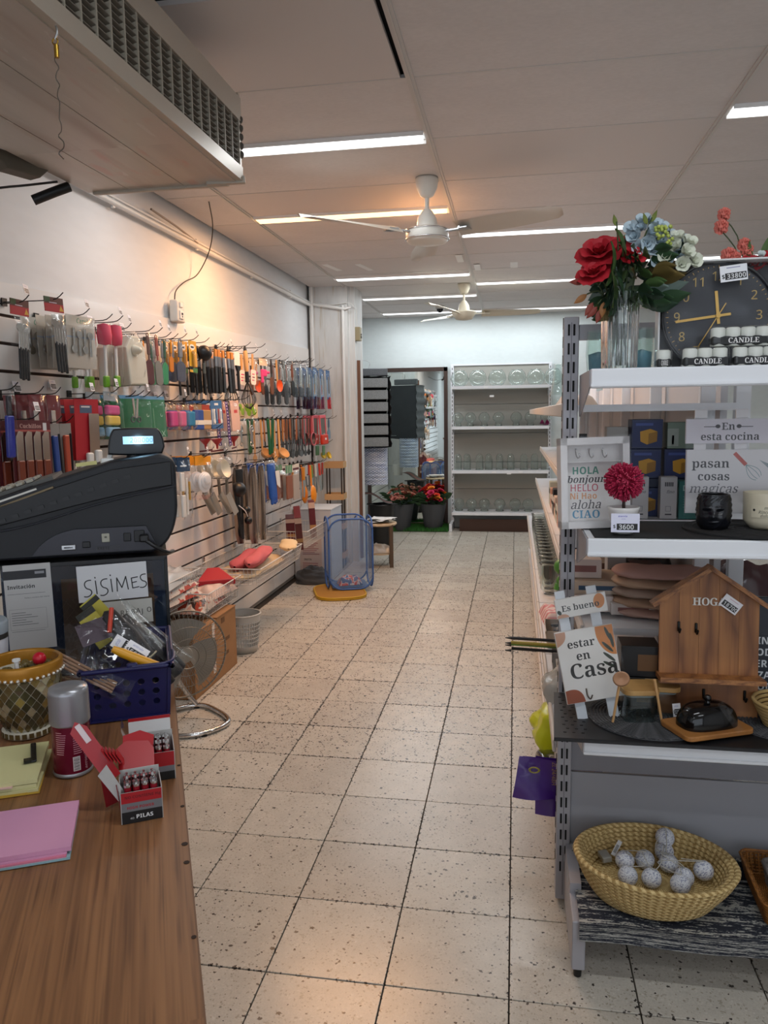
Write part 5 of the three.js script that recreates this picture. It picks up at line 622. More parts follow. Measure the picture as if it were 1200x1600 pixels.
// ---------------------------------------------------------------- gondola with an end bay facing the till
const X0 = 0.17, X1 = 1.06, ZF = -1.86, ZU = -2.16;
const slotMat = M(0x0e0e10, 0.8);
const perfMat = M(0x1a1a1d, 0.45);
{
  const t = thing('gondola_end_bay', 'grey metal end bay of shelves facing the sales counter', 'shelf', [0, 0, 0]);
  for (const x of [X0 - 0.022, X1 + 0.022]) {
    const u = part(t, 'upright', [rbox(0.04, 1.69, 0.06, x, 0.86, ZU - 0.03, 0.003, 1)], greyMetal);
    part(u, 'slots', [...Array(32)].flatMap((_, k) => [box(0.0055, 0.03, 0.002, x - 0.007, 0.12 + k * 0.05, ZU + 0.0005), box(0.0055, 0.03, 0.002, x + 0.007, 0.12 + k * 0.05, ZU + 0.0005), box(0.002, 0.03, 0.006, x - 0.0205, 0.14 + k * 0.05, ZU - 0.03)]), slotMat);
    part(u, 'seam', box(0.0012, 1.66, 0.001, x, 0.86, ZU + 0.0008), M(0x55545a, 0.7));
    const b = part(t, 'base_leg', [rbox(0.034, 0.135, 0.32, x + 0.022, 0.095, ZU + 0.15, 0.004, 1), box(0.03, 0.03, 0.2, x + 0.022, 0.176, ZU + 0.09)], greyMetal);
    part(b, 'rubber_foot', cyl(0.012, 0.01, 0.03, x + 0.022, 0.016, ZU + 0.29, 12), black);
  }
  part(t, 'top_beam', box(X1 - X0, 0.04, 0.03, (X0 + X1) / 2, 1.665, ZU - 0.03), greyMetal);
  const shelf = (y, z0, z1, m = shelfWhite) => { const s = part(t, 'shelf_board', [box(X1 - X0 - 0.01, 0.012, z1 - z0, (X0 + X1) / 2, y - 0.006, (z0 + z1) / 2)], m); part(s, 'front_edge', [rbox(X1 - X0 - 0.006, 0.045, 0.014, (X0 + X1) / 2, y - 0.023, z1 - 0.006, 0.004, 2), box(X1 - X0 - 0.006, 0.006, 0.006, (X0 + X1) / 2, y - 0.038, z1 + 0.001)], shelfWhite); for (const x of [X0 + 0.004, X1 - 0.004]) part(s, 'shelf_bracket', ext([[0, 0], [z1 - z0 - 0.01, 0], [z1 - z0 - 0.01, -0.04], [0.03, -0.11], [0, -0.11]], 0.003).rotateY(-Math.PI / 2).translate(x, y - 0.002, z0), greyMetal); return s; };
  shelf(1.55, ZU, ZF); shelf(1.15, ZU, ZF); shelf(0.65, ZU, ZF); shelf(0.162, ZU, ZF - 0.02);
  part(t, 'back_panel', box(X1 - X0, 0.2, 0.01, (X0 + X1) / 2, 0.51, ZU - 0.03), M(0x8b8a90, 0.4)); part(t, 'back_panel', box(X1 - X0, 0.32, 0.01, (X0 + X1) / 2, 0.245, ZU - 0.028), M(0xa3a3a8, 0.4));
  // rubber liner on the second shelf, perforated black sheet on the third
  solo('shelf_liner', 'black rubber liner on the shelf with the pink topiary', 'liner', [box(X1 - X0 - 0.03, 0.003, 0.285, (X0 + X1) / 2 + 0.005, 0.0015, -2.01)], M(0x131416, 0.75), [0, 1.15, 0]);
  const holes = []; for (let i = 0; i < 3; i++) for (let j = 0; j < 11; j++) { const x = 0.125 + i * 0.022 + (j % 2) * 0.008, z = -2.12 + j * 0.024; holes.push([[0, 0], [1, 0], [1, 1], [0, 1]].map(([a, b]) => [x + a * 0.008, -z - b * 0.006])); }
  const ps = thing('perforated_sheet', 'black perforated metal sheet lying on the shelf with the wooden key house', 'sheet', [0, 0.652, 0]);
  part(ps, 'sheet', ext([[0.1, 1.842], [X1 - 0.03, 1.842], [X1 - 0.03, 2.155], [0.115, 2.155]].map(([x, z]) => [x, z]), 0.003, 0, holes).rotateX(-Math.PI / 2), perfMat);
  part(ps, 'front_lip', box(X1 - 0.13, 0.008, 0.003, (X1 + 0.07) / 2, -0.002, -1.8415), perfMat);
}
{ // the aisle run behind the end bay
  const t = thing('gondola_run', 'long white double-sided gondola running down the aisle', 'shelf', [0, 0, 0]);
  const z0 = -7.6, z1 = -2.26, xs = 0.14, xb = 0.62;
  for (let k = 0; k < 6; k++) part(t, 'spine_panel', box(0.02, 1.5, 0.86, xb, 0.85, z1 - 0.2 - (k + 0.5) * 0.87), M(0xc6c5c8, 0.5));
  for (let k = 0; k < 7; k++) for (const x of [xb - 0.05, xb + 0.05]) part(t, 'upright', rbox(0.045, 1.62, 0.03, x, 0.81, z1 - 0.2 - k * 0.87, 0.004, 1), shelfWhite);
  for (const y of [1.47, 1.12, 0.82, 0.46, 0.13]) for (let k = 0; k < 6; k++) { const a = z1 - k * 0.87, b = a - 0.86; if (y === 0.82 && k === 0) { } const inX = { 1.47: 0.14, 1.12: 0.24, 0.82: 0.2, 0.46: 0.125, 0.13: 0.14 }[y]; const s = part(t, 'shelf_board', [box(xb - inX, 0.02, 0.86, (xb + inX) / 2, y - 0.01, (a + b) / 2)], shelfWhite); part(s, 'front_edge', rbox(0.012, 0.04, 0.86, inX, y - 0.014, (a + b) / 2, 0.004, 1), M(0xd8d0c8, 0.4)); }
  part(t, 'shelf_board', [box(0.4, 0.02, 0.75, 0.33, 0.26, -2.66)], shelfWhite);
  part(t, 'base', box(0.44, 0.11, 5.3, 0.4, 0.055, (z0 + z1) / 2), M(0xb5b4b6, 0.5));
  part(t, 'end_shelf', [box(0.9, 0.02, 0.3, 0.62, 1.135, -2.39), box(0.9, 0.05, 0.015, 0.62, 1.12, -2.245), box(0.9, 0.035, 0.02, 0.62, 1.078, -2.25)], shelfWhite);
  const c = thing('caster_cabinet', 'low white cabinet on a black caster at the foot of the end bay', 'cabinet', [0.165, 0, -2.36]); part(c, 'body', rbox(0.06, 0.32, 0.16, 0, 0.23, 0, 0.004), M(0xc7c6c2, 0.5)); part(c, 'rail', box(0.062, 0.012, 0.162, 0, 0.34, 0), greyMetal); part(c, 'caster', [cyl(0.026, 0.026, 0.018, -0.01, 0.026, 0.03, 16, false, 0, 0, 1.57), box(0.03, 0.04, 0.03, -0.01, 0.055, 0.03)], black);
}
// ---------------------------------------------------------------- top shelf: vase of flowers, clock, candles
const Y1 = 1.55, Y2 = 1.1535, Y3 = 0.6555, Y4 = 0.165;
{
  const v = thing('glass_vase', 'ribbed clear glass vase of artificial flowers on the top shelf', 'vase', [0.253, Y1, -2.0]);
  const R = 0.043, prof = (u, out) => { const a = u * Math.PI * 2; return (R + 0.0028 * Math.abs(Math.cos(a * 12)) - (out ? 0 : 0.005)); };
  part(v, 'ribbed_wall', [grid(96, 3, (u, w) => { const r = prof(u, 1) * (0.94 + 0.08 * w), a = u * 6.2832; return [Math.cos(a) * r, 0.002 + 0.185 * w, Math.sin(a) * r]; }), grid(96, 3, (u, w) => { const r = prof(u, 0) * (0.94 + 0.08 * w), a = -u * 6.2832; return [Math.cos(a) * r, 0.012 + 0.175 * w, Math.sin(a) * r]; })], M(0xeef2f2, 0.03, { transmission: 1, thickness: 0.01, ior: 1.5 }));
  part(v, 'base', cyl(0.041, 0.041, 0.01, 0, 0.006, 0, 32), glass); part(v, 'rim', T(new THREE.TorusGeometry(0.0445, 0.0028, 8, 36), 0, 0.187, 0, Math.PI / 2), glass);
  const b = thing('flower_bouquet', 'bouquet of red roses and pale blue blooms with dark leaves in the ribbed vase', 'flowers', [0.253, Y1 + 0.012, -2.0]);
  const stems = []; const S = (x, y, z) => stems.push(tube([[x * 0.1, 0, z * 0.1], [x * 0.25, 0.1, z * 0.2], [x * 0.6, (y + 0.18) / 2, z * 0.7], [x, y, z]], 0.002, 14, 5));
  const rose = bloom(0.05, 4, 6), hyd = bloom(0.03, 2, 5), red = M(0xa80d20, 0.65), red2 = M(0xbf1a2a, 0.65), blue = M(0xb9c9d2, 0.75), cream = M(0xd9dccb, 0.75);
  for (const [x, y, z, s, m] of [[-0.055, 0.29, 0.02, 0.88, red], [-0.012, 0.305, 0.0, 0.62, red2], [0.02, 0.28, 0.03, 0.55, red2], [-0.07, 0.238, 0.05, 0.66, red]]) { const o = part(b, 'rose', rose, m, 'red rose'); o.position.set(x, y - 0.02, z); o.rotation.set(0.75, 0, -x * 4); o.scale.setScalar(s); S(x, y - 0.03, z); }
  for (const [cx, cy, cz, n, m] of [[0.052, 0.305, 0.02, 11, blue], [0.1, 0.275, 0.01, 10, blue], [0.13, 0.255, 0.03, 7, cream]]) for (let k = 0; k < n; k++) { const a = k * 2.4, r = 0.008 + 0.03 * Math.sqrt(k / n); const o = part(b, 'hydrangea_floret', hyd, m, 'pale blue floret'); o.position.set(cx + Math.cos(a) * r, cy + Math.sin(a) * r, cz + 0.02 - r * 0.5); o.rotation.set(1.1 - Math.sin(a) * 0.5, 0, -Math.cos(a) * 0.5); }
  part(b, 'berry_cluster', [...Array(26)].map(() => ball(0.0045, 0.088 + rr(-0.018, 0.018), 0.3 + rr(-0.022, 0.02), 0.05 + rr(-0.012, 0.012), 6, 5)), M(0xaebb5a, 0.6), 'yellow green berries');
  const L = leafG(0.075, 0.034), LM = [leafMat, M(0x223c28, 0.6), leafMat2, M(0x6b5a2e, 0.6), M(0x7d8f86, 0.6)];
  for (let k = 0; k < 150; k++) { const a = rr(0, 6.28), r = 0.03 + 0.085 * Math.sqrt(rnd()), y = rr(0.13, 0.27) - (Math.cos(a) < -0.3 ? 0.03 * rnd() : 0); const o = part(b, 'leaf', L, LM[k % 11 === 0 ? 3 : k % 7 === 0 ? 4 : k % 3]); o.position.set(Math.cos(a) * r * 0.7, y, Math.sin(a) * r * 0.6 + 0.01); o.rotation.set(Math.sin(a) * 0.9 + 0.2, -a, -Math.cos(a) * 1.3, 'XYZ'); o.scale.setScalar(rr(0.65, 1.15)); }
  for (const [x, y, z] of [[-0.085, 0.17, 0.05], [-0.09, 0.2, 0.05], [-0.06, 0.145, 0.05], [0.06, 0.34, 0.05], [-0.02, 0.335, 0.05], [0.08, 0.16, 0.04]]) S(x, y, z);
  const dry = leafG(0.05, 0.02); for (const [x, y, r] of [[-0.085, 0.17, 2.2], [-0.09, 0.2, 1.6], [-0.07, 0.15, 2.6], [-0.05, 0.135, 2.8], [-0.06, 0.14, 2.4], [-0.045, 0.15, 3], [0.06, 0.33, -0.4], [-0.02, 0.325, 0.3], [0.05, 0.325, 0.4]]) { const o = part(b, 'leaf', dry, M(y > 0.3 ? 0x6f7b35 : [0x8a5a2c, 0x6f7b35, 0x7a2f22][Math.floor(rr(0, 3))], 0.6)); o.scale.setScalar(y > 0.3 ? 0.55 : 0.8); o.position.set(x, y, 0.05); o.rotation.z = r; }
  part(b, 'stems', stems, stemMat);
  const blueVase = (x, z, l) => { const o = thing('glass_jar', l, 'jar', [x, Y1, z]); part(o, 'glass_wall', lathe([[0, 0.002], [0.028, 0.002], [0.032, 0.05], [0.03, 0.11], [0.027, 0.11], [0.028, 0.05], [0, 0.006]], 24), glass); part(o, 'filling', lathe([[0, 0.006], [0.024, 0.008], [0.026, 0.05], [0, 0.058]], 14), M(0x6f98ab, 0.7)); };
  blueVase(0.215, -2.12, 'small glass jar of pale blue filling left behind the ribbed vase by the post'); blueVase(0.318, -2.08, 'small glass jar of pale blue filling between the ribbed vase and the clock');
}
{ // boxed wall clock
  const c = thing('boxed_clock', 'black wall clock with gold numerals in an open white carton under clear film', 'clock', [0.49, Y1, -2.03]); c.rotation.x = -0.04;
  const W = 0.285, H = 0.262;
  part(c, 'carton', [box(W, H, 0.004, 0, H / 2, -0.022), box(W, 0.004, 0.045, 0, H - 0.002, 0), box(W, 0.004, 0.045, 0, 0.003, 0), box(0.004, H, 0.045, -W / 2, H / 2, 0), box(0.004, H, 0.045, W / 2, H / 2, 0)], M(0xdadada, 0.6));
  part(c, 'carton_back', box(W - 0.01, H - 0.01, 0.002, 0, H / 2, -0.018), M(0x26272b, 0.6));
  const f = part(c, 'clock_rim', T(new THREE.TorusGeometry(0.131, 0.004, 10, 64), 0, H / 2, 0.0), M(0x1b1c20, 0.3));
  const face = part(c, 'clock_face', cyl(0.129, 0.129, 0.006, 0, H / 2, -0.008, 64, false, Math.PI / 2), M(0x24272f, 0.4)), gold = M(0xbf9a56, 0.3, { metalness: 0.7 });
  const font = await new FontLoader().loadAsync('fonts/droid/droid_sans_regular.typeface.json');
  for (let k = 1; k <= 12; k++) { const a = k / 12 * 6.2832, g = new TextGeometry(String(k), { font, size: 0.022, depth: 0.001, curveSegments: 4 }); g.computeBoundingBox(); const bb = g.boundingBox; g.translate(-(bb.max.x + bb.min.x) / 2, -(bb.max.y + bb.min.y) / 2, 0); part(face, 'numeral', g.translate(Math.sin(a) * 0.096, H / 2 + Math.cos(a) * 0.096, -0.005), M(0xa58c56, 0.35, { metalness: 0.5 })); }
  part(face, 'minute_marks', [...Array(60)].filter((_, k) => true).map((_, k) => { const a = k / 60 * 6.2832; return T(box(0.0012, k % 5 ? 0.003 : 0.007, 0.001), Math.sin(a) * 0.119, H / 2 + Math.cos(a) * 0.119, -0.0045, 0, 0, -a); }), gold);
  const hand = (a, l, w, back = 0.02) => T(box(w, l + back, 0.0012, 0, (l - back) / 2, 0), 0, H / 2, -0.002, 0, 0, a);
  part(c, 'hour_hand', hand(0.1, 0.06, 0.007), gold); part(c, 'minute_hand', hand(1.69, 0.1, 0.006, 0.03), gold); part(c, 'second_hand', hand(2.6, 0.085, 0.0022, 0.035), gold); part(c, 'hand_cap', cyl(0.006, 0.006, 0.006, 0, H / 2, 0, 16, false, Math.PI / 2), gold);
  part(c, 'film', grid(20, 20, (u, v) => [(u - 0.5) * W, v * H, 0.0235 + 0.003 * (fbm(u * 5, v * 5 + u * 3, 3) - 0.5)]), clearBag);
  part(c, 'price_tag', box(0.062, 0.038, 0.001, 0.025, 0.226, 0.03, 0, 0, 0.1), print(0.062, 0.038, 2200, (g, w, h) => { g.fillStyle = '#e9eaee'; g.fillRect(0, 0, w, h); g.fillStyle = '#9a9ab8'; g.fillRect(w * 0.25, h * 0.12, w * 0.5, h * 0.06); g.fillStyle = '#111'; g.fillRect(w * 0.18, h * 0.48, w * 0.78, h * 0.4); g.font = 'bold ' + h * 0.36 + 'px sans-serif'; g.fillText('$', w * 0.05, h * 0.8); g.fillStyle = '#e8e8ea'; g.font = 'bold ' + h * 0.38 + 'px monospace'; g.fillText('33800', w * 0.24, h * 0.82); }));
  // candle packs
  const band = print(0.16, 0.02, 3000, (g, w, h) => { g.fillStyle = '#141416'; g.fillRect(0, 0, w, h); g.fillStyle = '#e7e5e3'; g.font = 'bold ' + h * 0.8 + 'px serif'; g.fillText('CANDLE', w * 0.1, h * 0.78); g.fillText('CANDLE', w * 0.6, h * 0.78); });
  const wax = M(0xd6d8d0, 0.45), film = clearBag;
  const pack = (x, y, z, n, label) => { const t = thing('candle_pack', label, 'candles', [x, y, z]); const r = 0.0165; for (let k = 0; k < n; k++) part(t, 'candle', lathe([[0, 0.001], [r, 0.001], [r, 0.041], [r - 0.004, 0.044], [0, 0.042]], 22), wax).position.set((k - (n - 1) / 2) * r * 2, 0, 0); const w = n * r * 2; part(t, 'label_band', [rbox(w + 0.002, 0.022, r * 2 + 0.002, 0, 0.013, 0, 0.008, 3)], M(0x141416, 0.4)); part(t, 'label_print', box(Math.min(w - 0.01, 0.1), 0.016, 0.001, n > 2 ? 0.003 : 0, 0.013, r + 0.002), print(0.1, 0.016, 3400, (g, W, h) => { g.fillStyle = '#141416'; g.fillRect(0, 0, W, h); g.fillStyle = '#e7e5e3'; g.font = 'bold ' + h * 1.0 + 'px serif'; g.textAlign = 'center'; g.fillText('CANDLE', W * 0.5, h * 0.86); })); part(t, 'shrink_film', rbox(w + 0.004, 0.046, r * 2 + 0.005, 0, 0.0235, 0, 0.008, 3), film); };
  pack(0.435, Y1, -1.915, 3, 'pack of white pillar candles with a black CANDLE band in front of the clock');
  pack(0.348, Y1, -1.945, 1, 'single white pillar candle with a black band beside the vase side of the clock');
  pack(0.515, Y1 + 0.047, -1.93, 4, 'upper pack of white candles stacked on two others before the clock');
  pack(0.545, Y1, -1.915, 3, 'pack of white candles supporting the upper candle pack');
  const st = thing('carnation_spray', 'spray of coral pompom flowers rising behind the boxed clock', 'flowers', [0.58, Y1, -2.1]);
  const pom = (r) => { const gs = []; for (let k = 0; k < 60; k++) { const a = k * 2.39996, y = 1 - 2 * (k + 0.5) / 60, q = Math.sqrt(1 - y * y); gs.push(T(new THREE.ConeGeometry(r * 0.3, r * 0.6, 4), Math.cos(a) * q * r * 0.75, y * r * 0.75, Math.sin(a) * q * r * 0.75, rr(0, 3), rr(0, 3), 0)); } return join(gs); };
  const pg = pom(0.018), coral = M(0xd9776a, 0.8), stemsB = [];
  for (const [x, y, s] of [[-0.07, 0.385, 0.9], [-0.075, 0.355, 1], [-0.02, 0.31, 0.9], [-0.012, 0.295, 0.9], [-0.055, 0.285, 1.1], [-0.04, 0.278, 0.9], [-0.06, 0.275, 0.8]]) { const o = part(st, 'flower_head', pg, coral); o.position.set(x, y, 0); o.scale.setScalar(s); stemsB.push(tube([[0, 0, 0], [-0.01, 0.2, 0], [x * 0.5, y - 0.06, 0], [x, y - 0.01, 0]], 0.0016, 14, 5)); }
  part(st, 'stems', stemsB, stemMat); for (const [x, y, r] of [[0.03, 0.29, -0.3], [0.045, 0.3, -0.7], [0.06, 0.29, -0.9], [0.01, 0.27, 0.2]]) { const o = part(st, 'leaf', leafG(0.07, 0.016), leafMat2); o.position.set(x - 0.01, y - 0.02, 0); o.rotation.z = r; }
  const rs = part(st, 'red_flower', bloom(0.03, 3, 6), M(0xa80f20, 0.65)); rs.position.set(0.035, 0.26, 0.03); rs.rotation.x = 0.8; const rs2 = part(st, 'red_flower', bloom(0.03, 3, 6), M(0xa80f20, 0.65)); rs2.position.set(-0.01, 0.25, 0.03); rs2.rotation.x = 0.8; const wf = part(st, 'white_flower', bloom(0.016, 2, 5), M(0xd3dad8, 0.7)); wf.position.set(0.012, 0.275, 0.03); wf.rotation.x = 0.9;
  const pt = part(st, 'pot', lathe([[0, 0], [0.03, 0], [0.036, 0.12], [0.03, 0.12], [0.025, 0.01], [0, 0.01]], 20), white);
}
// ---------------------------------------------------------------- second shelf
const serif = (g, s, x, y, size, col, o = '') => { g.fillStyle = col; g.font = o + ' ' + size + 'px serif'; g.fillText(s, x, y); };
{
  const k = thing('greeting_sign', 'white framed key box with greetings in several languages standing against the post', 'sign', [0.203, Y2, -2.02], 0.16); k.rotation.x = -0.05; k.rotation.z = 0.03;
  const W = 0.175, H = 0.232, D = 0.045, f = M(0xd9d6d6, 0.45);
  part(k, 'frame', [box(W, 0.018, D, 0, 0.009, 0), box(W, 0.018, D, 0, H - 0.009, 0), box(0.017, H, D, -W / 2 + 0.0085, H / 2, 0), box(0.017, H, D, W / 2 - 0.0085, H / 2, 0), box(W, H, 0.004, 0, H / 2, -D / 2)], f);
  part(k, 'hook_ledge', box(W - 0.034, 0.002, 0.03, 0, H - 0.062, -0.005), f);
  part(k, 'printed_board', box(W - 0.03, H - 0.03, 0.002, 0, H / 2, -0.012), print(W - 0.03, H - 0.03, 3600, (g, w, h) => {
    g.fillStyle = '#d6d2d0'; g.fillRect(0, 0, w, h); g.textAlign = 'left';
    g.fillStyle = '#4d8a7a'; g.font = 'bold ' + h * 0.13 + 'px sans-serif'; g.fillText('HOLA', w * 0.14, h * 0.39); serif(g, 'bonjour', w * 0.04, h * 0.5, h * 0.12, '#3c3a3d', 'bold italic'); g.fillStyle = '#b43a4e'; g.font = h * 0.125 + 'px sans-serif'; g.fillText('HELLO', w * 0.1, h * 0.61); g.fillStyle = '#d0966c'; g.font = 'bold ' + h * 0.11 + 'px sans-serif'; g.fillText('Ni Hao', w * 0.09, h * 0.71); serif(g, 'aloha', w * 0.1, h * 0.835, h * 0.15, '#39373c', 'italic'); serif(g, 'CIAO', w * 0.13, h * 0.955, h * 0.14, '#4b88ab', 'bold'); }));
  for (const x of [-0.042, -0.008, 0.026]) part(k, 'key_hook', [tube([[x, H - 0.03, -0.008], [x - 0.001, H - 0.044, 0.0], [x + 0.002, H - 0.052, 0.008], [x + 0.006, H - 0.046, 0.012], [x + 0.003, H - 0.04, 0.012]], 0.0014, 18, 6), ball(0.0025, x, H - 0.03, -0.006)], chrome);
  part(k, 'film', grid(12, 12, (u, v) => [(u - 0.5) * (W + 0.006), v * (H + 0.004), D / 2 + 0.002 + 0.003 * fbm(u * 4, v * 4, 2)]), clearBag);
  const t = thing('topiary', 'round pink topiary ball on a stem in a small white pot', 'plant', [0.262, Y2, -1.925]);
  part(t, 'pot', lathe([[0, 0.001], [0.024, 0.001], [0.026, 0.01], [0.037, 0.058], [0.039, 0.066], [0.035, 0.066], [0.03, 0.045], [0, 0.04]], 36), M(0xdedbd8, 0.35));
  part(t, 'stem', cyl(0.004, 0.004, 0.05, 0.001, 0.07, 0, 10), M(0x3a2a26, 0.7));
  part(t, 'foliage_core', ball(0.024, 0, 0.127, 0, 20, 14), M(0xb8284f, 0.7));
  const bud = new THREE.CylinderGeometry(0.0019, 0.0011, 0.022, 5), bs = []; for (let i = 0; i < 640; i++) { const y = 1 - 2 * (i + 0.5) / 640, q = Math.sqrt(1 - y * y), a = i * 2.39996; const n = V(Math.cos(a) * q + rr(-0.15, 0.15), y + rr(-0.15, 0.15), Math.sin(a) * q + rr(-0.15, 0.15)).normalize(); const g = bud.clone(); g.applyQuaternion(new THREE.Quaternion().setFromUnitVectors(V(0, 1, 0), n)); const R = 0.0345 + rr(-0.003, 0.004); bs.push(g.translate(n.x * R, 0.127 + n.y * R, n.z * R)); }
  part(t, 'buds', bs, M(0xb8284f, 0.6)).userData.kind = 'stuff';
  part(t, 'price_tag', box(0.066, 0.045, 0.001, 0.0, 0.0315, 0.041, -0.06, 0, 0), print(0.066, 0.045, 3600, (g, w, h) => { g.fillStyle = '#dcdcee'; g.fillRect(0, 0, w, h); g.fillStyle = '#5b57b0'; g.font = 'bold italic ' + h * 0.13 + 'px serif'; g.fillText('maceta', w * 0.24, h * 0.18); g.fillStyle = '#9a98cc'; g.font = h * 0.1 + 'px serif'; g.fillText('mini', w * 0.36, h * 0.32); g.fillStyle = '#111'; g.font = 'bold ' + h * 0.25 + 'px sans-serif'; g.fillText('$', w * 0.07, h * 0.78); g.fillRect(w * 0.2, h * 0.54, w * 0.73, h * 0.34); g.fillStyle = '#e8e8ea'; g.font = 'bold ' + h * 0.33 + 'px monospace'; g.fillText('3600', w * 0.27, h * 0.83); }));
  const s = thing('kitchen_sign', 'white hanging sign reading En esta cocina pasan cosas magicas', 'sign', [0.545, Y2, -2.09]); s.rotation.x = -0.05;
  const sw = M(0xcfcbd0, 0.5);
  part(s, 'upper_board', box(0.215, 0.063, 0.01, 0, 0.243, 0), sw); part(s, 'upper_print', box(0.213, 0.061, 0.001, 0, 0.243, 0.0056), print(0.213, 0.061, 3000, (g, w, h) => { g.fillStyle = '#cdc8d0'; g.fillRect(0, 0, w, h); g.textAlign = 'center'; serif(g, 'En', w * 0.48, h * 0.45, h * 0.42, '#231c24', 'bold'); g.fillRect(w * 0.2, h * 0.3, w * 0.14, h * 0.03); g.fillRect(w * 0.62, h * 0.3, w * 0.14, h * 0.03); g.beginPath(); g.ellipse(w * 0.36, h * 0.3, w * 0.028, h * 0.08, 0, 0, 7); g.ellipse(w * 0.6, h * 0.3, w * 0.028, h * 0.08, 0, 0, 7); g.fill(); serif(g, 'esta cocina', w * 0.5, h * 0.88, h * 0.42, '#2b272c', 'bold'); }));
  part(s, 'lower_board', box(0.21, 0.165, 0.01, 0, 0.113, 0.0), sw);
  part(s, 'lower_print', box(0.208, 0.163, 0.001, 0, 0.113, 0.0056), print(0.208, 0.163, 3000, (g, w, h) => { g.fillStyle = '#d3d0d2'; g.fillRect(0, 0, w, h); g.textAlign = 'left'; serif(g, 'pasan', w * 0.06, h * 0.28, h * 0.19, '#2f2e33', 'bold'); serif(g, 'cosas', w * 0.13, h * 0.48, h * 0.18, '#2f2e33', 'bold'); serif(g, 'magicas', w * 0.03, h * 0.68, h * 0.19, '#5a5960', 'italic'); g.save(); g.translate(w * 0.56, h * 0.05); g.rotate(0.82); g.fillStyle = '#b4544c'; g.fillRect(0, -h * 0.03, w * 0.2, h * 0.06); g.strokeStyle = '#6d8a90'; g.lineWidth = h * 0.008; for (const q of [-0.5, -0.2, 0.2, 0.5]) { g.beginPath(); g.moveTo(w * 0.2, 0); g.quadraticCurveTo(w * 0.34, h * 0.3 * q, w * 0.42, h * 0.1 * q); g.stroke(); } g.restore(); g.fillStyle = '#8b959a'; g.beginPath(); g.moveTo(w * 0.85, h * 0.16); g.lineTo(w, h * 0.24); g.lineTo(w, h * 0.34); g.fill(); }));
  part(s, 'ribbon', [box(0.03, 0.27, 0.003, -0.07, 0.165, -0.007), box(0.03, 0.27, 0.003, 0.03, 0.165, -0.007), box(0.03, 0.02, 0.008, -0.07, 0.287, -0.003), box(0.03, 0.02, 0.008, 0.03, 0.287, -0.003)], M(0xdedbdc, 0.5));
  part(s, 'key_hook', [-0.015].map((x) => tube([[x, 0.07, 0.008], [x, 0.05, 0.012], [x + 0.003, 0.045, 0.02], [x + 0.006, 0.055, 0.024]], 0.003, 16, 7)), M(0x8d7a4e, 0.25, { metalness: 1 }));
  part(s, 'film', grid(10, 14, (u, v) => [(u - 0.5) * 0.22, 0.02 + v * 0.26, 0.012 + 0.004 * fbm(u * 4, v * 5, 2)]), clearBag);
  // black face planter
  const h = thing('face_planter', 'small glossy black planter shaped like a serene face', 'planter', [0.487, Y2 + 0.004, -1.99], -0.25);
  const N = 56; part(h, 'face', grid(N, 30, (u, v) => { const a = (u - 0.5) * 6.2832, y = v * 0.085; let r = 0.036 + 0.005 * Math.sin(v * 3) - (v < 0.15 ? (0.15 - v) * 0.05 : 0); const fa = Math.abs(a), g = (c, w) => Math.exp(-((c / w) ** 2));
    if (fa < 1.3) { r += 0.009 * g(a, 0.13) * g(v - 0.42, 0.13) * (1.2 - v) ; r -= 0.004 * g(fa - 0.36, 0.16) * g(v - 0.55, 0.06); r += 0.0035 * g(fa - 0.36, 0.2) * g(v - 0.66, 0.04); r += 0.004 * g(a, 0.24) * g(v - 0.22, 0.035); r -= 0.003 * g(a, 0.25) * g(v - 0.2, 0.012); r += 0.004 * g(a, 0.3) * g(v - 0.06, 0.06); r += 0.0025 * g(fa - 0.6, 0.25) * g(v - 0.35, 0.15); }
    if (v > 0.78 || fa > 1.35) r += 0.0018 * (Math.sin(a * 22 + v * 20) * Math.sin(v * 75)); return [Math.sin(a) * r, y, Math.cos(a) * r]; }), M(0x15161b, 0.18)); part(h, 'rim', T(new THREE.TorusGeometry(0.034, 0.003, 8, 36), 0, 0.085, 0, Math.PI / 2), M(0x15161b, 0.18)); part(h, 'inside', cyl(0.034, 0.034, 0.004, 0, 0.07, 0, 24), black);
  const cu = thing('ceramic_cup', 'cream ceramic cup with black lettering beside the face planter', 'cup', [0.607, Y2 + 0.005, -2.0], 0);
  part(cu, 'body', lathe([[0, 0.001], [0.03, 0.001], [0.034, 0.006], [0.047, 0.022], [0.049, 0.09], [0.046, 0.09], [0.044, 0.025], [0, 0.01]], 44), M(0xcfc5ad, 0.4));
  part(cu, 'lettering', grid(16, 4, (u, v) => { const a = -0.9 + u * 1.2; return [Math.sin(a) * 0.0489, 0.032 + v * 0.03, Math.cos(a) * 0.0489]; }), print(0.06, 0.03, 3000, (g, w, hh) => { g.fillStyle = '#cfc5ad'; g.fillRect(0, 0, w, hh); serif(g, 'mi', w * 0.5, hh * 0.3, hh * 0.3, '#1a1814', 'italic'); serif(g, 'Rincón', w * 0.28, hh * 0.65, hh * 0.32, '#1a1814', 'italic'); serif(g, 'dulce', w * 0.36, hh * 0.95, hh * 0.3, '#1a1814', 'italic'); g.beginPath(); g.arc(w * 0.12, hh * 0.4, hh * 0.1, 0, 7); g.fill(); }));
  const pl = solo('round_placemat', 'round dark grey woven placemat under the face planter', 'placemat', [cyl(0.155, 0.155, 0.004, 0, 0.002, 0, 60), ...[0.03, 0.055, 0.08, 0.105, 0.13, 0.15].map((r) => T(new THREE.TorusGeometry(r, 0.003, 6, 60), 0, 0.003, 0, Math.PI / 2))], M(0x1d1c1d, 0.85), [0.575, Y2, -2.01]);
}
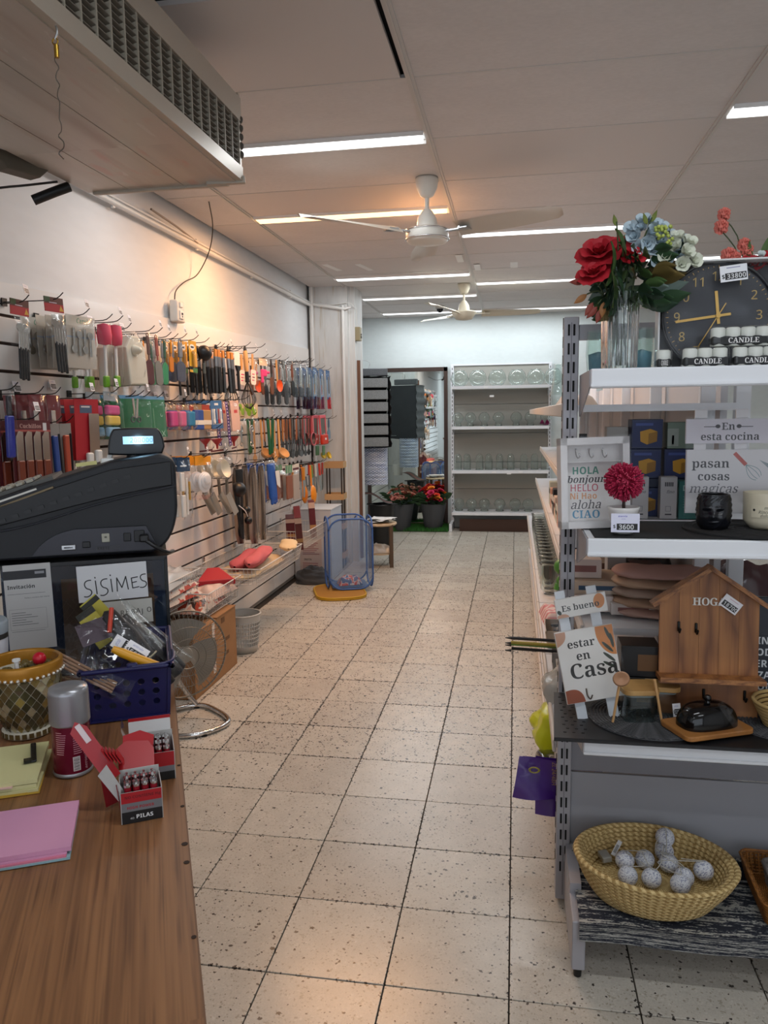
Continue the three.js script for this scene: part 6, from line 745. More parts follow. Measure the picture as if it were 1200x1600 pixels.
// boxes standing on the shelf behind the second shelf
{
  const boxOf = (name, label, w, h, d, pos, m, prints = []) => { const t = thing(name, label, 'box', pos, 0); part(t, 'carton', rbox(w, h, d, 0, h / 2, 0, 0.0015, 1), m); for (const [px, py, pw, ph, mm] of prints) part(t, 'print', box(pw, ph, 0.0008, px, py, d / 2 + 0.0005), mm); return t; };
  const blueBox = M(0x14264f, 0.4), YB = 1.1455;
  const lampPrint = print(0.08, 0.075, 1500, (g, w, h) => { g.fillStyle = '#1b2a5c'; g.fillRect(0, 0, w, h); g.fillStyle = '#3b4f92'; g.fillRect(w * 0.1, h * 0.08, w * 0.6, h * 0.1); g.fillStyle = '#c79323'; g.beginPath(); g.moveTo(w * 0.25, h * 0.4); g.lineTo(w * 0.6, h * 0.3); g.lineTo(w * 0.85, h * 0.4); g.lineTo(w * 0.84, h * 0.78); g.lineTo(w * 0.5, h * 0.9); g.lineTo(w * 0.27, h * 0.78); g.fill(); g.fillStyle = '#9a6d16'; g.beginPath(); g.moveTo(w * 0.55, h * 0.48); g.lineTo(w * 0.85, h * 0.4); g.lineTo(w * 0.84, h * 0.78); g.lineTo(w * 0.54, h * 0.88); g.fill(); });
  const zz = -2.34;
  const blue = (x, y, l) => boxOf('lamp_box', l, 0.086, 0.084, 0.08, [x, y, zz], blueBox, [[0, 0.042, 0.08, 0.075, lampPrint]]);
  blue(0.375, YB, 'lower dark blue lamp carton partly hidden behind the white cartons'); blue(0.372, YB + 0.112, 'dark blue carton with a yellow lamp picture on the left of the pair'); blue(0.466, YB + 0.112, 'dark blue carton with a yellow lamp picture next to the kitchen sign'); blue(0.374, YB + 0.197, 'topmost dark blue carton with a yellow lamp picture');
  boxOf('lamp_box', 'plain navy carton under the lamp picture cartons', 0.17, 0.026, 0.08, [0.42, YB + 0.085, zz], M(0x0f1b3a, 0.5)); 
  const wb = print(0.044, 0.118, 1600, (g, w, h) => { g.fillStyle = '#b9b8ba'; g.fillRect(0, 0, w, h); g.fillStyle = '#33333a'; for (let i = 0; i < 5; i++) g.fillRect(w * (0.25 + i * 0.11), h * 0.12, w * 0.07, h * 0.1); g.font = 'italic ' + w * 0.25 + 'px serif'; g.fillText('fino', w * 0.35, h * 0.38); g.strokeStyle = '#7c7c84'; g.lineWidth = 2; g.strokeRect(w * 0.33, h * 0.7, w * 0.3, h * 0.12); g.fillRect(w * 0.3, h * 0.88, w * 0.4, h * 0.03); });
  for (const [x, l] of [[0.352, 'slim white perfume carton left of the dark blue gap'], [0.429, 'slim white perfume carton beside the teal cartons']]) boxOf('slim_carton', l, 0.045, 0.12, 0.04, [x, YB, zz + 0.07], M(0xb6b5b8, 0.5), [[0, 0.06, 0.044, 0.118, wb]]);
  const teal = print(0.054, 0.106, 1400, (g, w, h) => { g.fillStyle = '#2f6f6c'; g.fillRect(0, 0, w, h); g.fillStyle = '#9fc1bd'; g.fillRect(w * 0.18, h * 0.1, w * 0.66, h * 0.15); g.fillStyle = '#223'; g.fillRect(w * 0.24, h * 0.13, w * 0.2, h * 0.08); g.fillRect(w * 0.56, h * 0.13, w * 0.2, h * 0.08); g.fillStyle = '#7fb0ac'; for (let i = 0; i < 5; i++) g.fillRect(w * 0.2, h * (0.4 + i * 0.07), w * (0.6 - i * 0.08), h * 0.012); });
  for (const [x, l] of [[0.484, 'teal carton standing beside the slim white one'], [0.543, 'teal carton half hidden by the kitchen sign']]) boxOf('teal_carton', l, 0.055, 0.108, 0.05, [x, YB, zz + 0.065], M(0x2f6f6c, 0.5), [[0, 0.054, 0.054, 0.106, teal]]);
  boxOf('green_carton', 'grey green carton above the dark blue lamp cartons', 0.09, 0.075, 0.08, [0.475, YB + 0.197, zz], M(0x76887a, 0.5), [[-0.03, 0.032, 0.03, 0.05, M(0x9aa49c, 0.5)], [-0.03, 0.025, 0.006, 0.026, M(0x43406b, 0.5)]]);
  boxOf('beige_carton', 'tall pale grey carton behind the greeting sign', 0.06, 0.26, 0.06, [0.295, YB, zz - 0.02], M(0xa7a49e, 0.5)); boxOf('beige_carton', 'small cream carton with a white panel beside the tall pale one', 0.05, 0.2, 0.05, [0.245, YB, zz - 0.03], M(0xc0bbb0, 0.5), [[0, 0.15, 0.04, 0.06, M(0xcfccc6, 0.5)]]); boxOf('black_tube', 'black upright tube carton next to the shelf post', 0.022, 0.24, 0.022, [0.2, YB, zz - 0.02], black);
  // below: goods seen under the second shelf
  const boxes = [[0.235, 0.831, -2.5, 0.14, 0.05, 0.2, 0xd6c9c2, 'white and pink printed carton at the bottom of the stack'], [0.26, 0.882, -2.52, 0.17, 0.04, 0.2, 0xcbb6a0, 'tan and blue printed carton in the middle of the stack'], [0.22, 0.923, -2.55, 0.11, 0.06, 0.16, 0xd5c4bb, 'pinkish white carton on top of the stack'], [0.36, 0.831, -2.45, 0.13, 0.035, 0.16, 0xcfc4bd, 'flat white carton beside the carton stack'], [0.43, 0.87, -2.6, 0.1, 0.12, 0.1, 0x3b1417, 'dark maroon carton with a gold label under the second shelf'], [0.34, 0.87, -2.66, 0.06, 0.14, 0.08, 0xb3b0b1, 'pale grey upright carton beside the maroon one']];
  for (const [x, y, z, w, h, d, c, l] of boxes) boxOf('goods_carton', l, w, h, d, [x, y - (y > 0.86 && y < 0.88 ? 0.039 : 0), z], M(c, 0.5), [[0, h * 0.5, w * 0.7, h * 0.35, c === 0x3b1417 ? M(0x8d6b3c, 0.5) : c === 0xcbb6a0 ? M(0x31506f, 0.5) : M(0x8b5852, 0.5)]]);
  for (let k = 0; k < 5; k++) roll(`${['lowest', 'second', 'middle', 'fourth', 'topmost'][k]} folded pinkish striped towel behind the wooden key house`, undefined, 0.3, 0.09, [0xc6a294, 0xbf9d83, 0xb7a091, 0xcaa98e, 0xc49c92][k], [0.45, 0.822 + k * 0.03, -2.42], 1.4, 0.18);
  for (const [y, l] of [[0.655, 'lower black carton with a kraft label behind the glass jars'], [0.742, 'upper black carton with a kraft label behind the glass jars']]) { const t = boxOf('black_carton', l, 0.1, 0.085, 0.09, [0.335, y + 0.001, -2.105], M(0x101013, 0.45), [[0.018, 0.04, 0.05, 0.045, M(0x6b4a2a, 0.6)]]); }
}
// ---------------------------------------------------------------- third shelf
function woodTex(base, dark, k, f = 9, n = 512) { return tex(n, n, (u, v) => { const w = u * f + 1.6 * fbm(u * 2.2 + k, v * 1.2, 3), r = Math.abs((w % 1) - 0.5) * 2, g = fbm(u * 60 + k, v * 3, 3); return mixc(base, dark, clamp(0.65 * Math.pow(r, 2.2) + 0.5 * (g - 0.4))); }); }
const houseWood = [0, 1, 2].map((k) => M(0xffffff, 0.5, { map: woodTex([168, 112, 62], [96, 54, 28], k * 7.3, 2.2 + k) }));
{
  const h = thing('key_house', 'wooden house-shaped key holder with HOGAR letters and a small shelf', 'key holder', [0.5, Y3 + 0.001, -2.035]); h.rotation.x = -0.08;
  const W = 0.245, hy = 0.3;
  // vertical boards, each with its own top following the gable
  const n = 5; for (let k = 0; k < n; k++) { const x0 = -W / 2 + k * W / n, x1 = x0 + W / n - 0.0006, t = (x) => hy + 0.085 * (1 - Math.abs(x) / (W / 2)); const pts = [[x0, 0.1], [x1, 0.1], [x1, t(x1)]]; if (x0 < 0 && x1 > 0) pts.push([0, t(0)]); pts.push([x0, t(x0)]); const g = ext(pts, 0.012); const u = g.attributes.uv; for (let i = 0; i < u.count; i++) u.setXY(i, (u.getX(i) + 0.2) * 3 + k * 0.37, u.getY(i) * 2.5); part(h, 'board', g, houseWood[k % 3]); }
  const slope = Math.atan2(0.085, W / 2), L = Math.hypot(0.085, W / 2) + 0.03;
  for (const s of [-1, 1]) part(h, 'roof_board', T(box(L, 0.011, 0.05), s * (W / 4 + 0.008), hy + 0.042, 0.01, 0, 0, -s * slope), houseWood[1]);
  part(h, 'shelf_board', [box(W + 0.01, 0.012, 0.07, 0, 0.105, 0.03)], houseWood[2]);
  const ap = new THREE.Shape(); ap.moveTo(-W / 2, 0); ap.lineTo(-W / 2 + 0.06, 0.004); ap.quadraticCurveTo(0, 0.05, W / 2 - 0.06, 0.004); ap.lineTo(W / 2, 0); ap.lineTo(W / 2, 0.1); ap.lineTo(-W / 2, 0.1); part(h, 'apron_board', ext(ap, 0.012), houseWood[0]);
  const hk = (x, y) => part(h, 'key_hook', [rbox(0.007, 0.026, 0.004, x, y, 0.014, 0.002), tube([[x, y - 0.004, 0.016], [x, y - 0.014, 0.024], [x, y - 0.006, 0.032]], 0.0026, 12, 7), ball(0.0035, x, y - 0.005, 0.032)], M(0x16140f, 0.4, { metalness: 0.5 }));
  hk(-0.075, 0.235); hk(-0.032, 0.232); hk(0.09, 0.06); hk(-0.01, 0.06);
  const font = await new FontLoader().loadAsync('fonts/droid/droid_serif_bold.typeface.json');
  let cx = -0.043; for (const c of 'HOGAR') { const g = new TextGeometry(c, { font, size: 0.02, depth: 0.004, curveSegments: 5 }); g.computeBoundingBox(); const w = g.boundingBox.max.x; part(h, 'letter', g.translate(cx, 0.292, 0.0125), M(0xdedbd4, 0.5)); cx += w * 0.99; }
  part(h, 'price_tag', box(0.05, 0.034, 0.001, 0.05, 0.297, 0.02, 0, 0, -0.62), print(0.05, 0.034, 2600, (g, w, hh) => { g.fillStyle = '#e4e2e6'; g.fillRect(0, 0, w, hh); g.fillStyle = '#c9a5b5'; g.fillRect(w * 0.3, hh * 0.15, w * 0.5, hh * 0.05); g.fillStyle = '#131316'; g.fillRect(w * 0.1, hh * 0.45, w * 0.82, hh * 0.42); g.fillStyle = '#dcdcde'; g.font = 'bold ' + hh * 0.4 + 'px monospace'; g.fillText('18700', w * 0.15, hh * 0.8); }));
  // hanging "Es bueno estar en Casa" sign leaning on the post
  const s = thing('home_sign', 'white hanging sign reading Es bueno estar en Casa leaning on the post', 'sign', [0.232, Y3 + 0.003, -1.975], 0.12); s.rotation.z = 0.19; s.rotation.x = -0.1;
  const sw = M(0xd3d0cc, 0.5);
  part(s, 'lower_board', box(0.15, 0.19, 0.008, -0.01, 0.145, 0), sw);
  part(s, 'lower_print', box(0.148, 0.188, 0.001, -0.01, 0.145, 0.0046), print(0.148, 0.188, 3200, (g, w, hh) => { g.fillStyle = '#d8d4cf'; g.fillRect(0, 0, w, hh); g.fillStyle = '#c2793a'; g.beginPath(); g.moveTo(w * 0.7, 0); g.lineTo(w, 0); g.lineTo(w, hh * 0.42); g.bezierCurveTo(w * 0.8, hh * 0.42, w * 0.66, hh * 0.2, w * 0.7, 0); g.fill(); g.fillStyle = '#b98a6e'; g.beginPath(); g.moveTo(0, 0); g.lineTo(w * 0.17, 0); g.quadraticCurveTo(w * 0.2, hh * 0.14, 0, hh * 0.2); g.fill(); g.fillStyle = '#8e4526'; g.beginPath(); g.moveTo(0, hh); g.lineTo(0, hh * 0.82); g.quadraticCurveTo(w * 0.3, hh * 0.76, w * 0.32, hh); g.fill(); g.fillStyle = '#2e372c'; for (const [x, y, a] of [[0.9, 0.12, 1.3], [0.86, 0.3, 0.9], [0.86, 0.44, 0.8], [0.85, 0.55, 0.6], [0.95, 0.22, 1.5]]) { g.save(); g.translate(w * x, hh * y); g.rotate(a); g.beginPath(); g.ellipse(0, 0, w * 0.13, w * 0.028, 0, 0, 7); g.fill(); g.restore(); } serif(g, 'estar', w * 0.17, hh * 0.24, hh * 0.15, '#1d1a18', 'bold'); serif(g, 'en', w * 0.29, hh * 0.42, hh * 0.16, '#1d1a18', 'bold'); serif(g, 'Casa', w * 0.13, hh * 0.67, hh * 0.29, '#1a1715', 'bold'); }));
  part(s, 'upper_board', box(0.132, 0.05, 0.008, -0.004, 0.3, 0.0), sw);
  part(s, 'upper_print', box(0.13, 0.048, 0.001, -0.004, 0.3, 0.0046), print(0.13, 0.048, 3200, (g, w, hh) => { g.fillStyle = '#d6d2cd'; g.fillRect(0, 0, w, hh); g.fillStyle = '#c2793a'; g.beginPath(); g.ellipse(w * 0.86, hh * 0.4, w * 0.11, hh * 0.4, 0.2, 0, 7); g.fill(); g.fillStyle = '#b98a6e'; g.beginPath(); g.ellipse(w * 0.1, hh, w * 0.13, hh * 0.2, 0, 0, 7); g.fill(); g.fillStyle = '#2e372c'; g.beginPath(); g.ellipse(w * 0.05, hh * 0.7, w * 0.05, hh * 0.1, 1, 0, 7); g.fill(); serif(g, 'Es bueno', w * 0.1, hh * 0.68, hh * 0.45, '#191614', 'bold'); }));
  part(s, 'ribbon', [box(0.026, 0.36, 0.003, -0.052, 0.165, -0.006), box(0.026, 0.36, 0.003, 0.03, 0.165, -0.006), box(0.026, 0.034, 0.006, -0.052, 0.022, -0.003)], M(0xc9cdd2, 0.5));
  part(s, 'key_hook', tube([[-0.03, 0.085, 0.006], [-0.03, 0.066, 0.01], [-0.026, 0.06, 0.02], [-0.02, 0.07, 0.022]], 0.002, 16, 6), M(0x6e665c, 0.3, { metalness: 1 }));
  part(s, 'film', grid(10, 16, (u, v) => [(u - 0.5) * 0.165 - 0.008, 0.04 + v * 0.29, 0.01 + 0.006 * fbm(u * 4, v * 6, 2)]), clearBag);
  // placemats
  const weave = M(0xffffff, 0.9, { map: tex(256, 256, (u, v) => { const n = nz(u * 90, v * 90); return n > 0.62 ? [104, 104, 106] : [50, 50, 53]; }) });
  const matRound = (x, z, r, l) => solo('round_placemat', l, 'placemat', [cyl(r, r, 0.003, 0, 0.002, 0, 64), ...Array.from({ length: Math.floor(r / 0.0085) }, (_, k) => T(new THREE.TorusGeometry(0.006 + k * 0.0085, 0.0032, 5, 64), 0, 0.0035, 0, Math.PI / 2))], weave, [x, Y3, z]);
  matRound(0.345, -2.0, 0.15, 'large round grey woven placemat under the glass canisters'); matRound(0.66, -1.985, 0.1, 'grey woven placemat under the small straw bowl');
  // canisters with bamboo lids
  const bam = M(0xffffff, 0.5, { map: woodTex([190, 150, 92], [150, 108, 58], 3.3, 5, 256) }), cg = M(0xf4f8f8, 0.03, { transmission: 1, thickness: 0, ior: 1.4 });
  const can = (x, z, w, d, hh, l, ry) => { const t = thing('glass_canister', l, 'canister', [x, Y3 + 0.007, z], ry); part(t, 'glass_wall', new THREE.ExtrudeGeometry((() => { const s = rrect(w, d, 0.02); s.holes.push(new THREE.Path(rrect(w - 0.006, d - 0.006, 0.018).getPoints(8))); return s; })(), { depth: hh, bevelEnabled: false, curveSegments: 8 }).rotateX(-Math.PI / 2), cg); part(t, 'glass_floor', new THREE.ExtrudeGeometry(rrect(w, d, 0.02), { depth: 0.004, bevelEnabled: false }).rotateX(-Math.PI / 2), cg); part(t, 'bamboo_lid', ext(rrect(w + 0.008, d + 0.008, 0.022), 0.009, 0.002).rotateX(-Math.PI / 2).translate(0, hh + 0.004, 0), bam); part(t, 'seal', new THREE.ExtrudeGeometry(rrect(w - 0.008, d - 0.008, 0.018), { depth: 0.008, bevelEnabled: false }).rotateX(-Math.PI / 2).translate(0, hh - 0.006, 0), M(0xcfd3d2, 0.4, { transmission: 0.6, thickness: 0 })); return t; };
  can(0.318, -1.985, 0.082, 0.08, 0.07, 'glass canister with a bamboo lid beside the home sign', 0.15); const c2 = can(0.388, -2.035, 0.075, 0.07, 0.062, 'glass canister with a bamboo lid and price tag beside the key house', -0.1);
  part(c2, 'price_tag', box(0.02, 0.034, 0.001, 0.033, 0.022, 0.045, -0.1, 0.2, 0.12), PRICE[2]);
  const spoon = (x, z, y, r, l) => { const t = thing('wooden_spoon', l, 'spoon', [x, y, z]); part(t, 'stick', cyl(0.0038, 0.0032, 0.12, 0, 0.06, 0, 8), woodLight); if (l.includes('round')) part(t, 'spoon_bowl', T(lathe([[0, -0.004], [0.018, 0], [0.021, 0.006], [0.016, 0.005], [0, 0]], 20), 0, 0.125, 0.004, Math.PI / 2), M(0xb98a68, 0.55)); t.rotation.set(0.1, 0, r); };
  spoon(0.252, -1.94, Y3 + 0.007, -0.12, 'wooden spoon with a round head resting on the canister'); spoon(0.375, -1.955, Y3 + 0.006, 0.2, 'thin wooden stick leaning against the second canister');
  // butter dish
  const b = thing('butter_dish', 'glossy black butter dish dome lettered BUTTER on a wooden tray', 'butter dish', [0.475, Y3 + 0.008, -1.925], 0.42);
  part(b, 'tray', ext(rrect(0.185, 0.115, 0.016), 0.007, 0.003).rotateX(-Math.PI / 2).translate(0, 0.003, 0), M(0xffffff, 0.45, { map: woodTex([176, 120, 62], [126, 78, 36], 1.1, 3, 256) }));
  part(b, 'dome', grid(40, 16, (u, v) => { const a = u * 6.2832, e = Math.pow(Math.max(0, Math.cos(v * 1.57079)), 0.55), y = 0.013 + 0.056 * Math.pow(Math.sin(v * 1.5708), 0.9), q = Math.pow(Math.abs(Math.cos(a)) ** 3 + Math.abs(Math.sin(a)) ** 3, -1 / 3); return [Math.cos(a) * q * 0.075 * e, y, Math.sin(a) * q * 0.045 * e]; }), blackGloss);
  part(b, 'knob', [cyl(0.006, 0.008, 0.01, 0, 0.072, 0, 14), ball(0.009, 0, 0.08, 0)], blackGloss);
  const f2 = await new FontLoader().loadAsync('fonts/droid/droid_serif_regular.typeface.json');
  const bt = new TextGeometry('BUTTER', { font: f2, size: 0.0125, depth: 0.0015, curveSegments: 4 }); part(b, 'lettering', T(bt, -0.034, 0.026, 0.0415, -0.25), M(0xd8d8d8, 0.4));
  part(b, 'tape', box(0.02, 0.08, 0.001, 0.03, 0.045, 0.047, -0.55, 0, 0.4), clearBag);
  const sb = thing('straw_bowl', 'small straw bowl at the right end of the third shelf', 'bowl', [0.675, Y3 + 0.007, -1.975]);
  part(sb, 'coils', Array.from({ length: 7 }, (_, k) => T(new THREE.TorusGeometry(0.05 + k * 0.0045, 0.0048, 7, 36), 0, 0.005 + k * 0.0095, 0, Math.PI / 2)), M(0xb89a63, 0.85)); part(sb, 'bowl_floor', cyl(0.05, 0.05, 0.006, 0, 0.004, 0, 30), M(0xb89a63, 0.85));
  const bo = thing('chalk_sign', 'dark blue sign with white printed words standing behind the key house', 'sign', [0.69, Y3 + 0.003, -2.11]); bo.rotation.x = -0.03;
  part(bo, 'board', rbox(0.19, 0.3, 0.014, 0, 0.15, 0, 0.003, 1), M(0x1e2530, 0.45)); part(bo, 'print', box(0.185, 0.16, 0.001, 0, 0.12, 0.0076), print(0.185, 0.16, 1600, (g, w, hh) => { g.fillStyle = '#1f2630'; g.fillRect(0, 0, w, hh); g.fillStyle = '#dfe2e4'; g.font = 'bold ' + hh * 0.17 + 'px sans-serif'; ['DRINK', 'FOOD', 'BEER', 'PIZZA', 'GOOD'].forEach((s, i) => g.fillText(s, w * 0.02, hh * (0.17 + i * 0.195))); }));
  solo('amber_ornament', 'amber glass ornament half hidden behind the home sign', 'ornament', [lathe([[0, 0], [0.016, 0.002], [0.022, 0.03], [0.014, 0.055], [0.004, 0.062], [0, 0.09]], 20)], M(0xa8641f, 0.15, { transmission: 0.6, thickness: 0 }), [0.272, Y3 + 0.004, -2.1]);
  solo('wrapped_goods', 'crumpled clear wrapped maroon goods on the run shelf behind the key house', 'packet', [packet(0.2, 0.18, 0.12, 6)], M(0x4c2a2c, 0.2, { clearcoat: 1 }), [0.72, 0.825, -2.6], 0.2);
}
// ---------------------------------------------------------------- bottom shelf
{
  const mm = M(0xffffff, 0.95, { map: tex(512, 512, (u, v) => { const r = Math.floor(v * 64), s = nz(u * 46 + r * 13.7, r * 3.1), k = nz(u * 255, v * 200), b = nz(3, r * 0.37) > 0.55 ? 0.35 : 0; return s + b + (k - 0.5) * 0.7 > 0.86 ? [176, 174, 166] : s + b + (k - 0.5) * 0.6 > 0.66 ? [92, 94, 98] : [34, 37, 48]; }) });
  const m = solo('woven_runner', 'black and white striped woven runner on the bottom shelf', 'mat', [grid(50, 20, (u, v) => { const z = -1.835 - v * 0.3, up = v > 0.93 ? (v - 0.93) * 0.5 : 0; return [0.17 + u * 0.88, 0.006 + up + 0.0025 * Math.sin(u * 14 + v * 3), z]; }), grid(50, 4, (u, v) => [0.17 + u * 0.88, 0.006 - 0.05 * (1 - v) + 0.0025 * Math.sin(u * 14), -1.835 - 0.006 * Math.sin(v * 3.14) * (0.5 + 0.5 * Math.sin(u * 9))])], mm, [0, Y4, 0]);
  // round seagrass basket: a spiral of coils
  const straw = M(0xffffff, 0.85, { map: tex(512, 64, (u, v) => { const s = (u * 60 + v * 1.5) % 1, n = nz(u * 300, v * 20); return mixc([150, 118, 66], [226, 202, 146], clamp((s < 0.5 ? 0.25 : 0.85) + (n - 0.5) * 0.6)); }) });
  function coilBasket(name, label, pos, R0, n, slope, hStep, squash, tilt) {
    const t = thing(name, label, 'basket', pos, 0);
    const ringG = (R, y) => { const g = new THREE.TorusGeometry(R, hStep * 0.62, 7, 72); return g.rotateX(Math.PI / 2).translate(0, y, 0); };
    part(t, 'base_coil', Array.from({ length: 11 }, (_, k) => ringG(R0 * (k + 1) / 12, 0.008)), straw);
    for (let k = 0; k < n; k++) part(t, 'wall_coil', ringG(R0 + Math.pow(k / n, 0.8) * slope + 0.0006 * Math.sin(k * 5), 0.008 + k * hStep), straw);
    t.scale.set(squash, 1, 1); t.rotation.z = tilt; return t;
  }
  const NB = coilBasket('seagrass_basket', 'outer round coiled straw basket on the striped runner', [0.37, Y4 + 0.012, -1.985], 0.12, 8, 0.038, 0.0115, 1.25, 0);
  const NB2 = coilBasket('seagrass_basket', 'inner round coiled straw basket holding the cotton ball lights', [0.372, Y4 + 0.032, -1.985], 0.126, 7, 0.04, 0.0115, 1.26, -0.03);
  const lz = thing('cotton_ball_lights', 'string of white cotton ball lights lying in the straw basket', 'string lights', [0.37, Y4 + 0.05, -1.985]);
  const thread = M(0xffffff, 0.85, { map: tex(128, 128, (u, v) => { const n = nz(u * 40 + v * 22, v * 34 - u * 12), q = nz(u * 70, v * 60); return n > 0.68 || q > 0.82 ? [150, 154, 176] : [221, 222, 226]; }) });
  const bg = new THREE.SphereGeometry(0.0255, 20, 14); const bp = [[-0.068, 0.02, 0.03], [-0.067, 0.024, -0.035], [-0.012, 0.022, -0.05], [-0.009, 0.022, 0.035], [0.045, 0.028, -0.088], [0.048, 0.062, -0.1], [0.048, 0.022, -0.042], [0.075, 0.022, 0.02], [0.058, 0.026, 0.058], [0.13, 0.028, -0.01]];
  bp.forEach(([x, y, z]) => { const o = part(lz, 'cotton_ball', bg, thread); o.position.set(x, y, z); o.rotation.set(x * 50, z * 40, y * 30); });
  const cp = []; for (let i = 0; i < bp.length; i++) { const [x, y, z] = bp[i]; cp.push([x, y + 0.026, z]); cp.push([x * 0.5 + rr(-0.02, 0.02), 0.055 + rr(-0.01, 0.015), z * 0.5 + rr(-0.02, 0.02)]); }
  part(lz, 'wire', tube(cp, 0.0012, 220, 5), M(0xb9b6ad, 0.4));
  part(lz, 'battery_pack', rbox(0.026, 0.016, 0.04, -0.118, 0.022, -0.05, 0.003, 2, 0, 0.3, 0.1), M(0xa7a49c, 0.3, { transmission: 0.3, thickness: 0 })); part(lz, 'paper_tag', box(0.012, 0.001, 0.05, -0.085, 0.04, -0.065, 0.5, -0.5), print(0.012, 0.05, 2000, (g, w, h) => { g.fillStyle = '#d7d7d7'; g.fillRect(0, 0, w, h); g.fillStyle = '#333'; for (let i = 0; i < 9; i++) g.fillRect(w * 0.2, h * (0.3 + i * 0.06), w * 0.6, h * 0.03); }));
  // rattan tray with a grey basket on it
  const rat = M(0xffffff, 0.6, { map: tex(256, 256, (u, v) => { const s = Math.sin(u * 260 + Math.sin(v * 40) * 2), n = nz(u * 50, v * 120); return mixc([92, 52, 18], [192, 128, 56], clamp(0.5 + s * 0.4 + (n - 0.5) * 0.6)); }) });
  const rt = thing('rattan_tray', 'shiny brown rattan basket at the right end of the bottom shelf', 'basket', [0.745, Y4 + 0.012, -1.985], -0.04);
  const rw = 0.25, rd = 0.25, wallR = (y, e) => tube(rrect(rw - 0.02 + e, rd - 0.02 + e, 0.03).getPoints(8).slice(0, -1).map((p) => [p.x, y, p.y]), 0.004, 120, 6, true);
  for (let k = 0; k < 7; k++) part(rt, 'woven_strand', wallR(0.006 + k * 0.0085, k * 0.004), rat); part(rt, 'floor_weave', box(rw - 0.03, 0.006, rd - 0.03, 0, 0.004, 0), rat); part(rt, 'stakes', (() => { const o = []; const P = rrect(rw - 0.012, rd - 0.012, 0.03); for (const p of P.getSpacedPoints(90)) o.push(bar([p.x * 0.96, 0.004, p.y * 0.96], [p.x * 1.03, 0.062, p.y * 1.03], 0.003, 5)); return o; })(), rat).userData.kind = 'stuff'; part(rt, 'rim', wallR(0.064, 0.03), rat);
  const gb = thing('grey_basket', 'small grey plastic wicker basket inside the brown rattan tray', 'basket', [0.755, Y4 + 0.022, -1.975], -0.04); const gm = M(0x77706c, 0.5);
  part(gb, 'walls', [...[0.01, 0.022, 0.034, 0.046].map((y) => tube(rrect(0.17 + y * 0.3, 0.16 + y * 0.3, 0.02).getPoints(6).slice(0, -1).map((p) => [p.x, y, p.y]), 0.003, 80, 5, true)), box(0.16, 0.004, 0.15, 0, 0.004, 0)], gm); part(gb, 'ribs', rrect(0.175, 0.165, 0.02).getSpacedPoints(64).map((p) => bar([p.x * 0.97, 0.004, p.y * 0.97], [p.x * 1.06, 0.058, p.y * 1.06], 0.0025, 5)), gm).userData.kind = 'stuff'; part(gb, 'rim', tube(rrect(0.187, 0.177, 0.022).getPoints(6).slice(0, -1).map((p) => [p.x, 0.06, p.y]), 0.006, 80, 7, true), gm);
}
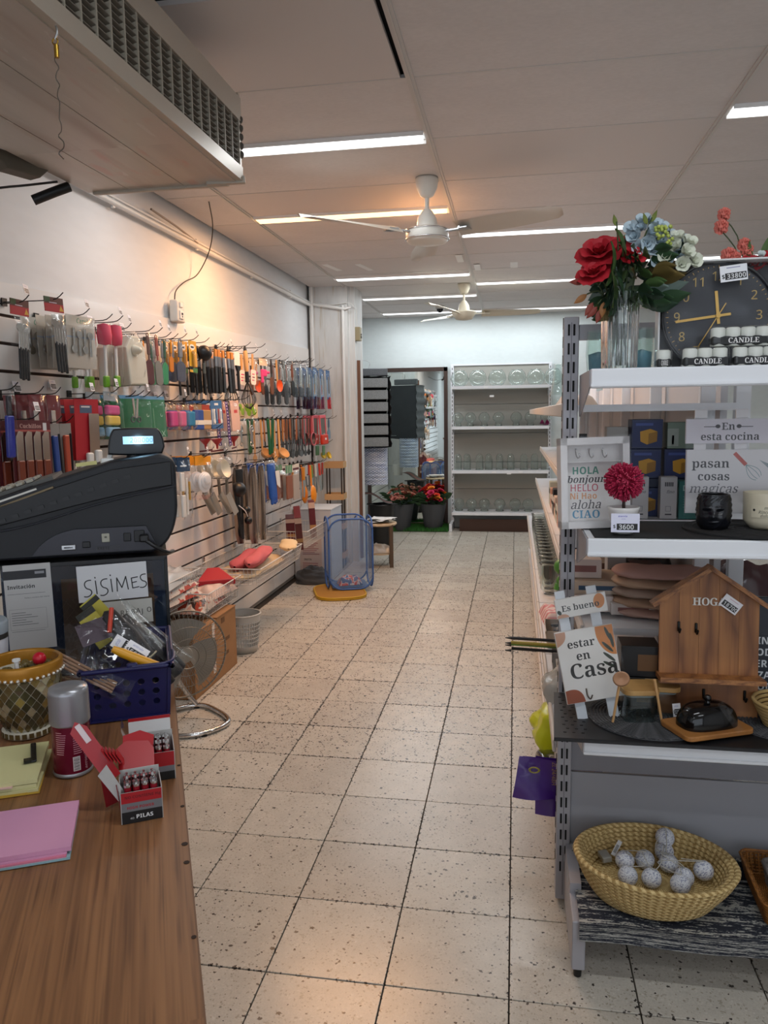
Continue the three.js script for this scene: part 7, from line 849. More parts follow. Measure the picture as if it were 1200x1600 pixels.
// ---------------------------------------------------------------- goods along the aisle side of the gondola
{
  // row of nested glass bowls
  const prof = [[0, 0], [0.035, 0.002], [0.052, 0.03], [0.056, 0.1], [0.053, 0.16], [0.058, 0.172]], gl = lathe([...prof, ...prof.slice().reverse().map(([r, y]) => [Math.max(0, r - 0.003), y + (r < 0.04 ? 0.004 : 0)])], 26);
  let f; for (let k = 0; k < 18; k++) { const p = [0.195, 0.461, -4.2 - k * 0.122]; if (f) { copy(f, p); continue; } f = thing('glass_bowl', 'tall clear glass vase in the row along the aisle edge', 'vase', p, 0, 'glass vases along the aisle edge'); part(f, 'glass_body', gl, solidGlass); part(f, 'glass_rim', T(new THREE.TorusGeometry(0.056, 0.004, 7, 28), 0, 0.172, 0, Math.PI / 2), solidGlass); }
  solo('pink_packet', 'pink and white striped cloth packet hanging over the aisle shelf edge', 'packet', [packet(0.16, 0.24, 0.05, 2)], M(0xffffff, 0.5, { map: tex(64, 64, (u, v) => (Math.floor(v * 12) % 2 ? [206, 128, 132] : [222, 200, 196])) }), [0.21, 0.462, -3.68], 0.1);
  const tub = thing('plastic_tub', 'beige open plastic tub of dark small goods on the aisle side', 'tub', [0.215, 0.462, -3.3], 0); part(tub, 'walls', [box(0.004, 0.07, 0.2, -0.075, 0.037, 0, 0, 0, 0.15), box(0.004, 0.07, 0.2, 0.075, 0.037, 0, 0, 0, -0.15), box(0.15, 0.07, 0.004, 0, 0.037, 0.1), box(0.15, 0.07, 0.004, 0, 0.037, -0.1), box(0.15, 0.004, 0.2, 0, 0.003, 0)], M(0xb9aa98, 0.5)); part(tub, 'contents', [ball(0.03, -0.02, 0.05, 0.05), ball(0.028, 0.02, 0.05, 0), T(new THREE.TorusGeometry(0.03, 0.006, 6, 16), -0.02, 0.06, -0.04, 1.2)], black);
  const penC = [[0x15141a, 'black'], [0xb9a442, 'yellow'], [0x5f8f3a, 'green'], [0x1d1b20, 'dark charcoal']]; penC.forEach(([c, n], k) => { const t = thing('long_pen', `long ${n} pen sticking out over the aisle beside the plastic tub`, 'pen', [0.17, 0.57 + k * -0.009, -2.95 + (k % 2) * 0.02 + k * 0.01]); part(t, 'barrel', cyl(0.006, 0.006, 0.26, -0.05, 0, 0, 10, false, 0, 0.06 * k, Math.PI / 2 - 0.03 - k * 0.02), M(c, 0.35)); part(t, 'tip', cyl(0.0015, 0.006, 0.025, -0.19, 0.004 - k * 0.001, 0.005 * k, 10, false, 0, 0, Math.PI / 2), M(0x2c2a28, 0.4)); });
  const cup = thing('pen_tray', 'grey tray holding the long pens on the aisle side', 'tray', [0.23, 0.462, -2.94]); part(cup, 'walls', [box(0.16, 0.075, 0.006, 0, 0.04, 0.05), box(0.16, 0.075, 0.006, 0, 0.04, -0.05), box(0.16, 0.006, 0.1, 0, 0.004, 0), box(0.006, 0.075, 0.1, 0.08, 0.04, 0)], M(0x8f8b86, 0.5));
  solo('clear_packet', 'clear bag of small silver goods hanging on the aisle side', 'packet', [T(packet(0.14, 0.2, 0.04, 7), 0, 0, 0, 0, 0, 0.9)], M(0xcfcfca, 0.2, { transmission: 0.5, thickness: 0 }), [0.165, 0.5, -2.66], 0);
  solo('yellow_packet', 'bright yellow shiny cloth packet bulging over the aisle', 'packet', [T(packet(0.16, 0.22, 0.06, 5), 0, 0, 0, 0, 0, 1.0)], M(0xd9dc14, 0.35, { clearcoat: 0.6 }), [0.15, 0.36, -2.6], 0);
  const ct = thing('clear_tub', 'translucent plastic container under the yellow packet', 'tub', [0.2, 0.272, -2.6]); part(ct, 'wall', lathe([[0, 0.002], [0.07, 0.002], [0.1, 0.1], [0.108, 0.11], [0.1, 0.104], [0.066, 0.006]], 30), M(0xd9d6d0, 0.3, { transmission: 0.4, thickness: 0 }));
  solo('black_packet', 'glossy black packet poking out below the perforated sheet', 'packet', [T(packet(0.16, 0.2, 0.04, 8), 0, 0, 0, 0, 0, 0.35)], M(0x0e0e10, 0.2, { clearcoat: 1 }), [0.16, 0.3, -2.44], 0.2);
  const wb = solo('white_bin', 'pale plastic bin on the aisle floor behind the purple bag', 'bin', [lathe([[0, 0.002], [0.07, 0.002], [0.08, 0.11], [0.075, 0.11], [0.066, 0.008]], 30)], M(0xc5c2ba, 0.45), [0.235, 0.13, -2.56]);
  // purple carrier bag
  const pb = thing('carrier_bag', 'purple plastic carrier bag with yellow and white print hanging beside the post', 'bag', [0.12, 0.405, -2.27]);
  const pm = M(0x4a2182, 0.3, { clearcoat: 0.4 });
  part(pb, 'front_sheet', grid(12, 12, (u, v) => [-0.1 + u * 0.24 - (1 - v) * 0.02, -0.13 + v * 0.13, 0.012 * Math.sin(u * 7 + v * 4) + 0.014]), pm); part(pb, 'back_sheet', grid(12, 12, (u, v) => [-0.05 + u * 0.2, -0.19 + v * 0.19, 0.01 * Math.sin(u * 6) - 0.006]), pm);
  part(pb, 'handle_hole', T(new THREE.TorusGeometry(0.012, 0.003, 6, 18).scale(1.2, 0.7, 1), -0.055, -0.03, 0.03), M(0x9c8f3c, 0.4)); 
  part(pb, 'print', grid(8, 8, (u, v) => [-0.035 + u * 0.065, -0.1 + v * 0.1, 0.0165 + 0.012 * Math.sin((0.27 + u * 0.27 + (1 - v) * 0.06) * 7 + (0.23 + v * 0.77) * 4)]), print(0.07, 0.1, 2400, (g, w, h) => { g.fillStyle = '#4a2182'; g.fillRect(0, 0, w, h); g.save(); g.translate(w * 0.2, h * 0.05); g.rotate(Math.PI / 2); g.fillStyle = '#d9d4e4'; g.font = 'bold ' + w * 0.26 + 'px sans-serif'; g.fillText('특천면의', 0, 0); g.fillStyle = '#b79a3c'; g.font = w * 0.26 + 'px sans-serif'; g.fillText('ZL 24/48H', 0, -w * 0.32); g.restore(); }));
  // small things on upper run shelves seen past the post
  solo('orange_packet', 'orange and white goods lying on the top run shelf beside the post', 'packet', [packet(0.14, 0.4, 0.035, 3)], M(0xc9b3a2, 0.5), [0.23, 1.472, -3.1], 0);
  const tall = thing('glass_bottle', 'slim clear patterned glass bottle on the top run shelf', 'bottle', [0.17, 1.472, -3.25]); part(tall, 'glass_body', lathe([[0, 0.002], [0.03, 0.004], [0.032, 0.05], [0.02, 0.1], [0.014, 0.17], [0.011, 0.17], [0.016, 0.1], [0.028, 0.05]], 20), greenGlass); part(tall, 'neck_ring', T(new THREE.TorusGeometry(0.013, 0.003, 6, 18), 0, 0.17, 0, Math.PI / 2), greenGlass);
  for (let k = 0; k < 7; k++) { const kinds = [[0x9fb3ae, 'pale green wrapped roll'], [0xd8c8bd, 'cream wrapped roll'], [0x8c8276, 'taupe wrapped roll'], [0xcdb7a6, 'sand wrapped roll'], [0x232225, 'black printed roll'], [0xd8c3b3, 'peach printed roll'], [0x7ba387, 'sage wrapped roll']][k]; solo('wrapped_roll', `${kinds[1]} on the middle run shelf beside the post`, 'roll', [packet(0.16, 0.3, 0.12, k * 3)], M(kinds[0], 0.4, { clearcoat: 0.5 }), [0.48, k < 4 ? 1.121 : 0.821, -2.95 - (k % 4) * 0.42], 0.1); }
  solo('green_red_toy', 'small green and red ornament on the aisle shelf edge', 'ornament', [ball(0.03, 0, 0.08, 0), ball(0.022, 0, 0.03, 0.01), cyl(0.025, 0.03, 0.02, 0, 0.01, 0)], M(0x5a9a3c, 0.4), [0.17, 0.822, -2.75]);
  // cartons along the edge of the lower run shelf
  const kinds = [[0xd8c2b2, 0x6b4a40, 'peach carton with a brown stripe'], [0x19191c, 0xd9d6d0, 'black carton with a white stripe'], [0xd3ccc6, 0x2b2a2c, 'off-white carton with a black stripe'], [0xc79a86, 0xe2d8cf, 'rose tan carton with a pale stripe'], [0xb9c4bd, 0x4a5c54, 'pale sage carton with a green stripe']];
  for (let k = 0; k < 15; k++) { const [c, d, n] = kinds[k % 5], h = 0.1 + 0.03 * ((k * 7) % 3); const o = thing('shelf_carton', n + ' along the lower run shelf edge', 'box', [0.285, 0.8205, -2.95 - k * 0.17], 0, n + 's'); part(o, 'carton', rbox(0.1, h, 0.13, 0, h / 2, 0, 0.002, 1), M(c, 0.5)); part(o, 'stripe', box(0.101, h * 0.22, 0.131, 0, h * 0.6, 0), M(d, 0.5)); }
}
// ---------------------------------------------------------------- sales counter (turned towards the aisle) and everything on it
const CT = 0.466, CO = [-0.29, 0.88, -0.625];
const cw = (lx, ly, lz) => [CO[0] + lx * Math.cos(CT) + lz * Math.sin(CT), CO[1] + ly, CO[2] - lx * Math.sin(CT) + lz * Math.cos(CT)];
{
  const t = thing('sales_counter', 'brown wood grain laminate sales counter with chipped edges', 'counter', CO, CT);
  const lam = M(0xffffff, 0.36, { map: tex(1024, 1024, (u, v) => { const w = u * 16 + 2.2 * fbm(u * 3, v * 1.1, 4), ring = Math.abs((w % 1) - 0.5) * 2, f1 = fbm(u * 210, v * 6, 3), p = nz(u * 640, v * 10) * 0.6 + nz(u * 255, v * 21) * 0.4; let c = mixc([146, 102, 66], [104, 68, 42], clamp(0.35 * ring + 0.9 * (f1 - 0.35))); c = mixc(c, [72, 45, 28], clamp((p - 0.56) * 2.2) * 0.7); return c; }) });
  const top = box(0.9, 0.03, 2.1, -0.45, -0.015, -0.25); { const p = top.attributes.position, u = top.attributes.uv; for (let i = 0; i < p.count; i++) u.setXY(i, p.getX(i) / 1.0, p.getZ(i) / 1.4); }
  part(t, 'counter_top', top, lam); part(t, 'edge_band', box(0.002, 0.032, 2.1, 0.001, -0.016, -0.25), M(0x6a4a33, 0.5));
  part(t, 'side_panel', box(0.02, 0.85, 2.0, -0.04, -0.455, -0.25), M(0x6d4a30, 0.55)); part(t, 'end_panel', box(0.86, 0.85, 0.02, -0.45, -0.455, -1.28), M(0x6d4a30, 0.55)); part(t, 'end_panel', box(0.86, 0.85, 0.02, -0.45, -0.455, 0.78), M(0x6d4a30, 0.55));
  for (const [z, r] of [[-0.42, 0.003], [-0.315, 0.0045], [-0.27, 0.004], [-0.12, 0.003], [-0.56, 0.003]]) part(t, 'edge_chip', T(cyl(r, r, 0.0012, 0, 0, 0, 7), -r * 0.9, 0.0001, z), M(0x2c1c12, 0.8));
}
{ // glass case carrying the till
  const t = thing('glass_case', 'small glass display case with dark edges carrying the till', 'display case', cw(-0.19, 0, -1.2), CT);
  const w = 0.38, h = 0.255, d = 0.2, pane = M(0xf0f4f4, 0.02, { transmission: 1, thickness: 0, ior: 1.45 });
  part(t, 'pane', box(w, h - 0.01, 0.003, 0, h / 2, d / 2), pane); part(t, 'pane', box(0.003, h - 0.01, d, w / 2, h / 2, 0), pane); part(t, 'back_board', box(w, h, 0.004, 0, h / 2, -d / 2), M(0x31405c, 0.4)); 
  part(t, 'frame', [box(w + 0.006, 0.008, d + 0.006, 0, h, 0), box(0.006, h, 0.006, w / 2, h / 2, d / 2), box(0.006, h, 0.006, w / 2, h / 2, -d / 2), box(0.006, h, 0.006, -w / 2, h / 2, d / 2), box(w, 0.006, d, 0, 0.003, 0)], M(0x0f1013, 0.3));
  const pin = (name, label, lx, y0, pw, ph, m, rz = 0, dz = 0.0035) => { const o = thing(name, label, 'paper', cw(-0.19 + 0, 0, -1.2), CT); const p = part(o, 'sheet', box(pw, ph, 0.0005, 0, 0, 0), m); p.position.set(lx, y0, d / 2 + dz); p.rotation.z = rz; return o; };
  pin('handwritten_sign', 'white paper sign hand lettered SISIMES taped to the glass case', 0.073, 0.207, 0.148, 0.082, print(0.148, 0.082, 3600, (g, W, H) => { g.fillStyle = '#cfcfd2'; g.fillRect(0, 0, W, H); g.strokeStyle = '#16161a'; g.lineWidth = H * 0.028; g.lineCap = 'round'; g.lineJoin = 'round'; const P = (pts) => { g.beginPath(); pts.forEach(([x, y], i) => (i ? g.lineTo(W * x, H * y) : g.moveTo(W * x, H * y))); g.stroke(); }; const Sx = (x, y, s) => { g.beginPath(); g.moveTo(W * (x + 0.1 * s), H * y); g.bezierCurveTo(W * (x - 0.03), H * (y - 0.02), W * x, H * (y + 0.22 * s), W * (x + 0.06), H * (y + 0.24 * s)); g.bezierCurveTo(W * (x + 0.15 * s), H * (y + 0.3 * s), W * (x + 0.08), H * (y + 0.5 * s), W * (x - 0.005), H * (y + 0.44 * s)); g.stroke(); }; Sx(0.09, 0.4, 1); P([[0.255, 0.43], [0.265, 0.79]]); P([[0.252, 0.33], [0.254, 0.35]]); Sx(0.32, 0.4, 1); P([[0.475, 0.42], [0.485, 0.77]]); P([[0.47, 0.3], [0.472, 0.32]]); P([[0.555, 0.77], [0.56, 0.4], [0.625, 0.68], [0.69, 0.38], [0.715, 0.74]]); P([[0.86, 0.42], [0.77, 0.44], [0.78, 0.72], [0.87, 0.7]]); P([[0.775, 0.57], [0.84, 0.55]]); Sx(0.895, 0.36, 0.82); }), 0.02);
  pin('handwritten_sign', 'grey paper strip hand lettered REBAJO taped below the larger sign', 0.09, 0.135, 0.13, 0.055, print(0.13, 0.055, 3000, (g, W, H) => { g.fillStyle = '#bdbbb4'; g.fillRect(0, 0, W, H); g.fillStyle = '#1c1b1d'; g.font = H * 0.28 + 'px sans-serif'; 'REBAJO'.split('').forEach((c, i) => g.fillText(c, W * (0.46 + i * 0.088), H * (0.62 - (i % 2) * 0.04))); }), 0.02, 0.003);
  pin('notice_paper', 'printed white notice with a black banner on the glass case front', -0.1, 0.165, 0.095, 0.19, print(0.095, 0.19, 3200, (g, W, H) => { g.fillStyle = '#b5b4b3'; g.fillRect(0, 0, W, H); g.fillStyle = '#26272b'; g.fillRect(0, H * 0.07, W * 0.9, H * 0.1); g.fillStyle = '#8b8c90'; g.fillRect(W * 0.66, H * 0.09, W * 0.2, H * 0.03); g.fillStyle = '#1b1b1d'; g.font = 'bold ' + H * 0.06 + 'px sans-serif'; g.fillText('Invitación', W * 0.06, H * 0.28); g.fillStyle = '#4a4a4d'; g.fillRect(W * 0.05, H * 0.34, W * 0.8, 2); g.font = H * 0.022 + 'px sans-serif'; g.fillText('Fecha y nombre del cliente', W * 0.4, H * 0.4); g.strokeStyle = '#55555a'; g.strokeRect(W * 0.06, H * 0.52, W * 0.78, H * 0.24); for (let i = 0; i < 6; i++) g.fillRect(W * 0.1, H * (0.56 + i * 0.028), W * (0.3 + 0.25 * ((i * 7) % 3) / 2), 3); g.fillRect(W * 0.08, H * 0.78, W * 0.7, 2); }), 0.015, 0.0035);
  const cb = thing('cardboard_sheet', 'brown card sheet inside the glass case behind the hand lettered sign', 'card', cw(-0.19, 0, -1.2), CT); part(cb, 'sheet', box(0.2, 0.2, 0.003, 0.06, 0.11, 0.05), M(0x5f463a, 0.7));
}
{ // till
  const t = thing('cash_register', 'dark blue black electronic till with a side port panel and sloping keyboard', 'cash register', cw(-0.16, 0.262, -1.22), CT);
  const body = M(0x0b0d14, 0.5), body2 = M(0x06070b, 0.45);
  // side profile, x to the right, pulled along z
  const s = new THREE.Shape(); s.moveTo(-0.36, 0.03); s.lineTo(-0.3, 0.002); s.lineTo(0.13, 0.0); s.bezierCurveTo(0.165, 0.01, 0.182, 0.05, 0.186, 0.1); s.lineTo(0.186, 0.19); s.bezierCurveTo(0.184, 0.205, 0.17, 0.212, 0.155, 0.212); s.lineTo(0.05, 0.198); s.lineTo(-0.36, 0.075);
  part(t, 'body', ext(s, 0.22, 0.006).translate(0, 0.008, -0.125), body);
  const band = new THREE.Shape(); band.moveTo(-0.36, 0.045); band.bezierCurveTo(-0.2, 0.06, 0, 0.13, 0.18, 0.15); band.lineTo(0.18, 0.2); band.lineTo(0.05, 0.185); band.lineTo(-0.36, 0.06); part(t, 'side_band', ext(band, 0.006, 0.002).translate(0, 0.008, 0.102), body2);
  for (let k = 0; k < 12; k++) part(t, 'vent_slot', box(0.014, 0.008, 0.002, -0.2 + k * 0.026, 0.085 + k * 0.0085, 0.1125, 0, 0, 0.3), black);
  part(t, 'side_rib', tube([[-0.36, 0.055, 0.11], [-0.15, 0.075, 0.112], [0.02, 0.12, 0.112], [0.19, 0.155, 0.108]], 0.002, 30, 5), M(0x23252d, 0.4));
  const pp = new THREE.Shape(); pp.moveTo(-0.12, 0.008); pp.quadraticCurveTo(-0.09, 0.055, -0.03, 0.062); pp.lineTo(0.12, 0.062); pp.lineTo(0.14, 0.02); pp.lineTo(0.135, 0.008); part(t, 'port_panel', ext(pp, 0.003).translate(0, 0.004, 0.108), M(0x34343a, 0.3, { metalness: 0.4 }));
  const port = (x, y, w, h, m, n = 'port') => part(t, n, rbox(w, h, 0.004, x, y, 0.113, 0.002), m);
  port(-0.045, 0.027, 0.03, 0.012, steel); port(-0.045, 0.027, 0.022, 0.007, black); port(-0.008, 0.031, 0.017, 0.014, black); port(0.033, 0.044, 0.017, 0.02, M(0xa3a193, 0.4)); port(0.033, 0.046, 0.009, 0.008, black); port(0.079, 0.043, 0.016, 0.019, black); port(0.105, 0.044, 0.023, 0.026, black);
  part(t, 'brand_print', box(0.05, 0.009, 0.0008, 0.036, 0.021, 0.1116), print(0.05, 0.009, 4000, (g, w, h) => { g.fillStyle = '#333339'; g.fillRect(0, 0, w, h); g.fillStyle = '#0c0c0e'; g.font = 'bold ' + h * 1.0 + 'px sans-serif'; g.fillText('KRETZ', w * 0.06, h * 0.9); }));
  part(t, 'plug', [rbox(0.02, 0.016, 0.03, 0.115, 0.04, 0.12, 0.004), tube([[0.118, 0.036, 0.13], [0.14, 0.02, 0.135], [0.165, 0.004, 0.12], [0.178, -0.004, 0.06]], 0.0045, 20, 7)], black);
  part(t, 'keyboard', [box(0.27, 0.01, 0.19, -0.2, 0.14, -0.015, 0, 0, 0.295)], M(0x4c4b47, 0.5)); const kg = rbox(0.014, 0.007, 0.014, 0, 0, 0, 0.002, 1), km = [M(0xa09c8e, 0.5), M(0x5e6470, 0.5)]; for (let i = 0; i < 10; i++) for (let j = 0; j < 7; j++) { const k = part(t, 'key', kg, km[(i + j) % 5 ? 0 : 1]); k.position.set(-0.31 + i * 0.021, 0.116 + i * 0.0064, 0.065 - j * 0.024); k.rotation.z = 0.295; }
  part(t, 'display_neck', [cyl(0.014, 0.018, 0.05, 0.1, 0.228, -0.01, 18)], body2);
  const d = part(t, 'customer_display', [T(ext((() => { const q = new THREE.Shape(); q.moveTo(-0.058, -0.025); q.quadraticCurveTo(0, -0.03, 0.058, -0.025); q.lineTo(0.063, -0.012); q.quadraticCurveTo(0.06, 0.02, 0.05, 0.027); q.quadraticCurveTo(0, 0.031, -0.045, 0.027); q.quadraticCurveTo(-0.056, 0.015, -0.058, -0.025); return q; })(), 0.035, 0.004), 0.105, 0.253, -0.03)], M(0x0b0c10, 0.3));
  part(d, 'screen', box(0.068, 0.018, 0.001, 0.112, 0.257, 0.0098), M(0xffffff, 0.3, { emissive: 0xffffff, emissiveIntensity: 0.55, ...(() => { const c = document.createElement('canvas'); c.width = 512; c.height = 136; const g = c.getContext('2d'); g.fillStyle = '#a9d4ee'; g.fillRect(0, 0, 512, 136); g.fillStyle = '#3d6f96'; g.font = '110px monospace'; g.fillText('200000', 215 - 100, 108); const x = new THREE.CanvasTexture(c); x.colorSpace = THREE.SRGBColorSpace; return { map: x, emissiveMap: x }; })() }));
  const sl = new THREE.PointLight(0xa9d4ee, 0.01); sl.position.set(0.112, 0.257, 0.02); sl.castShadow = true; d.add(sl);
  // small things lying on the till
  solo('note_pad', 'small pale yellow note lying on the till', 'note', [box(0.045, 0.008, 0.02, 0, 0.004, 0, 0, 0, 0.1)], M(0xd6cf8a, 0.6), cw(-0.165, 0.468 - 0.005, -1.21), CT);
  const tp = thing('tape_dispenser', 'small white plastic stapler standing on the till', 'stapler', cw(-0.12, 0.458, -1.23), CT); part(tp, 'base', rbox(0.03, 0.02, 0.03, 0.0, 0.01, 0, 0.005), plasticWhite); part(tp, 'arm', rbox(0.012, 0.05, 0.014, 0.008, 0.03, 0, 0.004, 2, 0, 0, -0.3), plasticWhite);
  const pp2 = thing('paper_stack', 'white and tan papers lying on the till keyboard', 'papers', cw(-0.32, 0.39, -1.19), CT); part(pp2, 'sheet', box(0.12, 0.004, 0.15, 0, 0.012, 0, 0, 0, 0.32), M(0xd5d3cc, 0.6)); part(pp2, 'sheet', box(0.13, 0.004, 0.14, 0.03, 0.012, 0.01, 0, 0, 0.34), M(0x7a6a4e, 0.6)); part(pp2, 'strip', box(0.1, 0.003, 0.02, 0.0, 0.02, 0.04, 0, 0, 0.33), M(0x1c1c1e, 0.5));
}
{ // blue perforated basket and its packets
  const t = thing('plastic_basket', 'navy blue perforated plastic basket full of packets on the counter', 'basket', cw(-0.085, 0.001, -0.915), CT);
  const navy = M(0x17194e, 0.35), w = 0.15, d = 0.26, h = 0.1;
  const hole = (x, y, r = 0.0065) => Array.from({ length: 12 }, (_, k) => [x + Math.cos(k / 12 * 6.283) * r, y + Math.sin(k / 12 * 6.283) * r]).reverse();
  const wallS = (W) => { const hs = []; for (let x = -W / 2 + 0.02; x < W / 2 - 0.012; x += 0.0265) for (let j = 0; j < 3; j++) hs.push(hole(x, 0.028 + j * 0.021)); return ext([[-W / 2, 0], [W / 2, 0], [W / 2 + 0.006, h], [-W / 2 - 0.006, h]], 0.003, 0, hs); };
  part(t, 'wall', wallS(w).rotateX(0.06).translate(0, 0.003, d / 2 - 0.008), navy); part(t, 'wall', wallS(w).rotateX(-0.06).translate(0, 0.003, -d / 2 + 0.003), navy); part(t, 'wall', wallS(d).rotateX(0.06).rotateY(Math.PI / 2).translate(w / 2 - 0.006, 0.003, 0), navy); part(t, 'wall', wallS(d).rotateX(-0.06).rotateY(Math.PI / 2).translate(-w / 2 + 0.004, 0.003, 0), navy);
  part(t, 'floor', box(w, 0.003, d, 0, 0.003, 0), navy); part(t, 'rim', tube(rrect(w + 0.016, d + 0.012, 0.012).getPoints(6).slice(0, -1).map((p) => [p.x, h + 0.002, p.y]), 0.005, 90, 6, true), navy);
  part(t, 'handle_clip', [rbox(0.02, 0.014, 0.01, 0.01, h + 0.006, d / 2 + 0.004, 0.004)], navy); part(t, 'handle', tube([[w / 2 + 0.006, h, 0.03], [w / 2 + 0.012, h + 0.01, 0.08], [w / 2 + 0.002, h + 0.006, d / 2], [0.01, h + 0.006, d / 2 + 0.008]], 0.0035, 26, 6), navy);
  const bagMat = M(0xffffff, 0.06, { transmission: 1, thickness: 0, ior: 1.4 });
  const place = (name, label, cat, fn, lx, ly, lz, rx, ry, rz) => { const o = thing(name, label, cat, cw(lx, ly, lz), 0); o.rotation.set(rx, ry + CT, rz); fn(o); return o; };
  const crumple = (w2, h2, th, k) => { const f = (sgn) => grid(18, 18, (u, v) => { const e = clamp(Math.min(u, 1 - u, v, 1 - v) * 6); return [(u - 0.5) * w2, (v - 0.5) * h2, sgn * (e * th * (0.5 + 0.6 * fbm(u * 4 + k, v * 4, 3)) + 0.006 * (fbm(u * 14 + k, v * 14, 2) - 0.5) * e)]; }); return [f(1), f(-1)]; };
  place('umbrella_packet', 'black folding umbrella in a clear plastic sleeve', 'umbrella', (o) => { part(o, 'umbrella', lathe([[0, -0.1], [0.016, -0.1], [0.02, -0.06], [0.024, 0.03], [0.018, 0.09], [0, 0.1]], 16), M(0x121216, 0.5)); part(o, 'strap', T(new THREE.TorusGeometry(0.024, 0.002, 6, 20), 0, -0.03, 0, Math.PI / 2), M(0xb6ac8e, 0.5)); part(o, 'sleeve', crumple(0.085, 0.24, 0.03, 3), bagMat); part(o, 'price_tag', box(0.026, 0.05, 0.001, -0.02, 0.02, 0.03, 0, 0, 0.3), PRICE[1]); }, -0.068, 0.106, -0.9, -0.45, 0.15, 0.85);
  place('umbrella_packet', 'second black folded packet under the clear sleeve by the basket edge', 'packet', (o) => { part(o, 'goods', lathe([[0, -0.09], [0.02, -0.085], [0.026, 0], [0.02, 0.08], [0, 0.085]], 14), M(0x1a1a1d, 0.45)); part(o, 'sleeve', crumple(0.08, 0.21, 0.032, 8), bagMat); }, -0.045, 0.095, -0.95, -0.5, 0.1, 1.0);
  place('yellow_battery_card', 'yellow and black striped card sticking out of the blue basket', 'blister pack', (o) => { part(o, 'card', box(0.04, 0.085, 0.002), print(0.04, 0.085, 1600, (g, W, H) => { g.fillStyle = '#b9ab3c'; g.fillRect(0, 0, W, H); g.fillStyle = '#23221b'; g.fillRect(0, 0, W, H * 0.16); g.fillRect(0, H * 0.6, W, H * 0.06); g.fillStyle = '#e3dcb0'; g.fillRect(W * 0.2, H * 0.3, W * 0.6, H * 0.2); })); part(o, 'blister', rbox(0.03, 0.05, 0.012, 0, -0.01, 0.007, 0.005), bagMat); }, -0.15, 0.135, -0.985, -0.3, 0.2, 0.7);
  place('yellow_battery_card', 'second yellow blister card behind the first in the blue basket', 'blister pack', (o) => { part(o, 'card', box(0.04, 0.085, 0.002), M(0xb5a83a, 0.5)); part(o, 'band', box(0.041, 0.012, 0.003, 0, 0.034, 0), M(0x23221b, 0.5)); }, -0.14, 0.155, -1.01, -0.2, 0.2, 0.75);
  place('crumpled_bag', 'crumpled clear plastic bag with an orange straw on top of the blue basket', 'bag', (o) => { part(o, 'bag', crumple(0.15, 0.13, 0.035, 12), bagMat); part(o, 'straw', cyl(0.0045, 0.0045, 0.05, 0.01, 0.06, 0.02, 8, false, 0, 0, -0.15), M(0xc2402c, 0.4)); part(o, 'card', box(0.06, 0.045, 0.001, -0.02, 0.045, 0.0, 0, 0, 0.3), M(0x3c2a38, 0.5)); }, -0.125, 0.112, -0.87, -0.6, 0.1, 0.3);
  place('crumpled_bag', 'flat clear packet of brown sticks hanging over the front of the blue basket', 'packet', (o) => { part(o, 'bag', crumple(0.16, 0.05, 0.016, 22), bagMat); part(o, 'sticks', [0, 1, 2, 3].map((k) => cyl(0.003, 0.003, 0.12, -0.01, -0.008 + k * 0.006, 0, 6, false, 0, 0, 1.5)), M(0x8c6a50, 0.6)); }, -0.15, 0.095, -0.79, -0.5, 0, -0.3);
  place('yellow_marker', 'yellow plastic marker sticking out of the blue basket', 'marker', (o) => { part(o, 'barrel', cyl(0.009, 0.011, 0.075, 0, 0, 0, 14), M(0xe0a020, 0.35)); part(o, 'cap', cyl(0.006, 0.009, 0.02, 0, 0.047, 0, 14), M(0xe0a020, 0.35)); }, -0.06, 0.108, -0.81, 0, 0, 1.05);
  place('price_label', 'white price label lying beside the yellow marker', 'price card', (o) => { part(o, 'card', box(0.045, 0.03, 0.001), PRICE[0]); }, -0.068, 0.12, -0.83, -0.7, 0, -0.35);
}
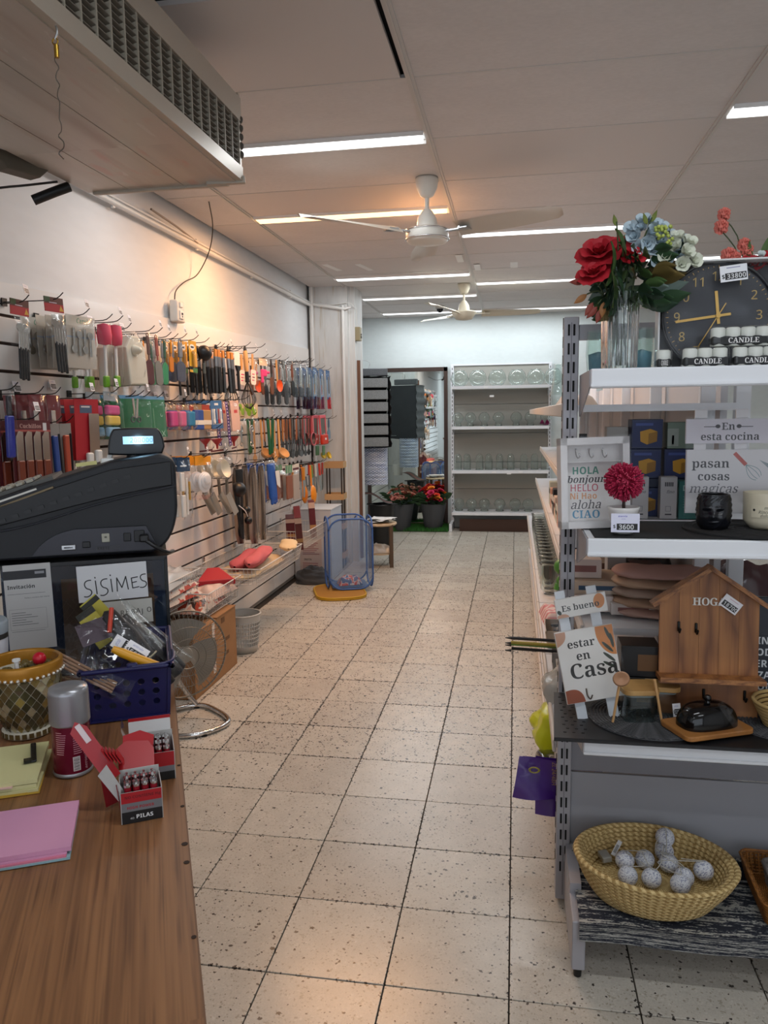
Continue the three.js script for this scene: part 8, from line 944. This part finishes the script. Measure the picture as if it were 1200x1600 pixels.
{ // mosaic pot with odds and ends
  const t = thing('mosaic_pot', 'gold mirror-mosaic pot with a beaded amber rim on the counter', 'pot', cw(-0.262, 0.001, -0.79), CT);
  const R = (v) => 0.034 + 0.028 * Math.sin(clamp(v * 1.15 + 0.1) * 1.5708), grout = M(0xc9c3b2, 0.6), tm = [M(0xa08a52, 0.12, { metalness: 0.6 }), M(0x7a6a44, 0.15, { metalness: 0.6 }), M(0xc2b795, 0.1, { metalness: 0.6 }), M(0x5c553c, 0.15, { metalness: 0.6 })];
  part(t, 'pot_wall', lathe([[0, 0.012], [0.034, 0.012], ...Array.from({ length: 9 }, (_, k) => [R(k / 8), 0.016 + 0.1 * k / 8]), [0.056, 0.116], [0.05, 0.08], [0, 0.03]], 36), grout);
  const rows = 9, n = 22; for (let j = 0; j < rows; j++) { const v0 = j / rows, v1 = (j + 1) / rows; for (let k = 0; k < n; k++) { const a0 = (k + j * 0.5) / n * 6.2832, da = 6.2832 / n; const pt = (a, v) => { const r = R(v) + 0.0012; return [Math.sin(a) * r, 0.016 + 0.1 * v, Math.cos(a) * r]; }; const m = 0.035; const q = [pt(a0 + da * m, (v0 + v1) / 2), pt(a0 + da * 0.5, v0 - (v1 - v0) * 0.44), pt(a0 + da * (1 - m), (v0 + v1) / 2), pt(a0 + da * 0.5, v1 + (v1 - v0) * 0.44)]; const g = new THREE.BufferGeometry(); g.setAttribute('position', new THREE.Float32BufferAttribute([...q[0], ...q[1], ...q[2], ...q[0], ...q[2], ...q[3]], 3)); g.computeVertexNormals(); part(t, 'mosaic_tile', g, tm[Math.floor(rnd() * 4)]); } }
  part(t, 'foot_ring', lathe([[0.04, 0], [0.044, 0.002], [0.044, 0.012], [0.036, 0.014]], 36), grout); part(t, 'foot_tiles', Array.from({ length: 24 }, (_, k) => { const a = k / 24 * 6.283; return T(box(0.008, 0.009, 0.001), Math.sin(a) * 0.0446, 0.0075, Math.cos(a) * 0.0446, 0, a); }), tm[1]);
  part(t, 'amber_rim', lathe([[0.061, 0.112], [0.066, 0.118], [0.067, 0.136], [0.062, 0.14], [0.058, 0.136], [0.058, 0.114]], 40), M(0xb07a26, 0.35, { metalness: 0.3 })); part(t, 'bead', Array.from({ length: 40 }, (_, k) => { const a = k / 40 * 6.283; return ball(0.0034, Math.sin(a) * 0.067, 0.118, Math.cos(a) * 0.067, 7, 5); }), M(0xd9d5cc, 0.2, { metalness: 0.6 }));
  const r = solo('red_bead', 'red plastic cap lying in the mosaic pot', 'cap', [ball(0.012, 0, 0, 0)], M(0xc3122c, 0.3), cw(-0.235, 0.137, -0.79)); const wc = solo('white_pin', 'white push pin standing in the mosaic pot', 'pin', [cyl(0.004, 0.004, 0.02, 0, 0, 0, 10), cyl(0.007, 0.007, 0.004, 0, 0.012, 0, 12)], white, cw(-0.27, 0.132, -0.77)); solo('pot_contents', 'dark green glass pebbles filling the mosaic pot', 'pebbles', [...Array(30)].map(() => ball(0.009, rr(-0.038, 0.038), rr(0, 0.01), rr(-0.038, 0.038), 8, 6)), M(0x6b5c34, 0.2), cw(-0.262, 0.112, -0.79)).userData.kind = 'stuff';
}
{ // tumbler at the edge of the picture, aerosol can, papers, battery boxes
  const t = thing('tumbler', 'white tumbler with pink and yellow flowers and a clear straw', 'tumbler', cw(-0.345, 0.001, -0.9), CT);
  part(t, 'body', lathe([[0, 0.001], [0.03, 0.001], [0.033, 0.01], [0.042, 0.16], [0.04, 0.165], [0, 0.165]], 36), M(0xd9d9e0, 0.3)); part(t, 'floral_print', grid(30, 6, (u, v) => { const a = u * 6.283, r = 0.0336 + 0.0032 * v + 0.0006; return [Math.sin(a) * r, 0.012 + 0.055 * v, Math.cos(a) * r]; }), M(0xffffff, 0.35, { map: tex(256, 64, (u, v) => { const n = fbm(u * 26, v * 7, 2), m = fbm(u * 22 + 9, v * 6 + 3, 2); return n > 0.62 ? [196, 80, 140] : m > 0.62 ? [226, 186, 60] : n < 0.3 ? [110, 60, 120] : [217, 217, 224]; }) })); part(t, 'steel_band', cyl(0.0425, 0.0425, 0.01, 0, 0.16, 0, 36), M(0x6e6a66, 0.3, { metalness: 0.8 })); part(t, 'lid', lathe([[0.043, 0.165], [0.044, 0.185], [0.04, 0.19], [0, 0.19]], 36), M(0xc3cdd6, 0.2, { transmission: 0.4, thickness: 0 })); part(t, 'straw', cyl(0.004, 0.004, 0.09, 0.018, 0.22, 0.0, 12), M(0xc9cdd0, 0.2, { transmission: 0.5, thickness: 0 }));
  const c = thing('spray_can', 'dark red aerosol can with a silver cap standing on the counter', 'aerosol can', cw(-0.168, 0.001, -0.595), CT);
  const cap = M(0x9c9ca0, 0.3, { metalness: 0.6 }), R = 0.03;
  part(c, 'can_body', cyl(R * 0.98, R * 0.98, 0.082, 0, 0.043, 0, 40, true), M(0xffffff, 0.25, { metalness: 0.35, map: (() => { const k = document.createElement('canvas'); k.width = 1024; k.height = 416; const g = k.getContext('2d'); g.fillStyle = '#6a0f28'; g.fillRect(0, 0, 1024, 416); g.fillStyle = '#8d1c3b'; g.fillRect(560, 0, 200, 416); g.fillStyle = '#d8a0ae'; for (const x0 of [30, 900]) for (let i = 0; i < 11; i++) g.fillRect(x0, 40 + i * 18, 60 + (i * 37 % 40), 6); g.fillStyle = '#e7e2e2'; g.fillRect(20, 250, 62, 120); g.fillStyle = '#222'; for (let i = 0; i < 12; i++) g.fillRect(26, 258 + i * 9, 50, 3 + (i % 3)); g.save(); g.translate(150, 380); g.rotate(-Math.PI / 2); g.fillStyle = '#d9b6c0'; g.font = 'italic 40px serif'; g.fillText('aerosol perfume', 0, 0); g.restore(); const x = new THREE.CanvasTexture(k); x.colorSpace = THREE.SRGBColorSpace; return x; })() }));
  part(c, 'base_ring', lathe([[0, 0.001], [R, 0.0], [R * 1.03, 0.003], [R, 0.006], [R * 0.96, 0.007]], 40), cap); part(c, 'cap', lathe([[R * 0.98, 0.084], [R * 1.05, 0.087], [R * 1.03, 0.135], [R * 0.96, 0.143], [R * 0.6, 0.146], [0, 0.1465]], 40), cap);
  // notepads
  const n = thing('yellow_pad', 'stack of pale yellow note sheets with a black clip', 'notepad', cw(-0.278, 0.0, -0.605), CT); const ym = M(0xcdc894, 0.6);
  part(n, 'sheets', [box(0.13, 0.006, 0.145, 0, 0.02, 0), box(0.128, 0.006, 0.142, -0.003, 0.013, 0.003, 0, 0.03), box(0.132, 0.005, 0.146, 0.001, 0.007, 0.001, 0, -0.02)], ym); part(n, 'back_sheet', box(0.134, 0.004, 0.146, 0, 0.003, 0.002), M(0xc8a23a, 0.6)); part(n, 'pink_slip', box(0.06, 0.002, 0.03, 0.0, 0.0165, 0.062), M(0xd7b3a8, 0.6)); part(n, 'clip', [rbox(0.009, 0.004, 0.075, 0.047, 0.026, -0.025, 0.002, 2, 0, 0.14), box(0.012, 0.005, 0.01, 0.043, 0.027, 0.008, 0, 0.14)], M(0x16161a, 0.25));
  const p = thing('pink_pad', 'stack of pink and pastel paper sheets near the counter edge', 'papers', cw(-0.25, 0.0, -0.395), CT); part(p, 'pink_sheets', [box(0.205, 0.006, 0.128, 0, 0.012, 0), box(0.2, 0.002, 0.13, -0.004, 0.0075, 0.003, 0, 0.02)], M(0xcf94b4, 0.6)); part(p, 'rose_sheet', box(0.2, 0.002, 0.13, -0.003, 0.0055, 0.006), M(0xd07890, 0.6)); part(p, 'pastel_sheets', [box(0.205, 0.003, 0.132, -0.001, 0.003, 0.006)], M(0x8fb0b8, 0.6));
  solo('yellow_note_block', 'corner of a pale yellow note block beside the pink sheets', 'notepad', [box(0.1, 0.03, 0.1, 0, 0.015, 0)], M(0xbfb682, 0.6), cw(-0.3, 0.0, -0.27), CT);
  // battery display boxes
  const red = M(0xa5121c, 0.35), redD = M(0x7d0d18, 0.4), inner = M(0xb5b3b0, 0.6), cell = (o, x, y, z) => { const b = part(o, 'battery', cyl(0.0052, 0.0052, 0.04, 0, 0, 0, 14), M(0xa01a2c, 0.25, { metalness: 0.5 })); b.position.set(x, y, z); part(b, 'battery_tip', [cyl(0.0052, 0.0052, 0.004, 0, 0.021, 0, 14), cyl(0.002, 0.002, 0.003, 0, 0.0245, 0, 10)], chrome); };
  const front = print(0.056, 0.05, 3000, (g, w, h) => { g.fillStyle = '#a5121c'; g.fillRect(0, 0, w, h * 0.34); g.fillStyle = '#6f6f72'; g.fillRect(0, h * 0.34, w, h * 0.28); g.fillStyle = '#0e0e10'; g.fillRect(0, h * 0.62, w, h * 0.38); g.fillStyle = '#5c0d14'; g.font = 'bold ' + h * 0.12 + 'px sans-serif'; g.fillText('NO CONTIENE Hg', w * 0.08, h * 0.2); g.fillStyle = '#a5121c'; g.fillText('HIGH POWER', w * 0.13, h * 0.54); g.fillStyle = '#e6e6e6'; g.font = 'bold ' + h * 0.18 + 'px sans-serif'; g.fillText('PILAS', w * 0.34, h * 0.87); g.font = h * 0.1 + 'px sans-serif'; g.fillText('40', w * 0.2, h * 0.87); });
  const disp = (label, lx, lz, w, d, h, cols, rowsN, ry, fr) => { const o = thing('battery_box', label, 'battery box', cw(lx, 0.0005, lz), CT + ry); part(o, 'carton', [box(w, h, 0.0012, 0, h / 2, d / 2), box(w, h + 0.012, 0.0012, 0, h / 2 + 0.006, -d / 2), box(0.0012, h + 0.004, d, -w / 2, h / 2, 0), box(0.0012, h + 0.004, d, w / 2, h / 2, 0), box(w, 0.0012, d, 0, 0.001, 0)], inner); part(o, 'front_print', box(w - 0.001, h, 0.0006, 0, h / 2, d / 2 + 0.001), fr); for (let i = 0; i < cols; i++) for (let j = 0; j < rowsN; j++) cell(o, (i - (cols - 1) / 2) * 0.0118, h - 0.016 + (j % 2) * 0.002, (j - (rowsN - 1) / 2) * 0.0118); return o; };
  const b1 = disp('small battery display box lettered PILAS with an open red lid', -0.06, -0.42, 0.056, 0.05, 0.046, 4, 4, 0.06, front);
  part(b1, 'open_lid', [ext([[0, 0], [0.05, 0.0], [0.052, 0.035], [0.045, 0.05], [0.012, 0.055], [0, 0.045]], 0.0014).rotateX(-0.95).translate(-0.028, 0.05, -0.026), ext([[0, 0], [0.045, 0.004], [0.05, 0.04], [0.03, 0.05], [0.005, 0.045]], 0.0014).rotateX(-0.6).translate(-0.024, 0.052, -0.05)], red);
  part(b1, 'tall_flap', [ext([[-0.011, 0], [0.011, 0], [0.012, 0.085], [0.002, 0.1], [-0.012, 0.09]], 0.0014).rotateX(-0.25).rotateZ(0.55).translate(-0.035, 0.05, -0.02)], red);
  part(b1, 'flap_print', ext([[-0.004, 0], [0.004, 0], [0.004, 0.03], [-0.004, 0.03]], 0.0006).rotateX(-0.25).rotateZ(0.55).translate(-0.066, 0.105, -0.034), M(0xd9c9cb, 0.5)); part(b1, 'side_flap', [box(0.001, 0.05, 0.02, -0.03, 0.03, 0.005, 0, 0, 0.1), box(0.02, 0.048, 0.0014, -0.042, 0.03, -0.028, 0, 0.4, 0.12)], redD); part(b1, 'inner_flap', ext([[0, 0], [0.012, 0.01], [0.004, 0.06], [-0.012, 0.05]], 0.001).rotateZ(0.3).translate(-0.03, 0.028, 0.012), inner);
  part(b1, 'comb_insert', [0, 1, 2, 3, 4].map((k) => box(0.0016, 0.02, 0.02, -0.045 + k * 0.005, 0.085 - k * 0.002, -0.03, 0, 0, 0.5)), red);
  const b2 = disp('larger open battery display box packed with red cells behind the first', -0.045, -0.545, 0.07, 0.06, 0.046, 5, 5, 0.02, print(0.07, 0.05, 1600, (g, w, h) => { g.fillStyle = '#a5121c'; g.fillRect(0, 0, w, h * 0.5); g.fillStyle = '#77777b'; g.fillRect(0, h * 0.5, w, h * 0.2); g.fillStyle = '#111'; g.fillRect(0, h * 0.7, w, h * 0.3); }));
  part(b2, 'raised_back', [ext(rrect(0.066, 0.026, 0.006), 0.0014).rotateX(-0.2).translate(0, 0.066, -0.034)], M(0xc9c7c6, 0.5)); part(b2, 'red_edge', box(0.066, 0.005, 0.0016, 0, 0.079, -0.0355), red); part(b2, 'window_flap', box(0.001, 0.05, 0.05, -0.037, 0.06, -0.01, 0, 0, 0.25), clearBag);
}
renderer.render(scene, camera);
